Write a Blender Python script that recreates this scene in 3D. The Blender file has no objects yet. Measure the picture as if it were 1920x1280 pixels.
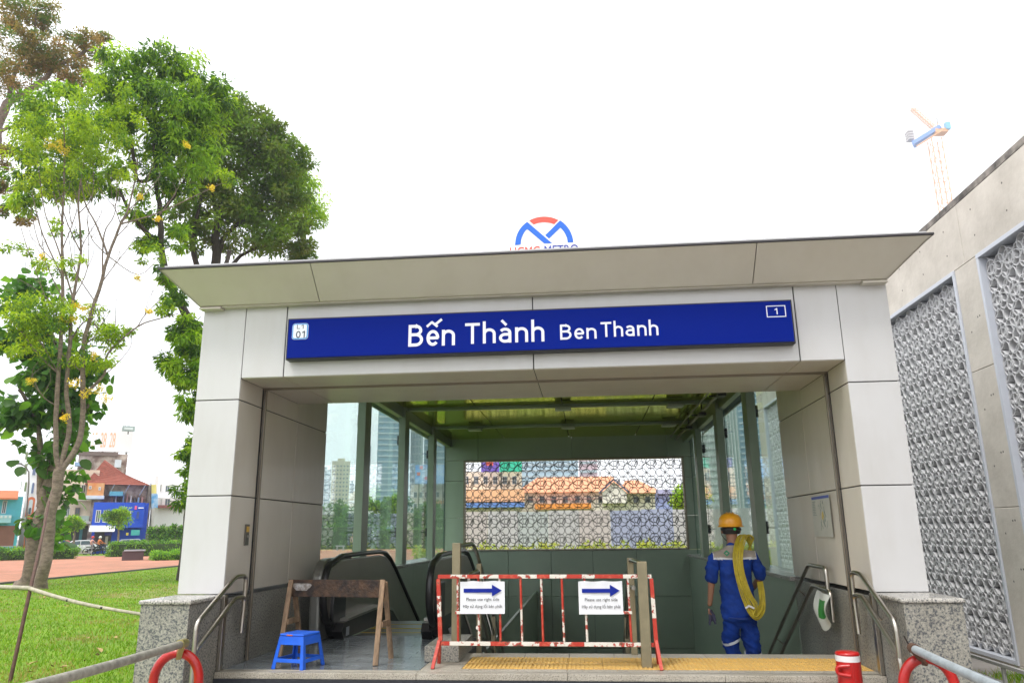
import bpy, bmesh, math, random
import numpy as np
from mathutils import Vector, Matrix, noise
random.seed(7); RNG = np.random.default_rng(7)
S = bpy.context.scene
COL = S.collection
R = math.radians
PI = math.pi

# ---------------------------------------------------------------- camera, sky, sun, exposure
CAMLOC = Vector((0.0, -6.6, 1.115))
PITCH, ROLL, YAW, FPX = 14.362, -0.616, -5.445, 1400.7
def cam_axes():
    p, r, y = R(PITCH), R(ROLL), R(YAW)
    f = Vector((math.sin(y)*math.cos(p), math.cos(y)*math.cos(p), math.sin(p)))
    rt = Vector((math.cos(y), -math.sin(y), 0)); up = rt.cross(f)
    return f, rt*math.cos(r)+up*math.sin(r), -rt*math.sin(r)+up*math.cos(r)
FW, RT, UP = cam_axes()
cd = bpy.data.cameras.new("camera"); cam = bpy.data.objects.new("camera", cd); COL.objects.link(cam)
cam.matrix_world = Matrix(((RT.x, UP.x, -FW.x, CAMLOC.x), (RT.y, UP.y, -FW.y, CAMLOC.y), (RT.z, UP.z, -FW.z, CAMLOC.z), (0, 0, 0, 1)))
cd.sensor_width = 36; cd.lens = FPX/1920*36; cd.clip_start = 0.05; cd.clip_end = 6000
S.camera = cam

SUN_EL, SUN_AZ = 58, 215          # azimuth measured clockwise from +Y
W = bpy.data.worlds.new("World"); S.world = W; W.use_nodes = True
nt = W.node_tree; nt.nodes.clear()
sky = nt.nodes.new("ShaderNodeTexSky"); sky.sky_type = 'NISHITA'; sky.sun_disc = False
sky.sun_elevation = R(SUN_EL); sky.sun_rotation = R(SUN_AZ); sky.dust_density = 6; sky.air_density = 1.2
hs = nt.nodes.new("ShaderNodeHueSaturation"); hs.inputs['Saturation'].default_value = 0.12
mx = nt.nodes.new("ShaderNodeMix"); mx.data_type = 'RGBA'; mx.inputs[0].default_value = 0.72
mx.inputs[7].default_value = (12.2, 12.4, 12.8, 1)      # thick even cloud layer
bg = nt.nodes.new("ShaderNodeBackground"); bg.inputs[1].default_value = 0.125
wo = nt.nodes.new("ShaderNodeOutputWorld")
nt.links.new(sky.outputs[0], hs.inputs['Color']); nt.links.new(hs.outputs[0], mx.inputs[6])
nt.links.new(mx.outputs[2], bg.inputs[0]); nt.links.new(bg.outputs[0], wo.inputs[0])
sd = bpy.data.lights.new("sun", 'SUN'); sd.energy = 1.3; sd.angle = R(12); sd.color = (1, .96, .9)
sun = bpy.data.objects.new("sun", sd); COL.objects.link(sun)
_d = Vector((math.sin(R(SUN_AZ))*math.cos(R(SUN_EL)), math.cos(R(SUN_AZ))*math.cos(R(SUN_EL)), math.sin(R(SUN_EL))))
sun.rotation_euler = _d.to_track_quat('Z', 'Y').to_euler(); sun.location = (0, -10, 30)
S.view_settings.view_transform = 'Standard'; S.view_settings.look = 'None'
S.view_settings.gamma = 1; S.view_settings.use_curve_mapping = False; S.view_settings.exposure = 0.75
S.render.engine = 'CYCLES'
S.cycles.use_denoising = True
S.cycles.max_bounces = 8; S.cycles.transparent_max_bounces = 24; S.cycles.diffuse_bounces = 4
S.cycles.glossy_bounces = 4; S.cycles.transmission_bounces = 6; S.cycles.volume_bounces = 0
S.cycles.caustics_reflective = False; S.cycles.caustics_refractive = False
S.cycles.sample_clamp_indirect = 6

# ---------------------------------------------------------------- measuring helpers (pixel of the photo -> metres)
def ray(px, py): return FW + RT*((px-960)/FPX) + UP*((640-py)/FPX)
def at_y(px, py, y):
    d = ray(px, py); return CAMLOC + d*((y-CAMLOC.y)/d.y)
def at_x(px, py, x):
    d = ray(px, py); return CAMLOC + d*((x-CAMLOC.x)/d.x)
def at_z(px, py, z):
    d = ray(px, py); return CAMLOC + d*((z-CAMLOC.z)/d.z)
def at_d(px, py, dist):
    d = ray(px, py); return CAMLOC + d*(dist/math.hypot(d.x, d.y))
GZ = -0.5

# ---------------------------------------------------------------- materials
MATS = {}
def nodes(m):
    m.use_nodes = True; t = m.node_tree; b = t.nodes.get("Principled BSDF"); return t, b
def mat(name, col, rough=.6, metal=0, var=0, vscale=6, bump=0, bscale=40, spec=.5, col2=None, detail=4, lo=.35, hi=.65, alpha=None, coat=0, stretch=None):
    if name in MATS: return MATS[name]
    m = bpy.data.materials.new(name); MATS[name] = m
    t, b = nodes(m)
    b.inputs['Base Color'].default_value = (*col, 1); b.inputs['Roughness'].default_value = rough
    b.inputs['Metallic'].default_value = metal; b.inputs['Specular IOR Level'].default_value = spec
    b.inputs['Coat Weight'].default_value = coat
    tc = t.nodes.new("ShaderNodeTexCoord"); src = tc.outputs['Object']
    if stretch:
        mp = t.nodes.new("ShaderNodeMapping"); mp.inputs['Scale'].default_value = stretch
        t.links.new(src, mp.inputs[0]); src = mp.outputs[0]
    if var or col2:
        n = t.nodes.new("ShaderNodeTexNoise"); n.inputs['Scale'].default_value = vscale; n.inputs['Detail'].default_value = detail
        n.inputs['Roughness'].default_value = .65
        r = t.nodes.new("ShaderNodeValToRGB"); r.color_ramp.elements[0].position = lo; r.color_ramp.elements[1].position = hi
        c1 = [c*(1-var) for c in col] if col2 is None else col2
        c2 = [min(1, c*(1+var)) for c in col] if col2 is None else col
        r.color_ramp.elements[0].color = (*c1, 1); r.color_ramp.elements[1].color = (*c2, 1)
        t.links.new(src, n.inputs['Vector']); t.links.new(n.outputs[0], r.inputs[0]); t.links.new(r.outputs[0], b.inputs['Base Color'])
    if bump:
        n2 = t.nodes.new("ShaderNodeTexNoise"); n2.inputs['Scale'].default_value = bscale; n2.inputs['Detail'].default_value = 6
        bp = t.nodes.new("ShaderNodeBump"); bp.inputs['Strength'].default_value = bump; bp.inputs['Distance'].default_value = .02
        t.links.new(src, n2.inputs['Vector']); t.links.new(n2.outputs[0], bp.inputs['Height']); t.links.new(bp.outputs[0], b.inputs['Normal'])
    return m

def granite(name, base, dark, light, scale=70, rough=.35, dlo=.42):
    m = bpy.data.materials.new(name); MATS[name] = m; t, b = nodes(m)
    tc = t.nodes.new("ShaderNodeTexCoord")
    n = t.nodes.new("ShaderNodeTexNoise"); n.inputs['Scale'].default_value = scale; n.inputs['Detail'].default_value = 3; n.inputs['Roughness'].default_value = .7
    r = t.nodes.new("ShaderNodeValToRGB"); e = r.color_ramp.elements
    e[0].position = dlo; e[0].color = (*dark, 1); e[1].position = dlo+.06; e[1].color = (*base, 1)
    x = e.new(.56); x.color = (*base, 1); x = e.new(.62); x.color = (*light, 1)
    n3 = t.nodes.new("ShaderNodeTexNoise"); n3.inputs['Scale'].default_value = 1.7; n3.inputs['Detail'].default_value = 5
    r3 = t.nodes.new("ShaderNodeValToRGB"); r3.color_ramp.elements[0].position = .3; r3.color_ramp.elements[0].color = (.72, .7, .66, 1); r3.color_ramp.elements[1].position = .6
    mm = t.nodes.new("ShaderNodeMix"); mm.data_type = 'RGBA'; mm.blend_type = 'MULTIPLY'; mm.inputs[0].default_value = 1
    t.links.new(tc.outputs['Object'], n.inputs['Vector']); t.links.new(tc.outputs['Object'], n3.inputs['Vector'])
    t.links.new(n.outputs[0], r.inputs[0]); t.links.new(n3.outputs[0], r3.inputs[0])
    t.links.new(r.outputs[0], mm.inputs[6]); t.links.new(r3.outputs[0], mm.inputs[7]); t.links.new(mm.outputs[2], b.inputs['Base Color'])
    b.inputs['Roughness'].default_value = rough
    return m

def worn_paint(name, col, under, rust, amount=.5, scale=22):
    """paint with chips that show an older coat and rust"""
    m = bpy.data.materials.new(name); MATS[name] = m; t, b = nodes(m)
    tc = t.nodes.new("ShaderNodeTexCoord")
    n = t.nodes.new("ShaderNodeTexNoise"); n.inputs['Scale'].default_value = scale; n.inputs['Detail'].default_value = 6; n.inputs['Roughness'].default_value = .6
    r = t.nodes.new("ShaderNodeValToRGB"); r.color_ramp.interpolation = 'CONSTANT'; e = r.color_ramp.elements
    e[0].position = 0; e[0].color = (*rust, 1); e[1].position = amount-.10; e[1].color = (*under, 1)
    x = e.new(amount); x.color = (*col, 1)
    t.links.new(tc.outputs['Object'], n.inputs['Vector']); t.links.new(n.outputs[0], r.inputs[0]); t.links.new(r.outputs[0], b.inputs['Base Color'])
    bp = t.nodes.new("ShaderNodeBump"); bp.inputs['Strength'].default_value = .3; bp.inputs['Distance'].default_value = .003
    t.links.new(r.outputs[0], bp.inputs['Height']); t.links.new(bp.outputs[0], b.inputs['Normal'])
    b.inputs['Roughness'].default_value = .5
    return m

def leafmat(name, col, trans=.35, rough=.5, tcol=None):
    m = bpy.data.materials.new(name); MATS[name] = m; t, b = nodes(m)
    b.inputs['Roughness'].default_value = rough; b.inputs['Specular IOR Level'].default_value = .3
    tc = t.nodes.new("ShaderNodeTexCoord"); n = t.nodes.new("ShaderNodeTexNoise"); n.inputs['Scale'].default_value = 2.3; n.inputs['Detail'].default_value = 5
    r = t.nodes.new("ShaderNodeValToRGB"); r.color_ramp.elements[0].position = .3; r.color_ramp.elements[1].position = .7
    r.color_ramp.elements[0].color = (col[0]*.7, col[1]*.75, col[2]*.8, 1); r.color_ramp.elements[1].color = (col[0]*1.3, col[1]*1.2, col[2], 1)
    t.links.new(tc.outputs['Object'], n.inputs['Vector']); t.links.new(n.outputs[0], r.inputs[0]); t.links.new(r.outputs[0], b.inputs['Base Color'])
    tr = t.nodes.new("ShaderNodeBsdfTranslucent"); tcol = tcol or (min(1, col[0]*2.0), min(1, col[1]*1.9), col[2]*.8)
    tr.inputs[0].default_value = (*tcol, 1)
    ms = t.nodes.new("ShaderNodeMixShader"); ms.inputs[0].default_value = trans
    out = t.nodes.get("Material Output")
    t.links.new(b.outputs[0], ms.inputs[1]); t.links.new(tr.outputs[0], ms.inputs[2]); t.links.new(ms.outputs[0], out.inputs[0])
    return m

def glassmat(name, tint, ior=1.5, refl=1.0):
    m = bpy.data.materials.new(name); MATS[name] = m; m.use_nodes = True; t = m.node_tree; t.nodes.clear()
    out = t.nodes.new("ShaderNodeOutputMaterial"); tr = t.nodes.new("ShaderNodeBsdfTransparent"); tr.inputs[0].default_value = (*tint, 1)
    gl = t.nodes.new("ShaderNodeBsdfGlossy"); gl.inputs['Roughness'].default_value = .01; gl.inputs[0].default_value = (refl, refl, refl, 1)
    fr = t.nodes.new("ShaderNodeFresnel"); fr.inputs[0].default_value = ior
    ms = t.nodes.new("ShaderNodeMixShader")
    ge = t.nodes.new("ShaderNodeNewGeometry"); ma = t.nodes.new("ShaderNodeMath"); ma.operation = 'MULTIPLY_ADD'      # both faces of a pane meet air
    ma.inputs[1].default_value = 1/ior-ior; ma.inputs[2].default_value = ior
    t.links.new(ge.outputs['Backfacing'], ma.inputs[0]); t.links.new(ma.outputs[0], fr.inputs[0])
    t.links.new(fr.outputs[0], ms.inputs[0]); t.links.new(tr.outputs[0], ms.inputs[1]); t.links.new(gl.outputs[0], ms.inputs[2]); t.links.new(ms.outputs[0], out.inputs[0])
    return m

# ---------------------------------------------------------------- object helpers
def link(o, parent=None):
    COL.objects.link(o)
    if parent is not None: o.parent = parent
    return o
def tag(o, label=None, cat=None, group=None, kind=None):
    if label: o['label'] = label
    if cat: o['category'] = cat
    if group: o['group'] = group
    if kind: o['kind'] = kind
    return o
def thing(name, label, cat, loc=(0, 0, 0), rz=0, group=None):
    o = bpy.data.objects.new(name, None); o.empty_display_size = .1
    o.location = loc; o.rotation_euler = (0, 0, rz); link(o); return tag(o, label, cat, group)
def copy_obj(o, parent, loc=None):
    c = o.copy(); COL.objects.link(c); c.parent = parent
    if loc is not None: c.location = loc
    return c
def copy_tree(o, parent=None):
    kids = list(o.children)
    c = o.copy(); COL.objects.link(c); c.parent = parent
    for k in kids: copy_tree(k, c)
    return c

class MB:
    """collects simple shapes and links them as one mesh object"""
    def __init__(s): s.v = []; s.f = []; s.m = []; s.sm = []
    def add(s, vs, fs, mi=0, smooth=False):
        o = len(s.v); s.v.extend([tuple(v) for v in vs])
        for f in fs: s.f.append([i+o for i in f]); s.m.append(mi); s.sm.append(smooth)
        return s
    def box(s, x0, x1, y0, y1, z0, z1, mi=0, M=None):
        if x0 > x1: x0, x1 = x1, x0
        if y0 > y1: y0, y1 = y1, y0
        if z0 > z1: z0, z1 = z1, z0
        vs = [(x, y, z) for z in (z0, z1) for y in (y0, y1) for x in (x0, x1)]
        if M is not None: vs = [M @ Vector(v) for v in vs]
        return s.add(vs, [(0, 2, 3, 1), (4, 5, 7, 6), (0, 1, 5, 4), (2, 6, 7, 3), (0, 4, 6, 2), (1, 3, 7, 5)], mi)
    def prism(s, pts, axis, a, b, mi=0):
        """closed polygon in the plane normal to axis, extruded a..b; pts are the other two coordinates in xyz order"""
        def mk(p, t):
            if axis == 'x': return (t, p[0], p[1])
            if axis == 'y': return (p[0], t, p[1])
            return (p[0], p[1], t)
        n = len(pts); ar = sum(pts[i][0]*pts[(i+1) % n][1]-pts[(i+1) % n][0]*pts[i][1] for i in range(n))
        flip = (ar > 0) ^ (axis == 'y')
        vs = [mk(p, a) for p in pts]+[mk(p, b) for p in pts]
        fs = [list(range(n)), list(range(2*n-1, n-1, -1))]+[(i, n+i, n+(i+1) % n, (i+1) % n) for i in range(n)]
        if flip: fs = [list(reversed(f)) for f in fs]
        return s.add(vs, fs, mi)
    def tube(s, pts, r, seg=10, mi=0, closed=False, smooth=True, cap=True, flat=None):
        pts = [Vector(p) for p in pts]; n = len(pts); rs = r if isinstance(r, (list, tuple)) else [r]*n
        T = []
        for i in range(n):
            if closed: d = pts[(i+1) % n]-pts[i-1]
            else: d = pts[min(i+1, n-1)]-pts[max(i-1, 0)]
            T.append(d.normalized() if d.length > 1e-9 else Vector((0, 0, 1)))
        ref = Vector((0, 0, 1)) if abs(T[0].z) < .9 else Vector((1, 0, 0))
        nrm = (ref-T[0]*ref.dot(T[0])).normalized(); vs = []
        for i in range(n):
            nrm = (nrm-T[i]*nrm.dot(T[i]))
            nrm = nrm.normalized() if nrm.length > 1e-6 else T[i].orthogonal().normalized()
            bn = T[i].cross(nrm)
            for k in range(seg):
                a = 2*PI*k/seg
                fx, fy = (1, 1) if flat is None else flat
                vs.append(pts[i]+nrm*(math.cos(a)*rs[i]*fx)+bn*(math.sin(a)*rs[i]*fy))
        fs = []
        m = n if closed else n-1
        for i in range(m):
            j = (i+1) % n
            for k in range(seg):
                k2 = (k+1) % seg; fs.append((i*seg+k, i*seg+k2, j*seg+k2, j*seg+k))
        s.add(vs, fs, mi, smooth)
        if not closed and cap:
            s.add(vs[:seg], [list(range(seg-1, -1, -1))], mi); s.add(vs[-seg:], [list(range(seg))], mi)
        return s
    def bar(s, a, b, w, d, mi=0, up=(0, 0, 1)):
        """rectangular bar from a to b"""
        a, b = Vector(a), Vector(b); t = (b-a).normalized(); u = Vector(up)
        if abs(t.dot(u)) > .95: u = Vector((0, 1, 0)) if abs(t.y) < .9 else Vector((1, 0, 0))
        x = t.cross(u).normalized(); y = x.cross(t).normalized(); vs = []
        for p in (a, b):
            for sx, sy in ((-1, -1), (1, -1), (1, 1), (-1, 1)): vs.append(p+x*(sx*w/2)+y*(sy*d/2))
        return s.add(vs, [(0, 1, 2, 3), (7, 6, 5, 4), (0, 4, 5, 1), (1, 5, 6, 2), (2, 6, 7, 3), (3, 7, 4, 0)], mi)
    def lathe(s, prof, seg=20, c=(0, 0, 0), mi=0, smooth=True):
        vs = []; n = len(prof)
        for r_, z in prof:
            for k in range(seg):
                a = 2*PI*k/seg; vs.append((c[0]+r_*math.cos(a), c[1]+r_*math.sin(a), c[2]+z))
        fs = [(i*seg+k, i*seg+(k+1) % seg, (i+1)*seg+(k+1) % seg, (i+1)*seg+k) for i in range(n-1) for k in range(seg)]
        s.add(vs, fs, mi, smooth)
        s.add(vs[:seg], [list(range(seg-1, -1, -1))], mi); s.add(vs[-seg:], [list(range(seg))], mi)
        return s
    def build(s, name, mats, parent=None, bevel=0, **kw):
        me = bpy.data.meshes.new(name); me.from_pydata(s.v, [], s.f)
        if not isinstance(mats, (list, tuple)): mats = [mats]
        for m in mats: me.materials.append(m)
        me.polygons.foreach_set('material_index', s.m); me.polygons.foreach_set('use_smooth', s.sm)
        me.update()
        o = bpy.data.objects.new(name, me); link(o, parent)
        if bevel:
            bv = o.modifiers.new("bevel", 'BEVEL'); bv.width = bevel; bv.segments = 2; bv.limit_method = 'ANGLE'; bv.angle_limit = R(40)
            bv.harden_normals = False
        return tag(o, **kw)

def ring(cx, cz, r, n=32, a0=0, a1=2*PI):
    return [(cx+r*math.cos(a0+(a1-a0)*i/n), cz+r*math.sin(a0+(a1-a0)*i/n)) for i in range(n+(0 if abs(a1-a0-2*PI) < 1e-6 else 1))]

def mesh_arrays(name, V, F, mats, parent=None, mi=None, smooth=False, **kw):
    """fast mesh from numpy arrays; F is (n,3) or (n,4)"""
    me = bpy.data.meshes.new(name); k = F.shape[1]
    me.vertices.add(len(V)); me.vertices.foreach_set('co', np.ascontiguousarray(V, dtype=np.float32).ravel())
    me.loops.add(F.size); me.loops.foreach_set('vertex_index', np.ascontiguousarray(F, dtype=np.int32).ravel())
    me.polygons.add(len(F)); me.polygons.foreach_set('loop_start', np.arange(0, F.size, k, dtype=np.int32))
    if mi is not None: me.polygons.foreach_set('material_index', np.asarray(mi, dtype=np.int32))
    if smooth: me.polygons.foreach_set('use_smooth', np.ones(len(F), dtype=bool))
    for m in (mats if isinstance(mats, (list, tuple)) else [mats]): me.materials.append(m)
    me.update(calc_edges=True); me.validate()
    o = bpy.data.objects.new(name, me); link(o, parent); return tag(o, **kw)

def text(body, name, m, o, U, V, w=None, h=None, parent=None, extrude=.004, align='LEFT', offset=0.0, **kw):
    """flat lettering laid from point o along U (reading direction) and V (up), fitted to width w and/or height h"""
    cu = bpy.data.curves.new(name, 'FONT'); cu.body = body; cu.size = 1; cu.offset = offset; cu.resolution_u = 4
    ob = bpy.data.objects.new(name, cu); COL.objects.link(ob)
    dg = bpy.context.evaluated_depsgraph_get(); ev = ob.evaluated_get(dg); me0 = ev.to_mesh()
    co = [tuple(v.co) for v in me0.vertices]; fa = [list(p.vertices) for p in me0.polygons]; ev.to_mesh_clear()
    COL.objects.unlink(ob); bpy.data.objects.remove(ob); bpy.data.curves.remove(cu)
    if not co: return None
    xs = [c[0] for c in co]; ys = [c[1] for c in co]; x0, x1, y0, y1 = min(xs), max(xs), min(ys), max(ys)
    sx = (w/(x1-x0)) if w else None; sy = (h/(y1-y0)) if h else None
    if sx is None: sx = sy
    if sy is None: sy = sx
    U, V, o = Vector(U).normalized(), Vector(V).normalized(), Vector(o); N = U.cross(V)
    n = len(co)
    vs = [o+U*((c[0]-x0)*sx)+V*((c[1]-y0)*sy)+N*extrude for c in co]
    mb = MB(); mb.add(vs, fa)
    return mb.build(name, m, parent, **kw)

def polyplate(pts2, o, U, V, t=.004):
    """thin raised flat plate from 2D points"""
    U, V, o = Vector(U).normalized(), Vector(V).normalized(), Vector(o); N = U.cross(V)
    n = len(pts2); vs = [o+U*a+V*b+N*t for a, b in pts2]+[o+U*a+V*b for a, b in pts2]
    ar = sum(pts2[i][0]*pts2[(i+1) % n][1]-pts2[(i+1) % n][0]*pts2[i][1] for i in range(n))
    top = list(range(n)); 
    fs = [top]+[(n+i, n+(i+1) % n, (i+1) % n, i) for i in range(n)]
    if ar < 0: fs = [list(reversed(f)) for f in fs]
    return vs, fs
# ---------------------------------------------------------------- materials used
def clad_mat(name, c):
    m = mat(name, c, .42, coat=.15); t, b = nodes(m); tc = t.nodes.new("ShaderNodeNewGeometry")
    mp = t.nodes.new("ShaderNodeMapping"); mp.inputs['Scale'].default_value = (3.2, 3.2, .8); n = t.nodes.new("ShaderNodeTexNoise"); n.inputs['Scale'].default_value = 1; n.inputs['Detail'].default_value = 7; n.inputs['Roughness'].default_value = .7
    n2 = t.nodes.new("ShaderNodeTexNoise"); n2.inputs['Scale'].default_value = .9; n2.inputs['Detail'].default_value = 6
    r = t.nodes.new("ShaderNodeValToRGB"); e = r.color_ramp.elements; e[0].position = .30; e[0].color = (c[0]*.90, c[1]*.885, c[2]*.86, 1); e[1].position = .55; e[1].color = (*c, 1)
    mi_ = t.nodes.new("ShaderNodeMath"); mi_.operation = 'MULTIPLY_ADD'; mi_.inputs[1].default_value = .55
    t.links.new(tc.outputs['Position'], mp.inputs[0]); t.links.new(mp.outputs[0], n.inputs['Vector']); t.links.new(tc.outputs['Position'], n2.inputs['Vector'])
    h = t.nodes.new("ShaderNodeMath"); h.operation = 'MULTIPLY'; h.inputs[1].default_value = .45; t.links.new(n2.outputs[0], h.inputs[0])
    t.links.new(n.outputs[0], mi_.inputs[0]); t.links.new(h.outputs[0], mi_.inputs[2]); t.links.new(mi_.outputs[0], r.inputs[0]); t.links.new(r.outputs[0], b.inputs['Base Color'])
    rr_ = t.nodes.new("ShaderNodeMapRange"); rr_.inputs[3].default_value = .52; rr_.inputs[4].default_value = .30; t.links.new(mi_.outputs[0], rr_.inputs[0]); t.links.new(rr_.outputs[0], b.inputs['Roughness'])
    bp = t.nodes.new("ShaderNodeBump"); bp.inputs['Strength'].default_value = .12; bp.inputs['Distance'].default_value = .02; t.links.new(n2.outputs[0], bp.inputs['Height']); t.links.new(bp.outputs[0], b.inputs['Normal'])
    return m
clad = clad_mat('cladding', (.59, .585, .585))
clad_bounce = clad_mat('cladding_warm_bounce', (.60, .555, .48))  # same cladding, with warm light bounced off the ground put into its colour
joint = mat('joint_sealant', (.10, .10, .10), .8)
steel = mat('brushed_steel', (.46, .43, .38), .28, 1.0, var=.06, vscale=9)
steel_dk = mat('dark_steel', (.16, .15, .13), .35, .9)
bronze = mat('bronze_frame', (.27, .23, .18), .4, .7)
black = mat('black_rubber', (.012, .012, .013), .35)
blackp = mat('black_plastic', (.02, .02, .02), .4)
green = mat('green_panel', (.32, .38, .295), .35, .1, var=.05, vscale=.7)
post_m = mat('post_paint', (.25, .30, .225), .4, .1, var=.05, vscale=1.2)
ceil_m = mat('gloss_ceiling_refl_tint', (.74, .78, .24), .10, .9, bump=.04, bscale=5)  # yellow-green of the mirrored surroundings is put into the metal's colour and tint
ceil_m.node_tree.nodes['Principled BSDF'].inputs['Specular Tint'].default_value = (.78, .82, .30, 1)
gran = granite('grey_granite', (.31, .30, .265), (.095, .10, .11), (.43, .41, .35), 62)
gran_cap = granite('grey_granite_cap', (.50, .48, .44), (.10, .10, .11), (.66, .63, .57), 75, .22)
gran_fl = granite('floor_granite', (.46, .42, .35), (.2, .185, .16), (.5, .47, .41), 110, .4)
tile_m = mat('wet_floor_tile', (.17, .19, .20), .16, var=.25, vscale=5)
tact = mat('tactile_yellow', (.72, .45, .11), .6, vscale=9, col2=(.58, .38, .13), bump=.2)
nosing = mat('black_nosing', (.02, .022, .03), .5)
glass = glassmat('tinted_glass', (.88, .97, .95))
glass_edge = mat('glass_edge', (.03, .10, .08), .2)
glass_cl = glassmat('clear_glass', (.9, .95, .94))
dark_in = mat('dark_interior', (.03, .035, .03), .8)

XL0, XL1, XR0, XR1 = -3.61, -3.19, 2.285, 2.71      # pillar faces
ZP, ZS, ZF = .62, 2.547, 3.24                       # plinth top, soffit, fascia foot
YR, YE, YB = 1.46, 2.42, 11.4                       # lintel back, pillar back, rear wall
ZC = 3.33                                           # ceiling
G = .005                                            # half joint

ent = thing('station_entrance', 'metro entrance pavilion clad in pale panels with slanted roof edge and open stair hall', 'station entrance', (0, 0, 0))
def panel(x0, x1, y0, y1, z0, z1, m=clad, name='cladding_panel', bev=.004, parent=None):
    return MB().box(x0, x1, y0, y1, z0, z1).build(name, m, parent or ent, bevel=bev)

# core of the pillars and lintel (dark, seen only in the joints)
core = MB()
for a, b in ((XL0, XL1), (XR0, XR1)): core.box(a+.012, b-.012, .012, YE-.012, ZP+.002, ZF-.002)
core.box(XL1+.02, XR0-.02, .012, YR-.012, ZS+.012, ZF-.002)
core.build('inner_core', joint, ent)
zs = [ZP, 1.468, 2.345, ZF]
for a, b, inner in ((XL0, XL1, XL1), (XR0, XR1, XR0)):
    for i in range(3):
        z0, z1 = zs[i]+(G if i else .004), zs[i+1]-G
        panel(a, b, -.004, .010, z0, z1)                                    # front
        outer = a if inner == b else b
        so = -1 if outer == a else 1
        for j in range(2):
            y0, y1 = (.012, .5*YE) if j == 0 else (.5*YE+.01, YE)
            panel(outer-.010*(so > 0), outer+.010*(so < 0), y0, y1, z0, z1)          # outside
        zt = z1 if i < 2 else ZS-.002
        for y0, y1 in ((.012, .498), (.552, 1.45), (1.458, YE)):
            zz = ZC if (y0 > 1.45 and i == 2) else zt
            panel(inner-.012*(so < 0), inner+.012*(so > 0), y0, y1, z0, zz, clad_bounce)
        panel(a+.012, b-.012, YE-.01, YE+.004, z0, z1, green)
# lintel face, soffit
xs = [XL1, -2.779, -.435, 1.908, XR0]
for i in range(4):
    panel(xs[i]+G, xs[i+1]-G, -.002, .012, ZS+.002, ZF)
    for y0, y1 in ((.012, .492), (.558, YR)):
        panel(xs[i]+.004, xs[i+1]-.004, y0, y1, ZS-.004, ZS+.010, clad_bounce, 'soffit_panel')
    panel(xs[i]+.003, xs[i+1]-.003, YR+.001, YR+.015, ZS+.002, ZC, clad_bounce)
MB().box(XL1, XR0, .494, .556, ZS-.014, ZS+.006).box(XL1, XR0, .512, .522, ZS-.022, ZS-.014).build('shutter_track', bronze, ent)
for x in (XL1+.022, XR0-.022):
    MB().box(x-.013, x+.013, .512, .540, 0.004, ZS-.016).box(x-.004, x+.004, .504, .512, 0.004, ZS-.02, 1).build('shutter_jamb', [bronze, steel_dk], ent, bevel=.003)
for x in (XL1+.016, XR0-.016):
    MB().box(x-.016, x+.016, -.03, .03, 0.004, ZP-.004).build('steel_edge_strip', steel, ent, bevel=.003)

# roof with mitred, outward leaning fascia
FZ0, FZ1, FO = ZF, 3.512, .262        # foot height, rim height, how far it leans out
FY0 = -.10
def fx(x, z):                         # outward offset at height
    return FO*(z-FZ0)/(FZ1-FZ0)
rimY = FY0-.29
xl0, xr0, xl1, xr1 = -3.62, 2.70, -3.875, 2.985
xsf = [None, at_y(590, 530, -.25).x, .05 , at_y(1415, 490, -.25).x, None]
def lerp(a, b, t): return a+(b-a)*t
cuts = [0, (xsf[1]-xl0)/(xr0-xl0), (xsf[3]-xl0)/(xr0-xl0), 1]
for i in range(3):
    t0, t1 = cuts[i]+(.0006 if i else 0), cuts[i+1]-(.0006 if i < 2 else 0)
    b0, b1 = lerp(xl0, xr0, t0), lerp(xl0, xr0, t1); c0, c1 = (b0 if i else xl1), (b1 if i < 2 else xr1)
    MB().add([(b0, FY0, FZ0), (b1, FY0, FZ0), (c1, rimY, FZ1), (c0, rimY, FZ1), (b0, FY0+.02, FZ0+.004), (b1, FY0+.02, FZ0+.004), (c1, rimY+.02, FZ1), (c0, rimY+.02, FZ1)],
             [(0, 1, 2, 3), (7, 6, 5, 4), (0, 4, 5, 1), (1, 5, 6, 2), (2, 6, 7, 3), (3, 7, 4, 0)]).build('fascia_panel', clad_bounce, ent)
YRF = 12.0
for s, b, c in ((-1, xl0, xl1), (1, xr0, xr1)):
    yy = [FY0, 4.0, 8.0, YRF]; yc = [rimY, 4.0, 8.0, YRF+.3]
    for i in range(3):
        g = .004 if i else 0
        v = [(b, yy[i]+g, FZ0), (b, yy[i+1]-.004, FZ0), (c, yc[i+1]-.004, FZ1), (c, yc[i]+g, FZ1)]
        v2 = [(x-s*.02, y, z) for x, y, z in v]
        f = [(0, 1, 2, 3), (7, 6, 5, 4), (0, 4, 5, 1), (1, 5, 6, 2), (2, 6, 7, 3), (3, 7, 4, 0)]
        if s < 0: f = [tuple(reversed(q)) for q in f]
        MB().add(v+v2, f).build('fascia_panel', clad_bounce, ent)
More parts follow.
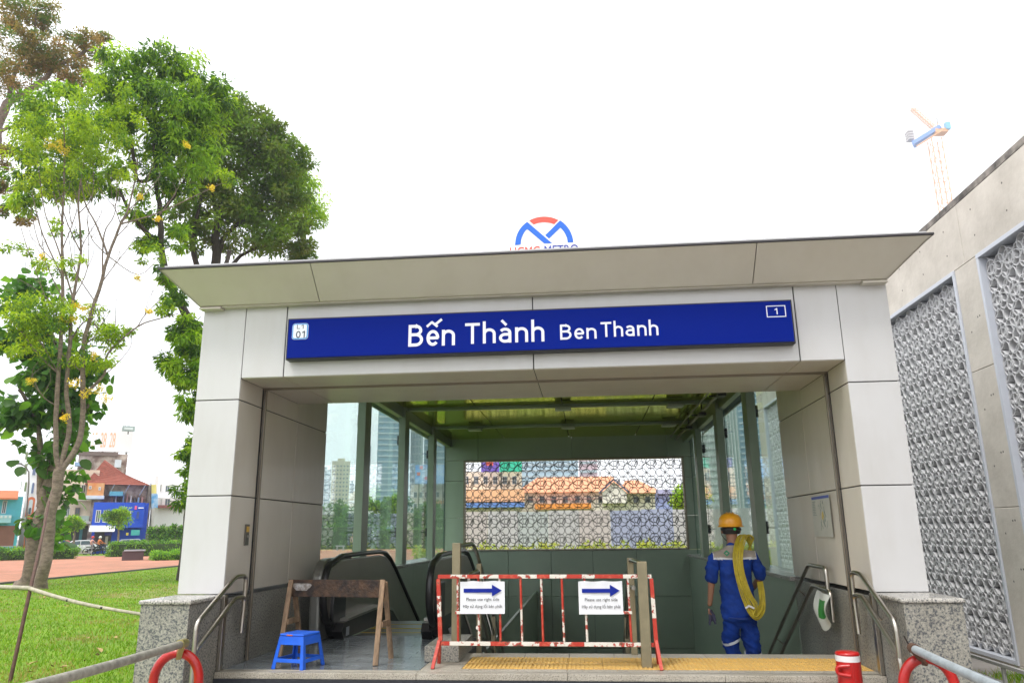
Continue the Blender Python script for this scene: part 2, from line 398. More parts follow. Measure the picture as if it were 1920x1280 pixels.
# narrow flat band under the fascia, with end blocks
MB().box(-3.40, 2.48, FY0+.022, -.006, ZF-.012, ZF+.02).build('eaves_soffit', clad_bounce, ent)
for x0, x1 in ((-3.618, -3.405), (2.485, 2.698)): MB().box(x0, x1, FY0+.004, -.006, ZF-.03, ZF-.014).box(x0, x1, FY0+.022, -.006, ZF-.013, ZF+.02).build('eaves_block', clad_bounce, ent, bevel=.003)
for x0, x1, s in ((-3.618, -3.612, -1), (2.712, 2.699, 1)): pass
MB().box(xl1-.012, xr1+.012, rimY-.012, YRF+.3, FZ1+.002, FZ1+.022).build('roof_edge_trim', mat('dark_trim', (.035, .032, .035), .5), ent, bevel=.003)
MB().box(xl1+.03, xr1-.03, rimY+.03, YRF+.25, FZ1+.024, FZ1+.05).build('roof_sheet', mat('roof_grey', (.5, .5, .5), .6), ent)
MB().box(XL0+.01, XR1-.01, YR+.03, YB+.05, ZC+.03, FZ1-.004).build('roof_slab', joint, ent)

# ceiling: gloss panels, seams follow the photograph
cx = [-3.28, -1.92, -.37, 1.2, 2.36]; cyy = [YR+.02, 4.1, 6.62, 9.1, YB-.01]
for i in range(4):
    for j in range(4):
        MB().box(cx[i]+.008, cx[i+1]-.008, cyy[j]+.006, cyy[j+1]-.006, ZC, ZC+.02).build('ceiling_panel', ceil_m, ent, bevel=.003)
for y in (6.62, 9.10):
    MB().box(-3.22, 2.30, y-.05, y+.05, ZC-.06, ZC-.002).build('ceiling_beam', post_m, ent, bevel=.004)

# side walls: solid below, glazed above
for s, xi, xo in ((-1, XL1, XL0), (1, XR0, XR1)):
    yseg = [YE+.006, 5.0, 7.4, 9.6, YB]
    for i in range(4):
        MB().box(xi, xo, yseg[i]+.003, yseg[i+1]-.003, -2.6, .56).build('side_wall_panel', green, ent, bevel=.004)
        MB().box(xi-s*.05, xo, yseg[i]+.001, yseg[i+1]-.001, .562, .612).build('stone_sill', gran_cap, ent, bevel=.006)
    for y in (4.0, 6.45, 9.02):
        xa = xi-s*.02; xb = xi+s*.10
        MB().box(xa, xb, y, y+.30, .614, ZC-.002).build('window_post', post_m, ent, bevel=.004)
        for zc in (1.15, 2.78):
            xg = xi+s*.19; ym = y+.42
            cl = MB(); cl.box(xg-.035, xg+.035, ym-.03, ym+.03, zc-.085, zc+.085)
            cl.bar((xg-s*.02, ym, zc), (xb-s*.02, y+.20, zc), .05, .035)
            cl.build('glass_clamp', blackp, ent, bevel=.004)
    MB().box(xi+s*.03, xi+s*.13, YE+.01, YB-.01, ZC-.19, ZC-.003).build('head_rail', post_m, ent, bevel=.004)
    MB().box(xi+s*.14, xi+s*.26, YE+.01, YB-.01, ZC-.03, ZC+.0).build('glazing_channel', bronze, ent)
    yj = [YE+.01, 4.42, 6.87, 9.44, YB-.01]
    for i in range(4):
        xg = xi+s*.19
        MB().box(xg-.006, xg+.006, yj[i]+.006, yj[i+1]-.006, .616, ZC-.032).build('glass_pane', glass, ent)
        MB().box(xg-.0075, xg+.0075, yj[i+1]-.012, yj[i+1]+.002, .616, ZC-.032).build('glass_joint', glass_edge, ent)

# rear wall with the opening for the ring screen
BX0, BX1, BZ0, BZ1 = -2.92, 2.30, .715, 2.82
bx = [XL1-.06, -2.57, -.86, -.31, 1.1, 1.94, 2.52]
def back(x0, x1, z0, z1): MB().box(x0+.004, x1-.004, YB, YB+.16, z0+.004, z1-.004).build('rear_wall_panel', green, ent, bevel=.003)
for a, b in ((XL1-.2, -2.57), (-2.57, -.31), (-.31, 1.94), (1.94, 2.56)): back(a, b, BZ1, ZC+.02)
for a, b in ((XL1-.2, -1.86), (-1.86, -.86), (-.86, .1), (.1, 1.1), (1.1, 2.56)): back(a, b, -.3, BZ0); back(a, b, -1.4, -.3); back(a, b, -2.6, -1.4)
for a, b in ((XL1-.2, BX0), (BX1, 2.56)):
    for z0, z1 in ((BZ0, 1.47), (1.47, 2.33), (2.33, BZ1)): back(a, b, z0, z1)
MB().box(XL1-.2, 2.56, YB+.165, YB+.2, -2.6, BZ0-.01).box(XL1-.2, 2.56, YB+.165, YB+.2, BZ1+.01, ZC).build('rear_backing', joint, ent)
fr = MB()
fr.box(BX0, BX1, YB-.03, YB+.17, BZ0, BZ0+.03).box(BX0, BX1, YB-.03, YB+.17, BZ1-.035, BZ1).box(BX0, BX0+.04, YB-.03, YB+.17, BZ0+.031, BZ1-.036).box(BX1-.04, BX1, YB-.03, YB+.17, BZ0+.031, BZ1-.036)
fr.build('screen_frame', bronze, ent, bevel=.003)

def ring_tile_mesh(name, P, r_out, wt, dep, seg, m, mod=None):
    """one cast module of interlaced rings, X across, Z up, Y deep, corner at 0,0"""
    if mod is None:
        q = .246
        mod = [(.25, 0, q), (.75, 0, q), (0, .25, q), (0, .75, q), (.25, .59, q), (.26, .42, q), (.75, .59, q), (.62, .41, q), (.40, .50, q*.72)]
    V = []; F = []
    for cx_, cz_, rr in mod:
        cx_, cz_, ro = cx_*P, cz_*P, rr*P; ri = ro-wt; o = len(V); n = seg
        for k in range(n):
            a = 2*PI*k/n; c, s_ = math.cos(a), math.sin(a)
            V += [(cx_+ro*c, 0, cz_+ro*s_), (cx_+ri*c, 0, cz_+ri*s_), (cx_+(ro)*c, dep, cz_+(ro)*s_), (cx_+ri*c, dep, cz_+ri*s_)]
        for k in range(n):
            j = (k+1) % n; a, b = o+4*k, o+4*j
            F += [(a, b, b+1, a+1), (a+2, a+3, b+3, b+2), (a, a+2, b+2, b), (a+1, b+1, b+3, a+3)]
    me = bpy.data.meshes.new(name); me.from_pydata(V, [], F); me.materials.append(m); me.update(); return me
scr_m = mat('screen_metal', (.03, .03, .03), .5, .3)
P = (BX1-BX0)/12
def trimmed(me, co, no, name):
    b_ = bmesh.new(); b_.from_mesh(me)
    bmesh.ops.bisect_plane(b_, geom=b_.verts[:]+b_.edges[:]+b_.faces[:], plane_co=co, plane_no=no, clear_outer=True)
    n = bpy.data.meshes.new(name); b_.to_mesh(n); b_.free()
    if not n.materials: n.materials.append(me.materials[0])
    return n
scr = ring_tile_mesh('ring_tile', P, 0, .0115, .028, 30, scr_m)
HT = BZ1-BZ0-.03
top = trimmed(scr, (0, 0, HT-4*P), (0, 0, 1), 'ring_tile_top'); side = trimmed(scr, (-.01, 0, 0), (1, 0, 0), 'ring_tile_side')
tops = trimmed(top, (-.01, 0, 0), (1, 0, 0), 'ring_tile_corner')
for i in range(13):
    for k in range(5):
        me = (tops if k == 4 else side) if i == 12 else (top if k == 4 else scr)
        o = bpy.data.objects.new('ring_tile', me); link(o, ent); o.location = (BX0+i*P, YB+.05+.0007*((i+k) % 2), BZ0+.01+k*P)

# lamps, pipes and small equipment under the ceiling
for x, y in ((-.36, 6.6), (1.60, 6.6), (-2.3, 9.08), (-.33, 9.08), (1.75, 9.08)):
    lp = MB(); lp.box(x-.14, x+.14, y-.12, y+.10, ZC-.115, ZC-.062); lp.build('ceiling_lamp', mat('lamp_housing', (.42, .45, .36), .4), ent, bevel=.01)
    
pp = MB(); pp.tube([(2.12, 2.0, ZC-.14), (2.12, YB-.3, ZC-.14)], .028, 8); pp.build('ceiling_pipe', steel_dk, ent)
pp = MB(); pp.tube([(1.98, 3.2, ZC-.10), (1.98, YB-.5, ZC-.10)], .016, 8); pp.build('ceiling_pipe', steel_dk, ent)
for y in (3.4, 4.9, 6.9, 8.7):
    q = MB(); q.box(2.05, 2.18, y, y+.22, ZC-.22, ZC-.165).box(2.10, 2.13, y+.08, y+.12, ZC-.165, ZC-.004).box(1.96, 2.2, y+.3, y+.34, ZC-.18, ZC-.155)
    q.build('spotlight', blackp, ent, bevel=.006)
# small control plate on the left pillar
k = MB(); k.box(XL1+.001, XL1+.014, .32, .40, 1.03, 1.22); kp = k.build('key_switch', steel_dk, ent, bevel=.003)
MB().box(XL1+.0145, XL1+.02, .335, .385, 1.15, 1.20).build('switch_plate', mat('amber_plate', (.6, .36, .05), .4), kp)
kb = MB().lathe([(.012, 0), (.012, .02)], 12, (0, 0, 0)).build('key_barrel', steel, kp)
kb.rotation_euler = (0, R(90), 0); kb.location = (XL1+.014, .36, 1.11)

# plinths in speckled granite
for a, b, s in ((XL0, XL1, -1), (XR0, XR1, 1)):
    PF = -.56
    for y0, y1 in ((PF, .0), (.0, .5), (.555, 1.46), (1.46, YE)):
        MB().box(a+.004, b-.004, y0+.001, y1-.001, GZ, ZP-.036).build('granite_slab', gran, ent, bevel=.004)
    MB().box(a-.012, b+.012, PF-.014, -.008, ZP-.034, ZP).build('granite_cap', gran_cap, ent, bevel=.012)
    MB().box(a+.01, b-.01, .5, .555, GZ, ZP-.04).build('granite_fill', gran, ent)

# floor: granite apron, tactile strip, tiled escalator lane
flr = tag(MB().box(XL1-.0, XR0+.0, -.02, 1.03, -.16, -.02).box(XL1, -1.2, 1.03, 2.30, -.16, -.02).build('entrance_floor', joint), kind='structure')
def slab(x0, x1, y0, y1, m, name, z1=0.0, z0=-.02, bev=.002):
    MB().box(x0+.0015, x1-.0015, y0+.0015, y1-.0015, z0, z1).build(name, m, flr, bevel=bev)
x = XL1+.004; ty = .11
row = 0
while ty < 2.28:
    x = XL1-.15*(row % 2)
    while x < -1.46:
        x0, x1 = max(x, XL1+.003), min(x+.30, -1.46)
        if x1-x0 > .02: slab(x0, x1, ty, min(ty+.15, 2.29), tile_m, 'floor_tile', -.001+random.uniform(-.0008, .0008))
        x += .30
    ty += .15; row += 1
for i in range(9):
    a, b = -1.455+i*.4156, -1.455+(i+1)*.4156
    slab(a, b, .11, .19, gran_fl, 'granite_floor_slab'); slab(a, b, .80, 1.045, gran_fl, 'granite_floor_slab')
slab(-1.455, -1.11, .193, .797, gran_fl, 'granite_floor_slab')
rib = []
tile_x = [-1.106+i*.30 for i in range(12)]
def tact_mesh(w, d):
    mb = MB(); mb.box(0, w, 0, d, -.02, .0)
    n = int(w/.037)
    for i in range(n): mb.box(.008+i*.037, .008+i*.037+.019, .012, d-.012, .0002, .006)
    o = mb.build('tactile_tile', tact, flr, bevel=.0); return o
t0 = None
for x in tile_x:
    w = min(.297, XR0-.004-x)
    if w < .05: continue
    for y in (.195, .497):
        if t0 is None or abs(w-.297) > .001: t = tact_mesh(w, .297); t0 = t0 or t
        else: t = copy_obj(t0, flr)
        t.location = (x, y, .0)
# threshold: floor rail and sill stones
for a, b in ((XL1, -1.45), (-1.45, -.2), (-.2, 1.05), (1.05, XR0)):
    slab(a, b, .062, .108, gran_fl, 'granite_floor_slab', -.001)
    slab(a, b, -.055, .034, gran_fl, 'sill_stone', .0, -.05, .004)
MB().box(XL1, XR0, .036, .060, -.02, .003).box(XL1, XR0, .044, .052, .003, .0045).build('floor_rail', steel, flr, bevel=.001)
# front steps leading down to the pavement
steps = thing('entrance_steps', 'granite steps with black nosing below the station threshold', 'steps', (0, -.06, GZ))
for i, z in enumerate((-.14, -.26, -.38)):
    y1 = -.058-i*.32
    MB().box(XL1+.002, XR0-.002, y1-.36+.06, y1+.06 if i else y1, z-.12, z-.0).build('step_tread', gran_fl, steps, bevel=.004).location = (0, .06, -GZ)
MB().box(XL1+.002, XR0-.002, -.064, -.0565, -.05, -.14).build('black_nosing', nosing, steps).location = (0, .06, -GZ)
MB().box(XL1+.002, XR0-.002, -.055, 1.02, -.16, GZ).build('step_core', joint, steps).location = (0, .06, -GZ)
# main stair going down
st = thing('main_stair', 'wide stair descending behind the yellow tactile strip', 'stair', (.55, 1.05, 0))
for i in range(16):
    MB().box(-1.74, 1.73, .001+i*.30, .30+i*.30, -.16*(i+1)-.16, -.16*(i+1)).build('stair_tread', gran_fl, st, bevel=.004)
tag(MB().box(XL1-.3, XR1+.1, 6, YB+.2, -2.75, -2.62).build('lower_floor', tile_m), kind='structure')
MB().box(-1.24, -1.20, 1.1, YB, -2.6, -.18).build('stair_side_wall', green, ent)

# ---------------------------------------------------------------- station name sign
by = -.115
c00, c10, c01, c11 = at_y(533, 675, by), at_y(1491, 642, by), at_y(540, 597, by), at_y(1487, 560, by)
SX0, SX1, SZ0, SZ1 = (c00.x+c01.x)/2, (c10.x+c11.x)/2, (c00.z+c10.z)/2, (c01.z+c11.z)/2
sg = thing('station_sign', 'long deep blue station name board with white lettering above the opening', 'sign', ((SX0+SX1)/2, -.01, SZ0))
blue = mat('sign_blue', (.0008, .013, .215), .55, coat=.0, spec=.06); white = mat('sign_white', (.80, .82, .92), .5); sblk = mat('sign_frame', (.012, .013, .02), .4)
inv = Matrix.Translation(-sg.location)
def put(o, p): o.parent = p; o.matrix_parent_inverse = p.matrix_basis.inverted(); return o
put(MB().box(SX0, SX1, by+.012, -.006, SZ0, SZ1).build('sign_case', sblk, None, bevel=.006), sg)
put(MB().box(SX0+.016, SX1-.016, by, by+.011, SZ0+.016, SZ1-.016).build('sign_face', blue, None), sg)
Uv, Vv = (1, 0, 0), (0, 0, 1)
def T(body, a, b, h, name='lettering', m=white, offs=.012):
    """a = left foot pixel, b = right pixel; h = height in metres"""
    p, q = at_y(*a, by), at_y(*b, by)
    return put(text(body, name, m, (p.x, by, p.z), Uv, Vv, w=q.x-p.x, h=h, extrude=.003, offset=offs), sg)
def strokes(ch):
    '''skeleton strokes of a plain upright grotesque; x-height .72, cap height 1'''
    def arc(cx_, cz_, rx, rz_, a0, a1, n=10): return [(cx_+rx*math.cos(R(a0+(a1-a0)*i/n)), cz_+rz_*math.sin(R(a0+(a1-a0)*i/n))) for i in range(n+1)]
    h_ = .07
    if ch == 'B': return [[(h_, 0), (h_, 1)], [(h_, 1-h_), (.30, 1-h_)]+arc(.30, .735, .20, .195, 90, -90)+[(h_, .54)], [(.30, .54)]+arc(.31, .305, .23, .235, 90, -90)+[(h_, .07)]], .62
    if ch == 'T': return [[(.0, 1-h_), (.60, 1-h_)], [(.30, .0), (.30, 1-h_)]], .62
    if ch == 'h': return [[(h_, 0), (h_, 1.06)], [(h_, .36)]+[(h_, .42)]+arc(.27, .45, .20, .20, 170, 0, 10)+[(.47, 0)]], .56
    if ch == 'n': return [[(h_, 0), (h_, .72)], [(h_, .42)]+arc(.27, .45, .20, .20, 170, 0, 10)+[(.47, 0)]], .56
    if ch == 'a': return [arc(.26, .48, .19, .17, 150, 0, 8)+[(.45, 0)], [(.45, .40), (.27, .40)]+arc(.26, .235, .19, .165, 100, 280, 12)+[(.34, .075), (.45, .15)]], .56
    if ch == 'e': return [arc(.28, .365, .195, .295, -2, 318, 26), [(.10, .365), (.50, .365)]], .54
    if ch == '1': return [[(.06, .74), (.30, .93)], [(.30, 0), (.30, 1.0)]], .40
    if ch == '0': return [arc(.27, .5, .20, .43, 0, 360, 20)], .54
    if ch == 'L': return [[(h_, 1), (h_, h_), (.42, h_)]], .46
    return [], .3
def letter(body, px0, px1, pzb, pzt, wd=.135, name='lettering', m=None, par=None, yo=.003):
    '''px0, px1: left/right pixels with their row; cap height from the photo'''
    p, q = at_y(*px0, by), at_y(*px1, by); cap = pzt
    tot = sum(strokes(c)[1]+.09 for c in body)-.12; k = (q.x-p.x)/tot; x = p.x
    slope = (q.z-p.z)/(q.x-p.x)*0
    for ch in body:
        st_, w_ = strokes(ch); mb = MB()
        for si, pl in enumerate(st_):
            P_ = [Vector((x+a*k, 0, p.z+b*cap)) for a, b in pl]; hw = wd*cap/2; L_, R_ = [], []
            for i in range(len(P_)):
                d = (P_[min(i+1, len(P_)-1)]-P_[max(i-1, 0)]).normalized()
                nn = Vector((-d.z, 0, d.x)); 
                if 0 < i < len(P_)-1:
                    d1 = (P_[i]-P_[i-1]).normalized(); c_ = max(.6, abs(nn.dot(Vector((-d1.z, 0, d1.x)))))
                    nn = nn/c_
                L_.append(P_[i]+nn*hw); R_.append(P_[i]-nn*hw)
            n = len(P_); yy = by-yo-.0004*si
            vs = [Vector((v.x, yy, v.z)) for v in L_+R_]
            mb.add(vs, [(n+i, n+i+1, i+1, i) for i in range(n-1)])
        put(mb.build(name, m or white, None), par or sg); x += (w_+.09)*k
    return p, k, cap
pB, kB, cB = letter('Ben', (765, 650), (853, 645), None, .205); letter('Thanh', (872, 645), (1021, 640), None, .195)
letter('Ben', (1050, 637), (1119, 634), None, .140); letter('Thanh', (1127, 632), (1235, 629), None, .138)
def mark(pts, w=.022):
    mb = MB(); 
    for i in range(len(pts)-1):
        a, b = Vector((pts[i][0], by-.0035-.0004*i, pts[i][1])), Vector((pts[i+1][0], by-.0035-.0004*i, pts[i+1][1])); d = (b-a).normalized(); nn = Vector((-d.z, 0, d.x))*w/2
        a2, b2 = a-d*.004, b+d*.004; mb.add([a2-nn, b2-nn, b2+nn, a2+nn], [(0, 1, 2, 3)])
    put(mb.build('diacritic', white, None), sg)
def mz(px, py): q = at_y(px, py, by); return (q.x, q.z)
mark([mz(801, 612), mz(810, 604), mz(820, 612)]); mark([mz(818, 607), mz(828, 599)], .024); mark([mz(941, 601), mz(949, 609)], .024)
bl = at_y(547, 637, by); 
def rrect(w, h, r, n=5):
    p = []
    for cx_, cy_, a0 in ((w-r, r, -90), (w-r, h-r, 0), (r, h-r, 90), (r, r, 180)):
        for i in range(n+1): a = R(a0+90*i/n); p.append((cx_+r*math.cos(a), cy_+r*math.sin(a)))
    return p
def plate(name, m, pts, o, t, parent, thick=.002, U=Uv, V=Vv):
    U_, V_ = Vector(U).normalized(), Vector(V).normalized(); N = U_.cross(V_)
    v, f = polyplate(pts, Vector(o)+N*t, U_, V_, thick); mb = MB(); mb.add(v, f); ob = mb.build(name, m, None)
    return put(ob, parent) if parent else ob
bw, bh = .155, .155
zb = at_y(547, 637, by).z
bgx = bl.x
badge = plate('line_badge', white, rrect(bw, bh, .028), (bgx, by, zb), .001, sg)
plate('badge_border', mat('badge_blue', (.05, .32, .75), .5), rrect(bw-.006, bh-.006, .025), (bgx+.003, by, zb+.003), .0035, badge)
plate('badge_face', mat('badge_white', (.8, .83, .88), .5), rrect(bw-.026, bh-.026, .015), (bgx+.013, by, zb+.013), .006, badge)
navy = mat('badge_ink', (.02, .03, .06), .5)
letter('L1', (557, 617), (570, 617), None, .040, .16, m=navy, par=badge, yo=.0092); letter('01', (555, 634), (572, 633.5), None, .066, .15, m=navy, par=badge, yo=.0092)
p0 = at_y(1438, 595, by); w1, h1, tt = .165, .105, .007
nb = MB()
for a, b, c, d in ((0, w1, 0, tt), (0, w1, h1-tt, h1), (0, tt, tt, h1-tt), (w1-tt, w1, tt, h1-tt)): nb.box(p0.x+a, p0.x+b, by-.003, by-.0005, p0.z+c, p0.z+d)
ex = put(nb.build('exit_frame', white, None), sg)
letter('1', (1452, 589.5), (1458.5, 589.3), None, .056, .15, par=ex, yo=.0025)

post_steel = mat('post_steel', (.26, .225, .14), .5, .4, var=.12, vscale=6)
# ---------------------------------------------------------------- handrails
def handrail(name, label, paths, r=.019, posts=(), group=None, brackets=()):
    p0 = Vector(paths[0][0]); o = thing(name, label, 'handrail', (p0.x, p0.y, 0), 0, group)
    for i, pth in enumerate(paths): put(MB().tube(pth, r, 12).build('rail', steel, None), o)
    for a, b, w in posts: put(MB().bar(a, b, w, w).build('rail_post', post_steel, None, bevel=.004), o)
    for a, b in brackets: put(MB().tube([a, b], .008, 6).build('wall_bracket', steel, None), o)
    return o
def bend(pts, r=.05, n=4):
    """round the corners of a polyline"""
    pts = [Vector(p) for p in pts]; out = [pts[0]]
    for i in range(1, len(pts)-1):
        a, b, c = pts[i-1], pts[i], pts[i+1]; u = (a-b); v = (c-b); rr = min(r, u.length*.45, v.length*.45)
        p, q = b+u.normalized()*rr, b+v.normalized()*rr
        for k in range(n+1):
            t = k/n; out.append(p*(1-t)**2+b*2*t*(1-t)+q*t*t)
    out.append(pts[-1]); return out
for s, x, lab in ((-1, -3.10, 'double steel handrail beside the front steps, on the left granite plinth'), (1, 2.20, 'double steel handrail beside the front steps, on the right granite plinth')):
    up = bend([(x, .235, .50), (x, .235, .765), (x, .02, .765), (x, -.60, .455), (x, -.60, .22)], .06)
    lo = bend([(x, .215, .28), (x, .235, .585), (x, .04, .585), (x, -.60, .235), (x, -.60, -.38)], .06)
    xw = XL1 if s < 0 else XR0
    handrail('handrail', lab, [up, lo], group='steel handrails of the entrance', brackets=[((x, -.1, .70), (xw, -.1, .60)), ((x, -.4, .55), (xw, -.4, .46)), ((x, -.1, .50), (xw, -.1, .42)), ((x, -.4, .34), (xw, -.4, .26))])
x = 2.20
up = bend([(x, .93, .52), (x, .93, .77), (x, 1.50, .775), (x, 4.6, -.88), (x, 7.5, -2.4)], .06)
lo = bend([(x, .87, .30), (x, .87, .565), (x, 1.42, .585), (x, 4.2, -.93), (x, 7.0, -2.4)], .06)
handrail('handrail', 'double steel handrail going down the right wall behind the worker', [up, lo], group='steel handrails of the entrance', brackets=[((x, yy, .775-.533*(yy-1.5)), (XR0, yy, .70-.533*(yy-1.5))) for yy in (2.0, 3.2, 4.4)])
# rail between escalator and stair
xq = -1.13
up = bend([(-1.22, .60, 1.00), (xq, .95, 1.02), (xq, 1.25, .92), (xq, 4.4, -.76), (xq, 7.2, -2.2)], .08)
lo = bend([(xq, .72, .40), (xq, .72, .735), (-1.08, .99, .76), (xq, 1.3, .66), (xq, 4.4, -.98), (xq, 7.0, -2.35)], .05)
handrail('handrail', 'steel handrail on flat posts between the escalator and the stair', [up, lo, [(xq, 1.3, .42), (xq, 6.8, -2.4)], [(xq, 1.3, .2), (xq, 6.4, -2.4)]], group='steel handrails of the entrance',
         posts=[((-1.22, .55, .13), (-1.22, .55, 1.03), .075)]+[((xq, yy, -.16-.533*(yy-1.05)), (xq, yy, 1.0-.533*(yy-1.05)), .05) for yy in (1.4, 2.6, 3.8)])
xq = .40
up = bend([(.46, .36, .845), (xq, .62, .86), (xq, 1.20, .84), (xq, 4.4, -.86), (xq, 7.2, -2.3)], .08)
handrail('handrail', 'steel handrail in the middle of the stair, behind the red and white barrier', [up, bend([(xq, .6, .62), (xq, 1.2, .60), (xq, 6.8, -2.35)], .1)], group='steel handrails of the entrance',
         posts=[((.462, .31, .0), (.462, .31, .862), .085), ((xq, 1.0, .0), (xq, 1.0, .87), .06)]+[((xq, yy, -.16-.533*(yy-1.05)), (xq, yy, .9-.533*(yy-1.05)), .05) for yy in (2.4, 3.8)])
blk = tag(MB().box(-1.50, -1.185, .50, 1.32, .001, .135).build('granite_block', gran, bevel=.006), 'low granite block under the post between escalator and stair', 'stone block')
# ---------------------------------------------------------------- escalator
esc = thing('escalator', 'escalator with black handrails going down behind the wooden sawhorse', 'escalator', (-2.3, 2.3, 0))
SL = .535
def esc_loop(x, w=.0):
    pts = [(x, 2.25, .16), (x, 2.02, .14)]
    cy_, cz_, rr = 2.02, .505, .365
    for i in range(11):
        a = R(-90-180*i/10*.80); pts.append((x, cy_+rr*math.cos(a)*1.05, cz_+rr*math.sin(a)))
    pts += [(x, 2.20, .878), (x, 3.0, .885), (x, 3.85, .885), (x, 4.15, .86), (x, 4.4, .78), (x, 4.7, .64)]
    pts += [(x, 6.4, .64-SL*1.75), (x, 9.6, .64-SL*1.75-SL*3.3)]
    return pts
pan = mat('balustrade_panel', (.30, .27, .23), .3, .6, var=.08, vscale=2)
deck = mat('deck_steel', (.42, .41, .37), .3, .9)
yel = mat('step_yellow', (.62, .45, .05), .5)
for x, s in ((-2.86, 1), (-1.70, -1)):
    pts = esc_loop(x); put(MB().tube(pts, .040, 12, flat=(.72, 1.0)).build('escalator_handrail', black, None), esc)
    # inner guide just below the rubber
    pin = [(p[1], p[2]) for p in pts]
    def inset(d):
        out = []; n = len(pin)
        for i in range(n):
            a, b = pin[max(i-1, 0)], pin[min(i+1, n-1)]; t = Vector((b[0]-a[0], b[1]-a[1])).normalized(); out.append((pin[i][0]+t.y*d, pin[i][1]-t.x*d))
        return out
    g = inset(.055)
    put(MB().tube([(x, p[0], p[1]) for p in g], .014, 6).build('handrail_guide', deck, None), esc)
    gi = inset(.065)
    low = [(9.6, -2.9), (6.4, -1.2), (4.4, -.12), (4.0, .10), (3.5, .19), (2.05, .19)]
    put(MB().prism(gi[2:]+low, 'x', x-.012, x+.012).build('balustrade', pan, None), esc)
    # skirt: deck cap, black skirt and outer cover
    xi0, xi1 = (x+.014, x+.15) if s > 0 else (x-.15, x-.014)
    cap = [(2.10, .205), (3.55, .225), (4.1, .13), (4.5, -.06), (9.6, -2.78), (9.6, -2.81), (4.5, -.09), (4.1, .10), (3.55, .197), (2.10, .18)]
    put(MB().prism(cap, 'x', xi0, xi1).build('deck_cap', deck, None), esc)
    sk = [(1.98, .002), (1.90, .09), (1.96, .17), (2.10, .178), (3.55, .195), (4.1, .098), (4.5, -.092), (9.6, -2.82), (9.6, -3.2), (4.2, -.4), (3.4, .0)]
    put(MB().prism(sk, 'x', xi0+.01, xi1-.01).build('skirt', black, None), esc)
    nb_ = MB(); cyl = [(2.06+.21*math.cos(R(a)), .30+.29*math.sin(R(a))) for a in range(90, 271, 15)]
    nb_.prism(cyl+[(2.3, .01), (2.3, .59)], 'x', x-.05, x+.05); put(nb_.build('newel_base', black, None, bevel=.01), esc)
    if s > 0:
        oc = [(2.0+.33*math.cos(R(a)), .50+.36*math.sin(R(a))) for a in range(90, 200, 10)]
        put(MB().prism(oc+[(1.70, .003), (2.8, .003), (2.8, .86)], 'x', x-.17, x-.05).build('outer_cover', mat('cover_steel', (.26, .26, .24), .4, .7), None, bevel=.03), esc)
        put(MB().box(x+.150, x+.153, 2.02, 2.13, .03, .12).build('inspection_sticker', mat('sticker', (.45, .48, .52), .5), None), esc)
comb = MB().box(-2.70, -1.86, 2.305, 2.95, -.03, -.002); put(comb.build('comb_plate', steel_dk, None), esc)
for i in range(20): pass
put(MB().box(-2.70, -1.86, 2.55, 2.56, -.002, .002).box(-2.70, -1.86, 2.93, 2.96, -.002, .002).build('comb_edge_line', yel, None), esc)
stp = None
for i in range(18):
    y = 2.97+i*.405; z = -.004 if i < 2 else -.004-(i-1.2)*.405*SL
    o = MB(); o.box(-2.70, -1.86, 0, .40, -.20, 0).box(-2.70, -1.86, .002, .03, .0005, .003, 1).box(-2.70, -2.67, .031, .39, .0005, .003, 1).box(-1.89, -1.86, .031, .39, .0005, .003, 1)
    if stp is None:
        stp = o.build('escalator_step', [steel_dk, yel], None); stp.parent = esc; q = stp
    else: q = copy_obj(stp, esc)
    q.location = (2.3, y-2.3, z)

# ---------------------------------------------------------------- red and white barrier
red = worn_paint('barrier_red', (.46, .035, .018), (.55, .09, .05), (.12, .05, .03), .45)
wht = worn_paint('barrier_white', (.72, .68, .60), (.42, .05, .03), (.14, .07, .04), .475)
barr = thing('crowd_barrier', 'low rusty red and white painted steel barrier closing the stair', 'barrier', (-.40, .30, 0))
def stripes(path_a, path_b, n, start=0, r=.016, sq=True, name='rail', fr_=None):
    a, b = Vector(path_a), Vector(path_b); cuts = [0]+[(i+1)/n for i in range(n)] if fr_ is None else fr_
    mb = MB()
    for i in range(len(cuts)-1):
        p, q = a.lerp(b, cuts[i]), a.lerp(b, cuts[i+1])
        if sq: mb.bar(p, q, r*2, r*2, (i+start) % 2, up=(0, 1, 0))
        else: mb.tube([p, q], r, 8, (i+start) % 2, cap=True)
    return put(mb.build(name, [red, wht], None, bevel=.0015 if sq else 0), barr)
bx0, bx1, byy = -1.345, .54, .30
stripes((bx0, byy, .745), (bx1, byy, .737), 1, 0, .016, name='top_rail', fr_=[0, .06, .14, .2, .29, .38, .47, .53, .61, .68, .74, .87, 1])
stripes((bx0+.03, byy, .187), (bx1-.01, byy, .180), 1, 0, .016, name='bottom_rail', fr_=[0, .045, .24, .31, .47, .52, .62, .68, .95, 1])
stripes((bx0+.003, byy, .725), (bx0+.03, byy, .21), 3, 0, .017, name='side_post', fr_=[0, .28, .62, 1]); stripes((bx1-.003, byy, .72), (bx1+.012, byy, .16), 3, 0, .017, name='side_post', fr_=[0, .28, .58, 1])
for px in (859, 898, 938, 978, 1017, 1056, 1099, 1181):
    p = at_y(px, 1145, byy); k = [859, 898, 938, 978, 1017, 1056, 1099, 1181].index(px)
    stripes((p.x-.006, byy, .728), (p.x+.002, byy, .203), 2, (1, 0, 1, 0, 1, 0, 0, 1)[k], .0105, False, 'barrier_bar', [0, (.50, .5, .5, .46, .42, .5, .5, .48)[k], 1])
for x, d in ((bx0+.02, -.03), (bx1+.012, .02)):
    for sy in (-1, 1):
        stripes((x, byy+.012*sy, .21), (x+d, byy+sy*.15, .0), 1, 0, .014, name='foot', fr_=[0, 1])
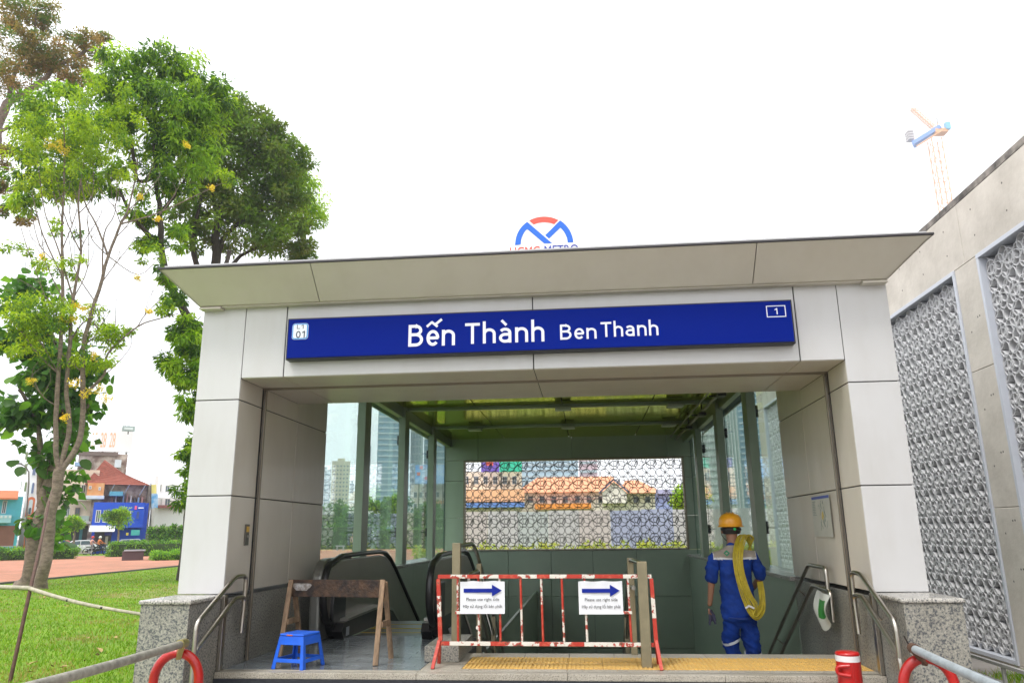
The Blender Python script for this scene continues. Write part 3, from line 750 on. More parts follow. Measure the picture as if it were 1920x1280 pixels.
for px in (863, 1176):
    p = at_y(px, 1147, byy); put(MB().box(p.x-.04, p.x+.04, byy-.03, byy-.018, p.z-.012, p.z+.012).build('sign_batten', wht, None), barr)
paper = mat('white_paper', (.80, .81, .84), .6, bump=.25, bscale=3); arrow_m = mat('arrow_blue', (.006, .02, .26), .6, spec=.2); ink = mat('black_ink', (.015, .015, .018), .6)
def notice(a, b, lab, seed):
    p, q = at_y(*a, byy-.035), at_y(*b, byy-.035); w, h = q.x-p.x, p.z-q.z
    n = thing('paper_notice', lab, 'notice', (p.x, byy-.035, q.z), 0, 'direction notices on the barrier')
    rr = random.Random(seed); nx, nz = 14, 10; V = []; F = []
    for j in range(nz+1):
        for i in range(nx+1):
            u, v = i/nx, j/nz; y = -.004*math.sin(u*5+seed)*(v)-.010*max(0, v-.80)*5*abs(math.sin(u*9+seed))
            V.append((p.x+u*w, byy-.030+y-.002, q.z+v*h-(.008*abs(math.sin(u*7.0+seed)) if j == nz else 0)))
    for j in range(nz):
        for i in range(nx): a_ = j*(nx+1)+i; F.append((a_, a_+1, a_+nx+2, a_+nx+1))
    mb = MB(); mb.add(V, F, smooth=True); put(mb.build('sheet', paper, None), n)
    yb_ = byy-.040
    L, H = w*.86, h*.36; x0 = p.x+w*.08; zc = p.z-h*.30
    a0 = [(0, -.055*h*1.1), (L*.74, -.055*h*1.1), (L*.74, -H/2), (L, 0), (L*.74, H/2), (L*.74, .055*h*1.1), (0, .055*h*1.1)]
    plate('arrow', arrow_m, a0, (x0, yb_, zc), 0, n, .001)
    put(text('Please use right side', 'lettering', ink, (p.x+w*.14, yb_, p.z-h*.64), Uv, Vv, w=w*.74, h=h*.125, extrude=.001, offset=.004), n)
    put(text('Hãy sử dụng lối bên phải', 'lettering', ink, (p.x+w*.07, yb_, p.z-h*.845), Uv, Vv, w=w*.87, h=h*.15, extrude=.001, offset=.004), n)
    return n
notice((863, 1088), (946.5, 1150), 'white paper notice with blue arrow and black text, left one on the barrier', 1)
notice((1084, 1088), (1169, 1151), 'white paper notice with blue arrow and black text, right one on the barrier', 2.2)

# ---------------------------------------------------------------- blue plastic stool
bp_m = mat('blue_plastic', (.020, .13, .72), .35, var=.08, vscale=10)
sx, sy = -2.565, .235
stool = thing('plastic_stool', 'small blue plastic stool standing on the tiles by the left plinth', 'stool', (sx, sy, 0), R(-14))
tw, bw_, hh = .125, .165, .285
put_l = lambda o, p: (setattr(o, 'parent', p), o)[1]
sm = MB(); sm.box(-tw, tw, -tw, tw, hh-.022, hh); put_l(sm.build('seat', bp_m, None, bevel=.01), stool)
def side_pt(u, z):       # u -1..1 along a side at height z
    h_ = bw_+(tw-bw_)*z/(hh-.02); return h_
for k in range(4):
    M = Matrix.Rotation(k*PI/2, 4, 'Z')
    def q4(u0, u1, z0, z1, t=.010):
        vs = []
        for (u, z) in ((u0, z0), (u1, z0), (u1, z1), (u0, z1)):
            h_ = side_pt(0, z); vs.append(Vector((u*h_, -h_, z)))
        bk = [v+Vector((0, t, 0)) for v in vs]
        return [M @ v for v in vs+bk], [(0, 1, 2, 3), (7, 6, 5, 4), (0, 4, 5, 1), (1, 5, 6, 2), (2, 6, 7, 3), (3, 7, 4, 0)]
    mb = MB()
    for a in ((-.78, .78, hh-.075, hh-.023), (-.78, .78, .055, .085), (-.78, .78, .195, .212)): mb.add(*q4(*a))
    put_l(mb.build('side_frame', bp_m, None, bevel=.003), stool)
    mb = MB(); mb.add(*q4(.76, 1.0, .0, hh-.023)); mb.add(*[z for z in [None]][:0]) if False else None
    M = Matrix.Rotation((k+1)*PI/2, 4, 'Z'); mb.add(*q4(-1.0, -.76, .0, hh-.023))
    put_l(mb.build('leg', bp_m, None, bevel=.004), stool)
put_l(MB().box(-.05, .01, -tw-.0015, -tw+.002, hh-.016, hh-.007).build('sticker', mat('orange_sticker', (.6, .16, .05), .5), None), stool)

# ---------------------------------------------------------------- wooden sawhorse with dark board
wood = mat('weathered_wood', (.25, .165, .10), .75, var=.35, vscale=5, bump=.4, bscale=30, stretch=(6, 6, 1)); wood2 = mat('dirty_board', (.075, .04, .022), .8, col2=(.02, .014, .012), vscale=9, bump=.5, bscale=40, lo=.4, hi=.6)
saw = thing('sawhorse', 'rough wooden sawhorse with a dark stained board across the escalator lane', 'sawhorse', (-2.35, .6, 0))
for x, ya, yb_, top in ((-1.895, .31, .72, .71), (-2.86, .52, .98, .70)):
    ym = (ya+yb_)/2-.03
    put(MB().bar((x, ya, .0), (x+.0, ym-.012, top), .045, .028).build('leg', wood, None, bevel=.003), saw)
    put(MB().bar((x+.035, yb_, .0), (x+.01, ym+.03, top-.02), .045, .028).build('leg', wood, None, bevel=.003), saw)
    put(MB().bar((x+.02, (ya+ym)/2-.01, .33), (x+.03, (yb_+ym)/2+.01, .33), .03, .05).build('brace', wood, None, bevel=.003), saw)
bd = MB(); bd.bar((-2.875, .735, .625), (-1.88, .47, .632), .028, .155); put(bd.build('board', wood2, None, bevel=.002), saw)
# torn, whitish smear left on the board
a, b = Vector((-2.875, .735, .625)), Vector((-1.88, .47, .632)); u = (b-a).normalized(); n_ = Vector((u.y, -u.x, 0))
pts = [(.10*math.cos(t)*(1+.25*math.sin(3*t))+.14, .045*math.sin(t)*(1+.3*math.cos(2*t))+.01) for t in [i*2*PI/18 for i in range(18)]]
ar = MB(); vv, ff = polyplate(pts, a+n_*.0148, u, (0, 0, 1), .0015); ar.add(vv, ff); put(ar.build('white_smear', mat('smear', (.42, .41, .40), .8, col2=(.16, .13, .11), vscale=25), None), saw)

# ---------------------------------------------------------------- hooped bollards and pipes at the sides
hoop_r = mat('hoop_red', (.42, .008, .006), .3, var=.2, vscale=9, coat=.3, bump=.15); hoop_w = mat('hoop_white', (.7, .7, .68), .4, var=.1, vscale=12)
pipe_m = mat('galvanised_pipe', (.34, .32, .27), .5, .3, var=.25, vscale=14, bump=.2, bscale=30); clip_m = mat('brass_clip', (.42, .36, .14), .4, .8)
grey_pipe = mat('grey_pipe', (.34, .38, .40), .45, .1, var=.15, vscale=14)
def hoop(label, cx_, cy_, top, w, rz):
    o = thing('hoop_bollard', label, 'bollard', (cx_, cy_, GZ), 0, 'red and white hoops holding the pipes')
    M = Matrix.Translation((cx_, cy_, 0)) @ Matrix.Rotation(rz, 4, 'Z'); r = w/2
    def arc(a0, a1, n=14): return [M @ Vector((r*math.cos(R(a0+(a1-a0)*i/n)), 0, top-r*1.15+r*1.15*math.sin(R(a0+(a1-a0)*i/n)))) for i in range(n+1)]
    zb_ = top-r*1.15
    put(MB().tube([M @ Vector((r*1.04, 0, zb_-.10))]+arc(0, 180, 22)+[M @ Vector((-r*1.04, 0, zb_-.10))], .032, 14).build('hoop', hoop_r, None), o)
    for s in (1, -1):
        put(MB().tube([M @ Vector((s*r*1.04, 0, zb_-.101)), M @ Vector((s*r*1.06, 0, zb_-.28))], .0322, 14).build('white_band', hoop_w, None), o)
        put(MB().tube([M @ Vector((s*r*1.06, 0, zb_-.281)), M @ Vector((s*r*1.08, 0, GZ))], .032, 14).build('hoop_foot', hoop_r, None), o)
    return o
hl = at_y(335, 1222, -1.2); hoop('red and white hoop bollard in front of the left granite plinth', hl.x, -1.2, hl.z-.004, .31, R(8))
hr = at_y(1735, 1232, -1.2); hoop('bright red hoop bollard in front of the right granite plinth', hr.x, -1.2, hr.z-.004, .30, R(-8))
def clamp_pipe(label, name, p, q, r, m, hx, clipm):
    o = thing(name, label, 'pipe rail', (p.x, p.y, p.z)); n = 10
    pts = [p.lerp(q, i/n)+Vector((0, 0, -.012*math.sin(PI*i/n))) for i in range(n+1)]
    put(MB().tube(pts, r, 14).build('pipe', m, None), o)
    c = MB(); c.tube([p+(q-p)*.012, p+(q-p)*.045], r*1.25, 12); c.bar((hx.x, hx.y, hx.z-.03), (p+(q-p)*.028), .035, .05); put(c.build('pipe_clamp', clipm, None, bevel=.003), o)
a = at_y(350, 1204, -1.2); b = at_y(40, 1287, -3.3); b2 = a+(b-a)*1.5
clamp_pipe('weathered grey pipe running from the left hoop towards the camera over the lawn', 'pipe_rail', a, b2, .026, pipe_m, hl, clip_m)
a = at_y(1708, 1213, -1.2); b = at_y(1872, 1283, -2.6); b2 = a+(b-a)*1.6
clamp_pipe('smooth grey pipe running from the right hoop out of the frame', 'pipe_rail', a, b2, .026, grey_pipe, hr, mat('rusty_clip', (.10, .05, .03), .7))
# dark tie sticking up from the right clamp
c = at_y(1712, 1222, -1.22); put(MB().bar(c, c+Vector((-.045, 0, .10)), .012, .006).build('tie_end', black, None), bpy.data.objects['pipe_rail.001'])

# red post with a white band on the first step
pb = at_y(1589, 1262, -.30); rp = at_y(1588, 1220, -.30)
red_pl = mat('red_plastic', (.46, .008, .007), .3, coat=.3)
bo = thing('red_marker_post', 'thick red marker post with a white band on the step right of the tactile strip', 'marker post', (rp.x, -.30, GZ+.12))
r = .088; zt = rp.z
put(MB().lathe([(r*.93, GZ+.12), (r, GZ+.14), (r, zt-.068)], 28, (rp.x, -.30, 0)).build('post', red_pl, None), bo)
put(MB().lathe([(r*1.01, zt-.067), (r*1.01, zt-.026)], 28, (rp.x, -.30, 0)).build('white_band', mat('band_white', (.75, .72, .72), .35), None), bo)
put(MB().lathe([(r*.96, zt-.0255), (r*1.02, zt-.016), (r*.9, zt-.002), (r*.3, zt+.004)], 28, (rp.x, -.30, 0)).build('cap', red_pl, None), bo)
put(MB().tube(bend([(rp.x-.02, -.30-r, zt-.09), (rp.x-.105, -.36, zt-.10), (rp.x-.105, -.36, zt-.15), (rp.x-.02, -.30-r, zt-.16)], .03), .014, 8).build('chain_eye', red_pl, None), bo)
put(MB().box(rp.x-.004, rp.x+.004, -.30-r-.006, -.30-r+.01, zt-.5, zt-.07).build('seam_rib', red_pl, None), bo)

# ---------------------------------------------------------------- map poster on the right pillar, flyer on the handrail
px_ = XR0-.0140
c0, c1 = at_x(1522, 932, px_), at_x(1556, 925, px_); d0, d1 = at_x(1527, 1007, px_), at_x(1561, 1004, px_)
ya, yb2, z0, z1 = (c0.y+d0.y)/2, (c1.y+d1.y)/2, (d0.z+d1.z)/2, (c0.z+c1.z)/2
po = thing('map_poster', 'faded paper map poster with a blue heading on the right pillar wall', 'poster', (px_, yb2, z0))
U2 = (0, -1, 0)
wP, hP = abs(ya-yb2), z1-z0
O = Vector((px_, ya, z0))
pm = mat('faded_paper', (.52, .52, .46), .5, var=.06, vscale=6)
plate('sheet', pm, [(0, 0), (wP, 0), (wP, hP), (0, hP)], O, .001, po, .001, U2)
plate('heading', mat('poster_blue', (.06, .10, .40), .5), [(.02, hP-.03), (wP-.01, hP-.03), (wP-.01, hP-.004), (.02, hP-.004)], O, .0025, po, .0008, U2)
rl = MB(); rr = random.Random(3)
gm = mat('map_line', (.22, .28, .26), .6); 
for i in range(16):
    x_, y_ = .2+rr.random()*.26, .05+rr.random()*.28
    pts = [O+Vector(U2)*(x_+.03*math.sin(k*.9+i))+Vector((-.003, 0, y_+k*.03*rr.uniform(.5, 1.2))) for k in range(4)]
    rl.tube([p for p in pts if z0 < p.z < z1-.035], .0018, 4) if len([p for p in pts if z0 < p.z < z1-.035]) > 1 else None
put(rl.build('map_lines', gm, None), po)
tl = MB()
for i in range(9): z_ = z1-.055-i*.016; tl.box(px_-.004, px_-.002, ya-.03-rr.uniform(.06, .12), ya-.03, z_, z_+.005)
put(tl.build('text_lines', gm, None), po)
plate('map_mark', mat('map_yellow', (.6, .45, .08), .5), [(.30, .17), (.34, .15), (.37, .20), (.35, .24), (.31, .22)], O, .003, po, .0008, U2)
# flyer
fl = thing('hanging_flyer', 'crumpled white and green flyer tied to the handrail on the right', 'flyer', (2.17, .95, .28))
V = []; F = []; nx, nz = 8, 10
for j in range(nz+1):
    for i in range(nx+1):
        u, v = i/nx, j/nz
        V.append((2.165-.03*math.sin(v*3.3)-.012*math.sin(u*6+v*4), 1.21-.42*u-.04*(1-v)*(1-2*u), .555-.018*u-(1-v)*(.29+.05*math.sin(u*4))))
for j in range(nz):
    for i in range(nx): a_ = j*(nx+1)+i; F.append((a_, a_+1, a_+nx+2, a_+nx+1))
mb = MB(); mb.v = V; 
for f in F:
    c = f[0]; i, j = c % (nx+1), c//(nx+1); mb.f.append(list(f)); mb.sm.append(True); mb.m.append(1 if (3 <= j <= 7 and 2 <= i <= 6) else 0)
put(mb.build('flyer_sheet', [mat('flyer_white', (.55, .57, .52), .5), mat('flyer_green', (.03, .22, .035), .5)], None), fl)
tag(fl)

# ---------------------------------------------------------------- worker walking down the stair
def skin_mesh(name, joints, edges, mats, parent, matf=None, sub=2, root=0, folds=0, kneef=None):
    me = bpy.data.meshes.new(name); bm = bmesh.new(); L = bm.verts.layers.skin.verify(); vs = []
    for co, r_ in joints:
        v = bm.verts.new(co); v[L].radius = (r_, r_) if not isinstance(r_, tuple) else r_; vs.append(v)
    for a_, b_ in edges: bm.edges.new((vs[a_], vs[b_]))
    vs[root][L].use_root = True
    bm.to_mesh(me); bm.free(); o = bpy.data.objects.new(name, me); COL.objects.link(o)
    sk = o.modifiers.new('skin', 'SKIN'); sk.use_smooth_shade = True; sk.branch_smoothing = .6
    sb = o.modifiers.new('sub', 'SUBSURF'); sb.levels = sub; sb.render_levels = sub
    dg = bpy.context.evaluated_depsgraph_get(); ev = o.evaluated_get(dg); m2 = bpy.data.meshes.new_from_object(ev)
    o.modifiers.clear(); o.data = m2; m2.name = name
    m2.materials.clear()
    for m in mats: m2.materials.append(m)
    if matf:
        for p in m2.polygons: p.material_index = matf(p.center)
    if folds:
        co = [v.co.copy() for v in m2.vertices]; nn = [v.normal.copy() for v in m2.vertices]
        for v, c, n_ in zip(m2.vertices, co, nn):
            q = Vector((c.x*7, c.y*7, c.z*(17 if kneef is None else 22)+c.x*9)); a_ = noise.noise(q)*.6+noise.noise(q*2.3)*.4
            ridge = (1-abs(noise.noise(Vector((c.x*5+3, c.y*5, c.z*11+c.x*6)))))**4
            v.co = c+n_*(a_*folds+ridge*folds*.9-folds*.4)
    for p in m2.polygons: p.use_smooth = True
    return put(o, parent)
skin = mat('skin', (.30, .15, .09), .5); suit = mat('blue_workwear', (.007, .040, .25), .75, var=.3, vscale=6, bump=.5, bscale=14, spec=.25)
yoke = mat('grey_yoke', (.34, .30, .25), .75); refl = mat('reflective_band', (.66, .68, .70), .35); hair = mat('dark_hair', (.012, .01, .01), .7)
per = thing('person', 'worker in blue overalls and yellow helmet walking down the stair behind the barrier', 'person', (1.50, 1.72, -.62))
PX, PY = 1.515, 1.72
def J(x, y, z): return (PX+x, PY+y, z)
# one continuous body: torso, neck, head, arms with hands, legs with feet
body_j = [(J(.0, 0, .33), .10), (J(0, -.01, .52), .10), (J(0, -.01, .72), .11), (J(0, .0, .86), .075), (J(0, .015, .965), .055), (J(0, .03, 1.06), .058), (J(0, .045, 1.14), .088), (J(0, .045, 1.20), .075),   #0-7
          (J(-.19, 0, .85), .042), (J(-.245, .0, .62), .042), (J(-.275, .02, .40), .028),                 # 8-10 left arm
          (J(.19, 0, .85), .042), (J(.26, .03, .64), .042), (J(.20, .20, .52), .03),                      # 11-13 right arm
          (J(-.085, 0, .24), .06), (J(-.067, .10, -.10), .045), (J(.005, -.03, -.46), .034), (J(.01, .03, -.57), .034),     # 14-17
          (J(.09, 0, .24), .06), (J(.128, .06, -.14), .045), (J(.13, .16, -.52), .036), (J(.13, .27, -.60), .034)]      # 18-21
body_e = [(0, 1), (1, 2), (2, 3), (3, 4), (4, 5), (5, 6), (6, 7), (3, 8), (8, 9), (9, 10), (3, 11), (11, 12), (12, 13), (0, 14), (14, 15), (15, 16), (16, 17), (0, 18), (18, 19), (19, 20), (20, 21)]
# hand palms
body_j += [(J(-.285, .03, .355), .026), (J(.17, .24, .51), .026)]; body_e += [(10, 22), (13, 23)]
skin_mesh('body', body_j, body_e, [skin], per)
def fingers(palm, d, side, name):
    d = Vector(d).normalized(); s_ = Vector(side).normalized(); pm_ = Vector(palm)
    mb = MB()
    for i, ln in enumerate((.055, .065, .060, .046)):
        b_ = pm_+s_*((i-1.5)*.017); c_ = d.cross(s_)
        mb.tube([b_, b_+d*ln*.5+c_*.004, b_+d*ln*.85+c_*.016, b_+d*ln+c_*.028], [.0095, .0088, .008, .006], 7)
    mb.tube([pm_-s_*.02, pm_-s_*.04+d*.025, pm_-s_*.036+d*.05], [.010, .0095, .007], 7)
    put(mb.build(name, skin, None), per)
fingers(J(-.29, .035, .335), (-.1, .1, -1), (.1, 1, 0), 'fingers'); fingers(J(.16, .26, .505), (-.6, .5, -.1), (.2, .2, 1), 'fingers')
hd = MB(); 
for s_ in (-1, 1): hd.lathe([(.004, -.03), (.013, -.02), (.016, 0), (.013, .02), (.004, .028)], 8, J(s_*.088, .05, 1.115))
put(hd.build('ears', skin, None), per)
nm = MB(); nm.lathe([(.004, -.02), (.014, -.012), (.010, .015), (.004, .03)], 8, J(0, .145, 1.10)); put(nm.build('nose', skin, None), per)
hr_ = MB(); hr_.lathe([(.082, -.055), (.094, -.02), (.093, .03), (.08, .06)], 18, J(0, .036, 1.135)); put(hr_.build('hair', hair, None), per)
# jacket
def jm(c):
    z, y, x = c.z, c.y, c.x-PX
    if z > .965: return 0
    if abs(x) < .215 and z > .845: return 1
    if abs(x) < .22 and z > .825: return 2
    return 0
jj = [(J(0, 0, .17), (.205, .15)), (J(0, 0, .34), (.190, .135)), (J(0, -.005, .54), (.185, .13)), (J(0, -.01, .74), (.195, .135)), (J(0, .0, .870), (.15, .115)), (J(0, .012, .955), (.074, .07)), (J(0, .02, .99), (.066, .064)),
      (J(-.195, 0, .865), .076), (J(-.235, .0, .72), .072), (J(-.255, .0, .575), .068), (J(.195, 0, .865), .076), (J(.245, .015, .73), .072), (J(.27, .05, .60), .068)]
je = [(0, 1), (1, 2), (2, 3), (3, 4), (4, 5), (5, 6), (4, 7), (7, 8), (8, 9), (4, 10), (10, 11), (11, 12)]
jk = skin_mesh('jacket', jj, je, [suit, yoke, refl], per, jm, 4, folds=.014)
tj = [(J(0, 0, .46), (.14, .11)), (J(0, 0, .27), (.165, .13)), (J(-.085, .01, .20), .110), (J(-.095, .07, .05), .095), (J(-.065, .10, -.10), .084), (J(-.005, .00, -.32), .074), (J(.01, -.05, -.50), .068),
      (J(.092, .01, .20), .108), (J(.118, .04, .0), .092), (J(.13, .07, -.16), .080), (J(.13, .13, -.38), .070), (J(.13, .16, -.52), .066)]
te = [(0, 1), (1, 2), (2, 3), (3, 4), (4, 5), (5, 6), (1, 7), (7, 8), (8, 9), (9, 10), (10, 11)]
skin_mesh('trousers', tj, te, [suit], per, None, 4, folds=.016, kneef=1)
for (a_, b_, r_) in ((J(-.086, .078, .030), J(-.078, .082, .008), .095), (J(.125, .06, -.085), J(.127, .065, -.108), .088)):
    put(MB().tube([a_, b_], r_, 20).build('trouser_band', refl, None), per)
put(MB().tube([J(0, 0, .262), J(0, 0, .250)], .186, 24, flat=(.74, 1.0)).build('waist_seam', mat('seam_blue', (.01, .04, .22), .8), None), per)
for c in (J(.01, .0, -.60), J(.13, .21, -.63)):
    put(MB().lathe([(.045, -.03), (.055, -.01), (.052, .04), (.045, .10)], 14, c).build('boot', black, None), per)
# green badge and lettering on the yoke
gb = mat('badge_green', (.01, .20, .10), .6)
yk = PY-.128
plate('back_emblem', gb, [(0, .034), (.03, .064), (.064, .034), (.032, .0)], (PX-.125, yk, .858), .002, per, .002)
plate('back_emblem', yoke, [(.016, .030), (.030, .042), (.046, .034), (.032, .022)], (PX-.125, yk, .858), .005, per, .001)
put(text('F', 'lettering', gb, (PX-.022, yk, .864), Uv, Vv, h=.05, w=.026, extrude=.004, offset=.03), per)
# helmet
hy = mat('helmet_yellow', (.80, .36, .015), .3, coat=.3)
C = Vector(J(0, .045, 1.165)); prof = [(.118, 0), (.121, .015), (.120, .05), (.110, .085), (.088, .112), (.055, .128), (.012, .134)]
hm = MB(); hm.lathe(prof, 28, C); 
put(hm.build('helmet', hy, None), per)
hb = MB(); hb.lathe([(.119, -.006), (.134, -.012), (.136, -.006), (.120, .004)], 28, C); put(hb.build('helmet_brim', hy, None), per)
rb = MB()
for dx in (-.03, 0, .03): rb.tube([C+Vector((dx, -.118*math.cos(t)*.99, .006+.133*math.sin(t))) for t in [R(12+i*156/12) for i in range(13)]], .006, 6)
put(rb.build('helmet_rib', hy, None), per)
put(MB().tube([C+Vector((.1*math.cos(R(a)), .1*math.sin(R(a)), -.035)) for a in range(180, 361, 15)], .016, 8, flat=(1, .5)).build('helmet_harness', black, None), per)
kn = put(MB().lathe([(.014, 0), (.014, .012), (.006, .014)], 12, (0, 0, 0)).build('harness_knob', mat('knob_green', (.02, .5, .12), .4), None), per)
kn.matrix_basis = Matrix.Translation(C+Vector((.018, -.118, -.035))) @ Matrix.Rotation(R(90), 4, 'X'); kn.parent = per; kn.matrix_parent_inverse = per.matrix_basis.inverted()
put(MB().tube([C+Vector((-.10, -.01, -.02)), C+Vector((-.10, .02, -.09)), C+Vector((-.05, .07, -.15)), C+Vector((0, .09, -.155))], .004, 5).build('chin_strap', black, None), per)

# cable coil over the right shoulder
coil = thing('cable_coil', 'big loop of yellow cable hanging from the right shoulder of the worker', 'cable', (PX+.15, PY, .3))
cm = mat('yellow_cable', (.50, .40, .035), .45, var=.15, vscale=20)
base = [(1383, 1006, PY-.01), (1374, 1040, PY-.165), (1378, 1075, PY-.175), (1389, 1112, PY-.18), (1402, 1145, PY-.18), (1420, 1160, PY-.17), (1433, 1145, PY-.11), (1433, 1110, PY-.03), (1426, 1075, PY+.09), (1412, 1035, PY+.13), (1397, 1008, PY+.09)]
bp_ = [at_y(*b) for b in base]
def catmull(P_, n=6):
    out = []; m = len(P_)
    for i in range(m):
        p0_, p1_, p2_, p3_ = P_[i-1], P_[i], P_[(i+1) % m], P_[(i+2) % m]
        for k in range(n):
            t = k/n; out.append(.5*((2*p1_)+(p2_-p0_)*t+(2*p0_-5*p1_+4*p2_-p3_)*t*t+(3*p1_-p0_-3*p2_+p3_)*t**3))
    return out
mb = MB(); rr = random.Random(5); cen = sum(bp_, Vector())/len(bp_)
for i in range(17):
    k = i/16; P2 = []
    for j, p in enumerate(bp_):
        q = cen+(p-cen)*(1-.0*k); off = Vector((k*.095 if j in (0, 1, 2, 3, 4, 10) else -k*.05, rr.uniform(-.012, .012), rr.uniform(-.008, .008)))
        if j in (5, 6, 4): off += Vector((0, 0, k*.055))
        P2.append(q+off+Vector((rr.uniform(-.006, .006), 0, 0)))
    mb.tube(catmull(P2), .0058, 6, closed=True)
put(mb.build('cable_loops', cm, None), coil)
put(MB().tube([at_y(1398, 1140, PY-.2), at_y(1404, 1135, PY-.205), at_y(1414, 1140, PY-.2)], .011, 7).build('cable_tie', mat('tie_white', (.7, .7, .7), .5), None), coil)
# dark gloves held in the left hand
gl_ = MB(); rr = random.Random(9); c = Vector(J(-.275, .03, .27))
for i in range(7):
    a_ = c+Vector((rr.uniform(-.02, .02), rr.uniform(-.02, .02), .05)); b_ = c+Vector((rr.uniform(-.03, .07), rr.uniform(-.03, .03), -.05-rr.random()*.05))
    gl_.tube([a_, (a_+b_)/2+Vector((.01, 0, 0)), b_], [.016, .018, .009], 7)
tag(gl_.build('work_gloves', mat('dark_gloves', (.05, .05, .09), .8)), 'dark work gloves held in the left hand of the worker', 'gloves')
# ---------------------------------------------------------------- ground
asph = mat('asphalt', (.06, .06, .062), .85, var=.2, vscale=.6)
pave = mat('pavement_stone', (.24, .22, .20), .8, var=.2, vscale=1.5)
def brickmat():
    m = bpy.data.materials.new('red_paving'); MATS['red_paving'] = m; t, b = nodes(m)
    tc = t.nodes.new("ShaderNodeTexCoord"); br = t.nodes.new("ShaderNodeTexBrick"); br.inputs['Scale'].default_value = 1
    br.inputs['Brick Width'].default_value = .42; br.inputs['Row Height'].default_value = .21; br.inputs['Mortar Size'].default_value = .012
    br.inputs[1].default_value = (.52, .215, .13, 1); br.inputs[2].default_value = (.42, .18, .11, 1); br.inputs[3].default_value = (.26, .15, .10, 1)
    n = t.nodes.new("ShaderNodeTexNoise"); n.inputs['Scale'].default_value = .35; n.inputs['Detail'].default_value = 8; n.inputs['Roughness'].default_value = .7
    r = t.nodes.new("ShaderNodeValToRGB"); r.color_ramp.elements[0].position = .35; r.color_ramp.elements[0].color = (.70, .72, .60, 1); r.color_ramp.elements[1].position = .65; r.color_ramp.elements[1].color = (1.08, 1, .98, 1)
    mm = t.nodes.new("ShaderNodeMix"); mm.data_type = 'RGBA'; mm.blend_type = 'MULTIPLY'; mm.inputs[0].default_value = 1
    t.links.new(tc.outputs['Object'], br.inputs[0]); t.links.new(tc.outputs['Object'], n.inputs['Vector']); t.links.new(n.outputs[0], r.inputs[0])
    t.links.new(br.outputs[0], mm.inputs[6]); t.links.new(r.outputs[0], mm.inputs[7]); t.links.new(mm.outputs[2], b.inputs['Base Color']); b.inputs['Roughness'].default_value = .8
    return m
redp = brickmat()
def grassmat(name, c1, c2, c3):
    m = bpy.data.materials.new(name); MATS[name] = m; t, b = nodes(m)
    tc = t.nodes.new("ShaderNodeTexCoord"); n = t.nodes.new("ShaderNodeTexNoise"); n.inputs['Scale'].default_value = .9; n.inputs['Detail'].default_value = 10; n.inputs['Roughness'].default_value = .75
    r = t.nodes.new("ShaderNodeValToRGB"); e = r.color_ramp.elements; e[0].position = .34; e[0].color = (*c3, 1); e[1].position = .62; e[1].color = (*c2, 1); x = e.new(.45); x.color = (*c1, 1)
    t.links.new(tc.outputs['Object'], n.inputs['Vector']); t.links.new(n.outputs[0], r.inputs[0]); t.links.new(r.outputs[0], b.inputs['Base Color']); b.inputs['Roughness'].default_value = .9
    n2 = t.nodes.new("ShaderNodeTexNoise"); n2.inputs['Scale'].default_value = 30; bp = t.nodes.new("ShaderNodeBump"); bp.inputs['Strength'].default_value = .8; bp.inputs['Distance'].default_value = .05
    t.links.new(tc.outputs['Object'], n2.inputs['Vector']); t.links.new(n2.outputs[0], bp.inputs['Height']); t.links.new(bp.outputs[0], b.inputs['Normal'])
    return m
lawn_m = grassmat('lawn_soil', (.13, .24, .008), (.19, .32, .010), (.24, .17, .05))
def sheet(name, pts, z, m, **kw):
    mb = MB(); mb.add([(x, y, z) for x, y in pts], [list(range(len(pts)))]); 
    ar = sum(pts[i][0]*pts[(i+1) % len(pts)][1]-pts[(i+1) % len(pts)][0]*pts[i][1] for i in range(len(pts)))
    if ar < 0: mb.f = [list(reversed(f)) for f in mb.f]
    return mb.build(name, m, None, kind='structure', **kw)
# the ground has a shaft opening under the stair hall
gm_ = MB(); Lg = 900
hx0, hx1, hy0, hy1 = XL0+.05, XR1-.05, 0.2, YB+.1
gm_.add([(-Lg, -Lg, GZ), (Lg, -Lg, GZ), (Lg, hy0, GZ), (-Lg, hy0, GZ), (-Lg, hy1, GZ), (Lg, hy1, GZ), (Lg, Lg, GZ), (-Lg, Lg, GZ), (hx0, hy0, GZ), (hx1, hy0, GZ), (hx0, hy1, GZ), (hx1, hy1, GZ)],
        [(0, 1, 2, 9, 8, 3), (3, 8, 10, 4), (9, 2, 5, 11), (4, 10, 11, 5, 6, 7)])
gm_.build('ground', pave, None, kind='structure')
def gp(px, py): p = at_z(px, py, GZ); return (p.x, p.y)
L1, L2 = gp(-260, 1120), gp(335, 1062); L3 = gp(615, 1066); L4 = gp(860, 1052)
lawn_pts = [(XL0-.02, -9), (-14, -12), (-30, 2), L1, gp(0, 1095.5), L2, L3, (-6.0, 36), (XL0-.02, 34)]
sheet('lawn', lawn_pts, GZ+.006, lawn_m)
sheet('plaza_paving', [(-100, -20), (-30, -20), (-31, 2), gp(-259, 1121), gp(0, 1096.5), gp(335, 1063), (L3[0], L3[1]-.4), (-6, 34), (30, 34), (60, 70), gp(860, 1027), gp(600, 1030), gp(335, 1039), gp(0, 1045), (-120, 50)], GZ+.003, redp)
kb_ = MB()
for a, b in ((L1, gp(0, 1095.5)), (gp(0, 1095.5), L2), (L2, L3)):
    kb_.bar((a[0], a[1], GZ+.03), (b[0], b[1], GZ+.03), .12, .10)
tag(kb_.build('lawn_kerb', mat('kerb_dark', (.10, .095, .085), .8)), kind='structure')
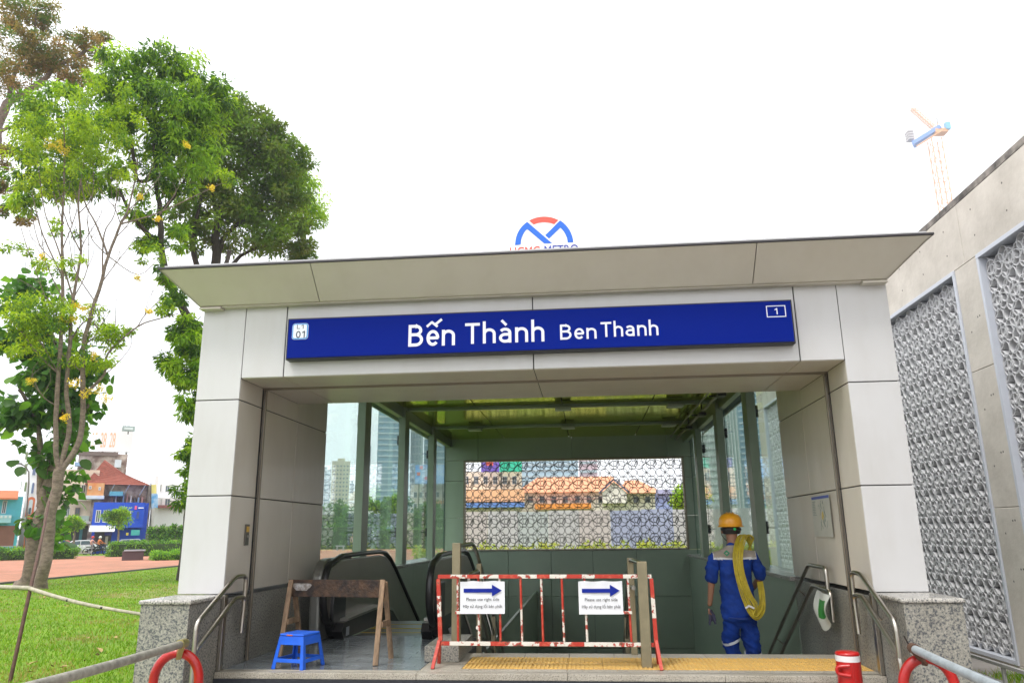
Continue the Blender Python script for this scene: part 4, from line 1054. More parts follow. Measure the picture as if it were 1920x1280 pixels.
verge = sheet('grass_verge', [gp(-200, 1050), gp(0, 1044.5), gp(335, 1038.5), gp(600, 1029.5), gp(870, 1026.5), (60, 76), (70, 110), gp(900, 1018), gp(335, 1029), gp(140, 1033), gp(-200, 1038)], GZ+.006, lawn_m)
lawn2 = sheet('rear_lawn', [(XL0, YB+.3), (4.8, YB+.3), (16, 22), (16, 29), (-14, 29), (-14, 14)], GZ+.009, grassmat('rear_grass', (.20, .24, .05), (.30, .30, .08), (.26, .22, .10)))
sheet('road', [(-220, 60), gp(-200, 1036), gp(140, 1031.5), gp(335, 1028), gp(900, 1016.5), (120, 110), (150, 190), (-40, 175), (-220, 110)], GZ+.0015, asph)

def leaf_arrays(cent, rad, n_per, size, droop=.3, aspect=.38, spread=1.0, flat=.8):
    """diamond leaves with a folded midrib, gathered around clump centres"""
    C_ = np.repeat(np.asarray(cent), n_per, 0); rr_ = np.repeat(np.asarray(rad), n_per)
    k = len(C_); dirs = RNG.normal(size=(k, 3)); dirs /= np.linalg.norm(dirs, axis=1, keepdims=True)
    pos = C_+dirs*(rr_*RNG.random(k)**.55)[:, None]*np.array([1, 1, flat])
    out = dirs*spread+RNG.normal(size=(k, 3))*.6; out[:, 2] -= droop*1.6; out /= np.linalg.norm(out, axis=1, keepdims=True)
    side = np.cross(out, RNG.normal(size=(k, 3))+np.array([0, 0, 1.5])); side /= np.linalg.norm(side, axis=1, keepdims=True)
    nrm = np.cross(side, out); s = size*RNG.uniform(.6, 1.25, k); 
    if np.ndim(size): s = np.repeat(size, n_per)*RNG.uniform(.6, 1.25, k)
    s = s[:, None]; mid = pos+out*s*.45
    V = np.stack([pos, mid+side*s*aspect*.5+nrm*s*.06, pos+out*s-nrm*s*.08, mid-side*s*aspect*.5+nrm*s*.06], 1).reshape(-1, 3)
    b_ = np.arange(k)*4; F = np.concatenate([np.stack([b_, b_+1, b_+2], 1), np.stack([b_, b_+2, b_+3], 1)])
    return V, F, k
# grass blades on the near lawn
def blades(n, x0, x1, y0, y1, h, w, cols, name, parent=None, dens=None, zz=GZ+.004):
    xs_ = RNG.uniform(x0, x1, n*3); ys_ = RNG.uniform(y0, y1, n*3)
    d = np.hypot(xs_-CAMLOC.x, ys_-CAMLOC.y); ang = np.degrees(np.arctan2(xs_-CAMLOC.x, ys_-CAMLOC.y))
    keep = RNG.random(n*3) < np.clip(11/d, .05, 1)**1.6
    if dens: keep &= dens(xs_, ys_)
    xs_, ys_ = xs_[keep][:n], ys_[keep][:n]; d = np.hypot(xs_, ys_+6.6); k = len(xs_)
    hh_ = h*RNG.uniform(.5, 1.3, k); ww = w*(d/9)**.55*RNG.uniform(.7, 1.3, k); az = RNG.uniform(0, 2*PI, k); le = RNG.uniform(.2, .9, k)*hh_; la = RNG.uniform(0, 2*PI, k)
    B_ = np.stack([xs_, ys_, np.full(k, zz)], 1); dx = np.stack([np.cos(az)*ww/2, np.sin(az)*ww/2, np.zeros(k)], 1)
    tip = B_+np.stack([np.cos(la)*le, np.sin(la)*le, hh_], 1)
    V = np.stack([B_-dx, B_+dx, tip], 1).reshape(-1, 3); F = np.arange(3*k).reshape(-1, 3)
    mi = RNG.choice(len(cols), k, p=[.5, .40, .10][:len(cols)])
    pn = np.array([noise.noise(Vector((a*.55, b*.55, 3)))+.6*noise.noise(Vector((a*1.7, b*1.7, 8))) for a, b in zip(xs_, ys_)]); mi[(pn > .34) & (RNG.random(k) < .6)] = 2
    mi[(pn < -.25) & (RNG.random(k) < .7) & (mi == 1)] = 0
    return mesh_arrays(name, V, F, cols, parent, mi=mi, kind='stuff')
gcol = [leafmat('blade_green', (.11, .24, .006), .3, .6), leafmat('blade_lime', (.20, .34, .010), .3, .6), leafmat('blade_dry', (.30, .26, .08), .2, .8)]
def in_lawn(x, y):
    ok = (x < XL0-.04)
    e1 = np.interp(y, [-12, 2, L1[1], gp(0, 1095.5)[1], L2[1]], [-14, -30, L1[0], gp(0, 1095.5)[0]+.1, L2[0]+.1])
    return ok & (x > e1)
gb_ = blades(150000, -24, XL0, -1.0, 33, .055, .012, gcol, 'lawn_grass', dens=in_lawn)
tag(gb_, 'short bright green grass of the lawn left of the entrance', 'grass')
# fallen leaves
lf = bpy.data.meshes.new('fallen_leaf'); lf.from_pydata([(0, -.05, .004), (.02, -.02, .012), (.024, .02, .014), (0, .055, .005), (-.024, .02, .012), (-.02, -.02, .016)], [], [(0, 1, 2, 3), (0, 3, 4, 5)]); lf.materials.append(mat('dead_leaf', (.38, .27, .10), .8)); lf.update()
leaf_px = [(186, 1219, 'pale dead leaf on the lawn just above the weathered pipe', 1.5), (118, 1251, 'curled brown leaf on the lawn below the bamboo rail and above the pipe', 1.2), (171, 1157, 'tiny yellow leaf on the lawn right of the tree stake', 1), (62, 1243, 'brown leaf on the lawn beside the foot of the leaning stake', 1), (216, 1195, 'dark leaf on the lawn close to the granite plinth', 1)]
for px, py, lab, sc in leaf_px:
    p = at_z(px, py, GZ+.035); o = bpy.data.objects.new('fallen_leaf', lf); link(o); o.location = p; o.rotation_euler = (random.uniform(-.3, .3), random.uniform(-.3, .3), random.uniform(0, 6)); o.scale = (sc*1.3,)*3
    tag(o, lab, 'leaf', 'dead leaves on the lawn')

n_ = 900; xs_ = RNG.uniform(-18, XL0-.2, n_); ys_ = RNG.uniform(0, 26, n_); ok = in_lawn(xs_, ys_); xs_, ys_ = xs_[ok], ys_[ok]; k_ = len(xs_)
V, F, kk = leaf_arrays(np.stack([xs_, ys_, np.full(k_, GZ+.03)], 1), np.full(k_, .01), 1, .075, 0, .5, spread=0)
V[:, 2] = np.clip(V[:, 2], GZ+.01, GZ+.06)
tag(mesh_arrays('leaf_litter', V, F, [MATS['dead_leaf'], mat('dead_leaf_dark', (.12, .07, .03), .8)], mi=np.tile(RNG.integers(0, 2, kk), 2), kind='stuff'), 'dry brown and yellow leaf litter scattered over the lawn', 'leaf litter')

# ---------------------------------------------------------------- big concrete wall with ring blocks on the right
conc = mat('raw_concrete', (.62, .575, .51), .85, col2=(.42, .385, .335), vscale=.9, detail=10, bump=.25, bscale=12, lo=.3, hi=.62)
conc_d = mat('stained_concrete', (.30, .27, .24), .9, col2=(.07, .065, .06), vscale=3.5, detail=10, lo=.42, hi=.62)
fr_m = mat('pale_steel_frame', (.52, .545, .60), .45); blkm = mat('block_concrete', (.60, .60, .61), .7, var=.12, vscale=1.5, bump=.2, bscale=20)
back_m = mat('shaft_grey', (.24, .235, .235), .9, var=.15, vscale=.8)
XW = 5.0; ZT = 5.36
bw_t = thing('ring_block_wall', 'tall raw concrete wall with framed panels of pale interlaced ring blocks beside the entrance', 'wall', (XW, 3, GZ))
def cw(y0, y1, z0, z1, x0=XW, x1=XW+.34, m=conc, name='concrete_section', bev=.008): return put(MB().box(x0, x1, y0+.003, y1-.003, z0+.002, z1-.002).build(name, m, None, bevel=bev), bw_t)
panels = [(-2.86-.05, 2.79), (3.38, 8.68), (9.28, 14.58)]
PZ0, PZ1 = -.41, 4.44
for a, b in ((-8, -2.91), (-2.91, 3.08), (3.08, 8.98), (8.98, 15.4)): cw(a, b, PZ1+.0, ZT-.10); cw(a, b, ZT-.10, ZT, m=conc_d, name='weathered_coping'); cw(a, b, GZ-.05, PZ0-.05)
for a, b in ((-8, -2.91), (2.79, 3.38), (8.68, 9.28), (14.58, 15.4)): 
    zz = [PZ0-.05, 1.35, 3.05, PZ1]
    for i in range(3): cw(a, b, zz[i], zz[i+1])
put(MB().box(XW+.34, 14, 15.0, 15.39, GZ, ZT).build('end_wall', conc, None), bw_t)
put(MB().box(XW+.42, XW+.5, -8, 14.9, GZ, ZT-.1).build('backing_wall', back_m, None), bw_t)
# shutter tie holes
th = MB()
for y in (3.0, 3.2, 2.95, 9.0): 
    for z in (.55, 1.1, 1.9, 2.6, 3.6): th.tube([(XW-.0015, y, z+.1*math.sin(y*9)), (XW+.004, y, z+.1*math.sin(y*9))], .013, 8)
for y in np.arange(-1, 15, .75):
    for z in (4.70, 5.05): th.tube([(XW-.0015, float(y), z), (XW+.004, float(y), z)], .013, 8)
put(th.build('tie_holes', mat('hole_dark', (.13, .12, .11), .9), None, kind='stuff'), bw_t)
for a, b in panels:
    f = MB(); w_, x0, x1 = .05, XW-.018, XW+.30
    f.box(x0, x1, a, b, PZ1-w_, PZ1+.006).box(x0, x1, a, b, PZ0-w_, PZ0).box(x0, x1, a, a+w_, PZ0+.001, PZ1-w_-.001).box(x0, x1, b-w_, b, PZ0+.001, PZ1-w_-.001)
    put(f.build('panel_frame', fr_m, None, bevel=.003), bw_t)
tileP = .40
tm = ring_tile_mesh('ring_block', tileP, 0, .0078, .11, 26, blkm)
tm_lo = ring_tile_mesh('ring_block_low', tileP, 0, .009, .12, 12, blkm)
ncol = [14, 13, 13]
VV, FFq = [], []
lo_v = np.array([v.co[:] for v in tm_lo.vertices]); lo_f = np.array([list(p.vertices) for p in tm_lo.polygons]); cnt = 0
for pi_, (a, b) in enumerate(panels):
    for i in range(ncol[pi_]):
        for k in range(12):
            yy = b-.05-i*tileP; z = PZ0+.0+k*tileP; xx = XW+.055+.0012*((i+2*k) % 3)
            if (pi_ == 1) or (pi_ == 0 and i < 6):
                o = bpy.data.objects.new('ring_block', tm); COL.objects.link(o); o.matrix_basis = Matrix.Translation((xx, yy, z)) @ Matrix.Rotation(R(-90), 4, 'Z'); put(o, bw_t)
            else:
                VV.append(np.stack([lo_v[:, 1]+xx, -lo_v[:, 0]+yy, lo_v[:, 2]+z], 1)); FFq.append(lo_f+cnt*len(lo_v)); cnt += 1
o = mesh_arrays('distant_ring_blocks', np.concatenate(VV), np.concatenate(FFq), blkm, kind='stuff'); put(o, bw_t)
# low pale railing along the foot of the wall
rl_ = thing('low_railing', 'low pale metal railing along the foot of the ring block wall', 'railing', (4.0, 1.5, GZ))
rm = mat('railing_grey', (.45, .44, .42), .5)
for z in (-.19, -.36): put(MB().box(3.98, 4.02, -1.4, 2.5, z-.015, z+.015).build('rail', rm, None), rl_)
for y in (2.45, 1.7, .95, .2, -.55, -1.3): put(MB().box(3.985, 4.015, y-.015, y+.015, GZ, -.17).build('baluster', rm, None), rl_)
tag(blades(5000, 2.9, 4.9, -1.5, 3.0, .10, .012, gcol, 'weeds'), 'green weeds at the foot of the ring block wall', 'weeds')

# ---------------------------------------------------------------- trees
def B(px, py, rx, ry, d, n, rc, dep=1.0):
    """a lobe of foliage: pixel centre and half sizes, horizontal distance, number of clumps, clump radius in metres"""
    c = at_d(px, py, d); sl = (c-CAMLOC).dot(FW); sx_, sz_ = rx*sl/FPX, ry*sl/FPX
    return (np.array(c), np.array([sx_, max(sx_, sz_)*dep, sz_*.98]), n, rc)
def make_tree(name, label, cat, base, limbs, lobes, leafm, barkm, leaf=.2, n_per=60, droop=.3, aspect=.38, twig=.02, mix=(.5, .3, .2), group=None, flat=.8, clump=1.0, crown_name='crown'):
    t = thing(name, label, cat, tuple(base), 0, group)
    mb = MB(); nodes_ = []
    for pts, r0, r1 in limbs:
        pts = [Vector(p) for p in pts]; n = len(pts); fine = []
        for i in range(n-1):
            for k in range(4): 
                u = k/4; a, b = pts[i], pts[i+1]; p0 = pts[max(i-1, 0)]; p3 = pts[min(i+2, n-1)]
                fine.append(.5*((2*a)+(b-p0)*u+(2*p0-5*a+4*b-p3)*u*u+(3*a-p0-3*b+p3)*u**3))
        fine.append(pts[-1]); m_ = len(fine)
        fine = [p+Vector((noise.noise(p*1.3), noise.noise(p*1.3+Vector((9, 0, 0))), 0))*r0*.5 if 0 < i < m_-1 else p for i, p in enumerate(fine)]
        rs = [(r0+(r1-r0)*i/(m_-1))*(1+.10*noise.noise(p*4)) for i, p in enumerate(fine)]
        if pts[0].z < GZ+.3: rs[0] *= 1.5; rs[1] *= 1.15
        mb.tube(fine, rs, 10); nodes_ += [(p, rs[i]) for i, p in enumerate(fine)][2:]
    cen, rad, szs = [], [], []
    for c, rv, n, rc in lobes:
        k = RNG.normal(size=(n, 3)); k /= np.linalg.norm(k, axis=1, keepdims=True); u = RNG.random(n)**.42
        cc = c+k*rv*u[:, None]; cen += list(cc); rad += list(rc*clump*RNG.uniform(.6, 1.2, n)); szs += [leaf]*n
    cen = np.array(cen); N = np.array([p[:] for p, _ in nodes_]); NR = [r_ for _, r_ in nodes_]
    d0 = np.array([np.min(np.linalg.norm(N-c, axis=1)) for c in cen]); order = np.argsort(d0)
    for i in order:
        c = cen[i]; dd = np.linalg.norm(N-c, axis=1)+.35*np.maximum(0, N[:, 2]-c[2]); j = int(np.argmin(dd)); a = Vector(N[j]); b = Vector(c); L = (b-a).length
        if L < .05: continue
        r_ = min(NR[j]*.75, twig*(1+.22*L)); m1 = a.lerp(b, .35)+Vector((random.uniform(-.1, .1), random.uniform(-.1, .1), .12))*L; m2 = a.lerp(b, .7)+Vector((random.uniform(-.08, .08), random.uniform(-.08, .08), .08))*L
        q = [a, m1, m2, b]; mb.tube(q, [r_, r_*.8, r_*.6, r_*.35], 5, cap=False)
        N = np.vstack([N, [list(m1), list(m2), list(b)]]); NR += [r_*.8, r_*.6, r_*.35]
    put(mb.build('trunk', barkm, None), t)
    V, F, k = leaf_arrays(cen, rad, n_per, leaf, droop, aspect, flat=flat)
    pick = RNG.choice(len(leafm), len(cen), p=mix); lm = np.repeat(pick, n_per); sw = RNG.random(k) < .25; lm[sw] = RNG.integers(0, len(leafm), sw.sum())
    o = mesh_arrays(crown_name, V, F, leafm, mi=np.concatenate([lm, lm])); put(o, t)
    return t, cen
def PD(pts, d):
    """pixel polyline at a horizontal distance (third value shifts it)"""
    return [at_d(p[0], p[1], d+(p[2] if len(p) > 2 else 0)) for p in pts]
def based(px, py, pts, d): 
    p = at_z(px, py, GZ-.05); return [p]+PD(pts, d)
bark_dk = mat('dark_bark', (.055, .042, .035), .9, var=.35, vscale=4, bump=.8, bscale=12, stretch=(3, 3, .8)); bark_lt = mat('pale_bark', (.26, .20, .155), .9, col2=(.12, .09, .07), vscale=3, bump=.8, bscale=14, stretch=(2, 2, 4))
lg = [leafmat('mango_green', (.18, .34, .020), .42), leafmat('mango_lime', (.30, .47, .028), .45), leafmat('mango_deep', (.065, .155, .014), .35)]
ld = [leafmat('dark_leaf_green', (.085, .17, .022), .4), leafmat('dark_leaf_mid', (.13, .23, .025), .4), leafmat('dark_leaf_olive', (.12, .17, .035), .4)]
d3 = 31.5
base3 = at_z(352, 1092, GZ)
limbs = [([at_z(352, 1093, GZ-.1)]+PD([(358, 1000), (372, 870), (388, 760), (396, 690), (394, 645)], d3), .30, .25),
         (PD([(394, 645), (366, 612), (334, 562), (312, 515), (303, 455), (300, 400), (292, 330), (289, 260), (290, 200)], d3), .20, .05),
         (PD([(394, 645), (405, 590), (415, 540), (430, 470)], d3), .17, .08), (PD([(303, 455), (280, 440), (245, 400), (225, 360)], d3), .12, .05),
         (PD([(292, 330), (262, 340), (250, 300), (245, 245), (228, 215)], d3), .09, .04), (PD([(245, 245), (262, 225), (285, 232)], d3), .06, .03), (PD([(289, 260), (320, 230), (350, 190)], d3), .08, .03), (PD([(300, 400), (340, 350), (365, 300)], d3), .09, .04)]
lobes = [B(225, 150, 60, 55, d3, 30, .62), B(285, 120, 45, 30, d3, 12, .55), B(340, 130, 55, 38, d3, 24, .62), B(300, 190, 90, 45, d3, 42, .66), B(375, 195, 55, 60, d3, 28, .66), B(200, 215, 55, 50, d3, 24, .6), B(320, 250, 55, 55, d3, 24, .6), B(215, 330, 30, 40, d3, 8, .45), B(300, 330, 30, 50, d3, 10, .5),
         B(265, 290, 20, 50, d3, 4, .4), B(262, 395, 30, 30, d3, 8, .4), B(90, 250, 50, 60, d3+3, 20, .6), B(60, 320, 40, 50, d3+3, 14, .5), B(150, 290, 40, 60, d3+3, 16, .55),
         B(350, 640, 30, 36, d3-.6, 20, .36), B(352, 700, 30, 34, d3-.6, 18, .36), B(360, 765, 20, 36, d3-.6, 14, .3), B(358, 850, 18, 40, d3-.6, 12, .27), B(356, 930, 16, 34, d3-.6, 9, .25), B(322, 680, 22, 20, d3, 6, .3), B(330, 560, 18, 22, d3-.8, 6, .28), B(352, 600, 20, 18, d3-.8, 7, .28), B(310, 515, 16, 20, d3-.8, 4, .25), B(60, 200, 35, 30, d3+3, 10, .5), B(120, 180, 40, 30, d3+2, 12, .5), B(40, 380, 25, 30, d3+3, 8, .45), B(165, 340, 40, 40, d3+2, 12, .45), B(235, 250, 30, 40, d3, 8, .4), B(400, 175, 40, 40, d3, 14, .55), B(280, 450, 22, 25, d3, 6, .35), B(330, 330, 45, 40, d3, 16, .5), B(345, 260, 50, 40, d3, 16, .5), B(380, 300, 40, 50, d3, 14, .5), B(110, 330, 50, 40, d3+3, 14, .5), B(330, 440, 25, 30, d3, 6, .4)]
make_tree('mango_tree', 'tall leafy tree with bright drooping leaves behind the left pillar', 'tree', base3, limbs, lobes, lg, bark_dk, leaf=.27, n_per=84, droop=.65, aspect=.30, twig=.022, group='trees on the lawn', clump=.82, mix=(.42, .27, .31))
d4 = 38
base4 = at_d(403, 1090, d4); base4.z = GZ
limbs = [([Vector((base4.x, base4.y, GZ-.1))]+PD([(403, 800), (403, 560), (404, 490), (408, 410), (430, 350), (470, 300), (510, 270)], d4), .34, .07), (PD([(404, 490), (425, 440), (480, 400), (540, 370)], d4), .14, .05),
         (PD([(403, 560), (370, 500), (362, 455), (372, 405), (380, 340), (375, 290)], d4), .16, .05), (PD([(408, 410), (400, 350), (410, 280)], d4), .12, .05), (PD([(403, 560), (450, 480), (540, 450)], d4), .13, .05)]
lobes = [B(440, 210, 50, 40, d4, 20, .65), B(390, 250, 40, 60, d4, 16, .6), B(500, 245, 35, 35, d4, 14, .55), B(360, 350, 30, 60, d4, 16, .5), B(560, 300, 30, 40, d4, 10, .5), B(530, 260, 25, 30, d4, 7, .45), B(570, 470, 30, 20, d4, 8, .5), B(340, 400, 30, 50, d4, 8, .45), B(415, 235, 55, 50, d4, 34, .72), B(460, 290, 65, 60, d4, 46, .78), B(510, 300, 55, 60, d4, 38, .75), B(400, 320, 50, 50, d4, 26, .65), B(540, 350, 45, 45, d4, 28, .7), B(480, 370, 80, 50, d4, 44, .75), B(430, 420, 60, 50, d4, 26, .65), B(500, 440, 75, 50, d4, 42, .75), B(560, 440, 30, 40, d4, 12, .55), B(355, 440, 35, 40, d4, 10, .5), B(460, 210, 35, 30, d4, 10, .5)]
make_tree('broadleaf_tree', 'dense dark green tree rising behind the station roof', 'tree', base4, limbs, lobes, ld, bark_dk, leaf=.24, n_per=105, droop=.2, aspect=.42, twig=.022, group='trees on the lawn', clump=.82, mix=(.42, .27, .31))
d5 = 42
base5 = at_d(575, 1090, d5); base5.z = GZ
make_tree('broadleaf_tree', 'light green tree just showing at the right edge of the dark crown', 'tree', base5, [([Vector((base5.x, base5.y, GZ-.1))]+PD([(575, 800), (572, 520), (565, 420), (560, 350)], d5), .25, .07)],
          [B(568, 370, 38, 55, d5, 34, .6), B(580, 400, 26, 30, d5, 12, .5), B(555, 330, 25, 25, d5, 8, .45)], [lg[1], lg[0]], bark_dk, leaf=.26, n_per=80, droop=.6, aspect=.3, mix=(.6, .4), group='trees on the lawn')
d6 = 48
base6 = at_d(-60, 1070, d6); base6.z = GZ
rl_m = [leafmat('rain_leaf', (.22, .19, .075), .4), leafmat('rain_leaf_green', (.11, .19, .045), .4), leafmat('rain_leaf_brown', (.28, .20, .10), .4)]
limbs = [([Vector((base6.x, base6.y, GZ-.1))]+PD([(-60, 800), (-50, 500), (-25, 320), (-5, 250), (15, 195), (60, 165), (110, 125), (160, 95)], d6), .5, .07), (PD([(15, 195), (30, 130), (60, 80), (70, 20)], d6), .13, .04), (PD([(-5, 250), (30, 235), (70, 225)], d6), .12, .04), (PD([(-25, 320), (0, 330), (25, 345)], d6), .10, .03), (PD([(60, 165), (100, 155), (140, 140)], d6), .09, .03)]
lobes = [B(40, 90, 65, 50, d6, 40, .62), B(90, 110, 60, 40, d6, 32, .6), B(30, 20, 60, 40, d6, 30, .62), B(95, 30, 18, 30, d6, 8, .45), B(160, 88, 45, 24, d6, 20, .5), B(20, 150, 40, 40, d6, 18, .6), B(130, 140, 50, 22, d6, 14, .45), B(10, 290, 30, 30, d6, 10, .5), B(15, 350, 30, 22, d6, 8, .4), B(12, 398, 14, 9, d6, 3, .28), B(45, 412, 16, 10, d6, 4, .3), B(185, 75, 16, 12, d6, 5, .4)]
make_tree('rain_tree', 'tall brownish green tree at the upper left corner behind the others', 'tree', base6, limbs, lobes, rl_m, bark_lt, leaf=.17, n_per=150, droop=0, aspect=.5, twig=.03, group='trees on the lawn', flat=.55)
# golden shower tree, thin pale stems
d1 = 29.6
lc = [leafmat('shower_green', (.22, .35, .016), .45), leafmat('shower_lime', (.34, .48, .024), .45), leafmat('shower_deep', (.09, .20, .025), .4)]
b1 = at_z(75, 1106, GZ)
limbs = [([at_z(74, 1110, GZ-.1)]+PD([(82, 1060), (93, 1000), (104, 930), (112, 880)], d1), .19, .16),
         (PD([(112, 880), (105, 838), (107, 760), (114, 640), (118, 520), (116, 440), (121, 330), (119, 230)], d1), .095, .022), (PD([(114, 878), (130, 800), (125, 735), (131, 640), (137, 560), (152, 470), (148, 370), (165, 260)], d1), .09, .02),
         (PD([(112, 885), (148, 828), (156, 740), (155, 650), (178, 565), (203, 480), (226, 420), (243, 385), (258, 300)], d1), .105, .022), (PD([(156, 742), (195, 702), (203, 662), (258, 612), (300, 597), (334, 588)], d1), .05, .015),
         (PD([(226, 420), (290, 402), (350, 375), (420, 342)], d1), .035, .012), (PD([(110, 700), (70, 662), (25, 600)], d1), .035, .012), (PD([(118, 520), (80, 440), (60, 360)], d1), .03, .012), (PD([(137, 560), (110, 470), (85, 400), (70, 300)], d1), .03, .010),
         (PD([(203, 480), (180, 420), (160, 380), (145, 300)], d1), .04, .012), (PD([(192, 520), (195, 440), (215, 400), (220, 330)], d1), .03, .010), (PD([(203, 480), (260, 515), (300, 480)], d1), .022, .008), (PD([(131, 640), (165, 600), (210, 640), (218, 560)], d1), .03, .01), (PD([(116, 620), (90, 560), (30, 520)], d1), .02, .008), (PD([(150, 470), (120, 400), (100, 300)], d1), .025, .01)]
rt_ = random.Random(12)
for (sx_, sy_, ex, ey) in [(112, 620, 40, 430), (118, 560, 75, 420), (116, 500, 60, 400), (116, 470, 145, 380), (137, 560, 165, 430), (150, 490, 190, 400), (178, 565, 130, 450), (190, 530, 250, 450), (203, 480, 165, 400), (212, 450, 255, 395), (226, 420, 190, 360), (226, 420, 275, 340), (155, 650, 195, 590), (156, 700, 100, 640), (240, 395, 300, 330), (110, 700, 60, 610), (195, 702, 245, 650), (258, 612, 300, 560), (300, 402, 330, 360), (105, 760, 60, 700), (120, 420, 95, 330), (148, 400, 175, 320)]:
    mxp, myp = (sx_+ex)/2+rt_.uniform(-14, 14), (sy_+ey)/2+rt_.uniform(-6, 14)
    limbs.append((PD([(sx_, sy_), (mxp, myp), (ex, ey), (ex+rt_.uniform(-16, 16), ey-rt_.uniform(15, 40))], d1), .020, .006))
    for q in range(2): limbs.append((PD([(mxp, myp), (mxp+rt_.uniform(-28, 28), myp-rt_.uniform(20, 45)), (mxp+rt_.uniform(-40, 40), myp-rt_.uniform(50, 80))], d1), .011, .005))
lobes = [B(110, 225, 75, 45, d1, 34, .40), B(60, 270, 45, 50, d1, 20, .38), B(170, 280, 60, 60, d1, 26, .38), B(110, 330, 75, 40, d1, 26, .36), B(230, 250, 50, 40, d1, 12, .32), B(200, 180, 50, 40, d1, 14, .34), B(60, 580, 60, 34, d1, 24, .36), B(140, 600, 60, 45, d1, 22, .34), B(200, 640, 34, 30, d1, 10, .3), B(120, 500, 60, 18, d1, 9, .26), B(270, 470, 40, 25, d1, 6, .24), B(310, 578, 26, 14, d1, 6, .24),
         B(425, 335, 20, 10, d1, 4, .22), B(30, 468, 22, 8, d1, 3, .25), B(160, 680, 60, 30, d1, 12, .32), B(60, 650, 40, 30, d1, 10, .34), B(230, 330, 40, 40, d1, 6, .25), B(230, 615, 30, 20, d1, 6, .25), B(110, 430, 50, 30, d1, 4, .22), B(30, 610, 35, 35, d1, 12, .36)]
gs, cen1 = make_tree('golden_shower_tree', 'slender tree with pale stems and yellow blossom on the lawn at the left', 'tree', b1, limbs, lobes, lc, bark_lt, leaf=.145, n_per=75, droop=.5, aspect=.42, twig=.010, group='trees on the lawn', flat=.7)
flm = [leafmat('blossom_yellow', (.80, .52, .02), .3), leafmat('blossom_pale', (.85, .68, .12), .3)]
for (px, py, rx, ry) in ((92, 270, 11, 9), (109, 268, 8, 12), (120, 282, 9, 14), (80, 480, 9, 10), (142, 572, 7, 9), (160, 578, 8, 12), (118, 600, 12, 10), (135, 600, 10, 9), (177, 665, 8, 15), (140, 718, 8, 14), (163, 737, 12, 12), (186, 728, 14, 14), (57, 714, 10, 10), (121, 783, 6, 8), (350, 271, 8, 6), (256, 522, 6, 6), (265, 370, 7, 6), (280, 583, 6, 6), (395, 352, 8, 6), (200, 748, 12, 12), (295, 410, 7, 5)):
    c, rv, n, rc = B(px, py, rx, ry, d1-.35, 10, .1)
    k = RNG.normal(size=(14, 3)); k /= np.linalg.norm(k, axis=1, keepdims=True); cc = c+k*rv*RNG.random((14, 1))**.5
    V, F, kk = leaf_arrays(cc, np.full(14, .06), 9, .06, .2, .8)
    o = mesh_arrays('blossom', V, F, flm, mi=RNG.integers(0, 2, len(F))); put(o, gs)
# broad-leaved tree beside it
d2 = 32
lt = [leafmat('teak_green', (.07, .20, .03), .4, .45), leafmat('teak_light', (.14, .31, .045), .45, .45), leafmat('teak_deep', (.045, .12, .025), .35, .45)]
b2_ = at_z(50, 1099, GZ)
limbs = [([at_z(48, 1103, GZ-.1)]+PD([(60, 1050), (66, 1000), (80, 940), (98, 880), (112, 820), (118, 760), (112, 690), (95, 620), (80, 560)], d2), .30, .07), (PD([(75, 950), (76, 890), (74, 830), (60, 770), (35, 730)], d2), .13, .05), (PD([(112, 820), (150, 790), (175, 740)], d2), .08, .04), (PD([(112, 700), (150, 660), (170, 620)], d2), .07, .03), (PD([(95, 620), (50, 600), (20, 570)], d2), .06, .03)]
lobes = [B(30, 640, 40, 30, d2, 10, .4), B(130, 680, 50, 40, d2, 14, .4), B(135, 830, 25, 26, d2, 6, .3), B(70, 700, 40, 30, d2, 10, .4), B(55, 545, 55, 30, d2, 13, .4), B(60, 640, 50, 30, d2, 12, .4), B(25, 560, 30, 30, d2, 6, .4), B(100, 700, 60, 40, d2, 22, .42), B(40, 770, 50, 32, d2, 17, .42), B(120, 770, 60, 45, d2, 24, .42), B(30, 820-45, 30, 20, d2, 6, .3), B(90, 840, 40, 25, d2, 10, .36), B(162, 750, 22, 36, d2, 8, .32), B(180, 690, 25, 25, d2, 7, .34), B(60, 610, 40, 20, d2, 8, .36),
         B(140, 905, 14, 26, d2, 4, .2), B(70, 985, 34, 16, d2, 6, .26), B(100, 935, 14, 30, d2, 5, .22), B(105, 1005, 12, 14, d2, 3, .15), B(115, 870, 20, 20, d2, 3, .25)]
tk, cen2 = make_tree('teak_tree', 'darker tree with very large round leaves beside the slender pale-stemmed tree', 'tree', b2_, limbs, lobes, lt, bark_lt, leaf=.36, n_per=11, droop=.6, aspect=.85, twig=.016, group='trees on the lawn', crown_name='inner_crown')
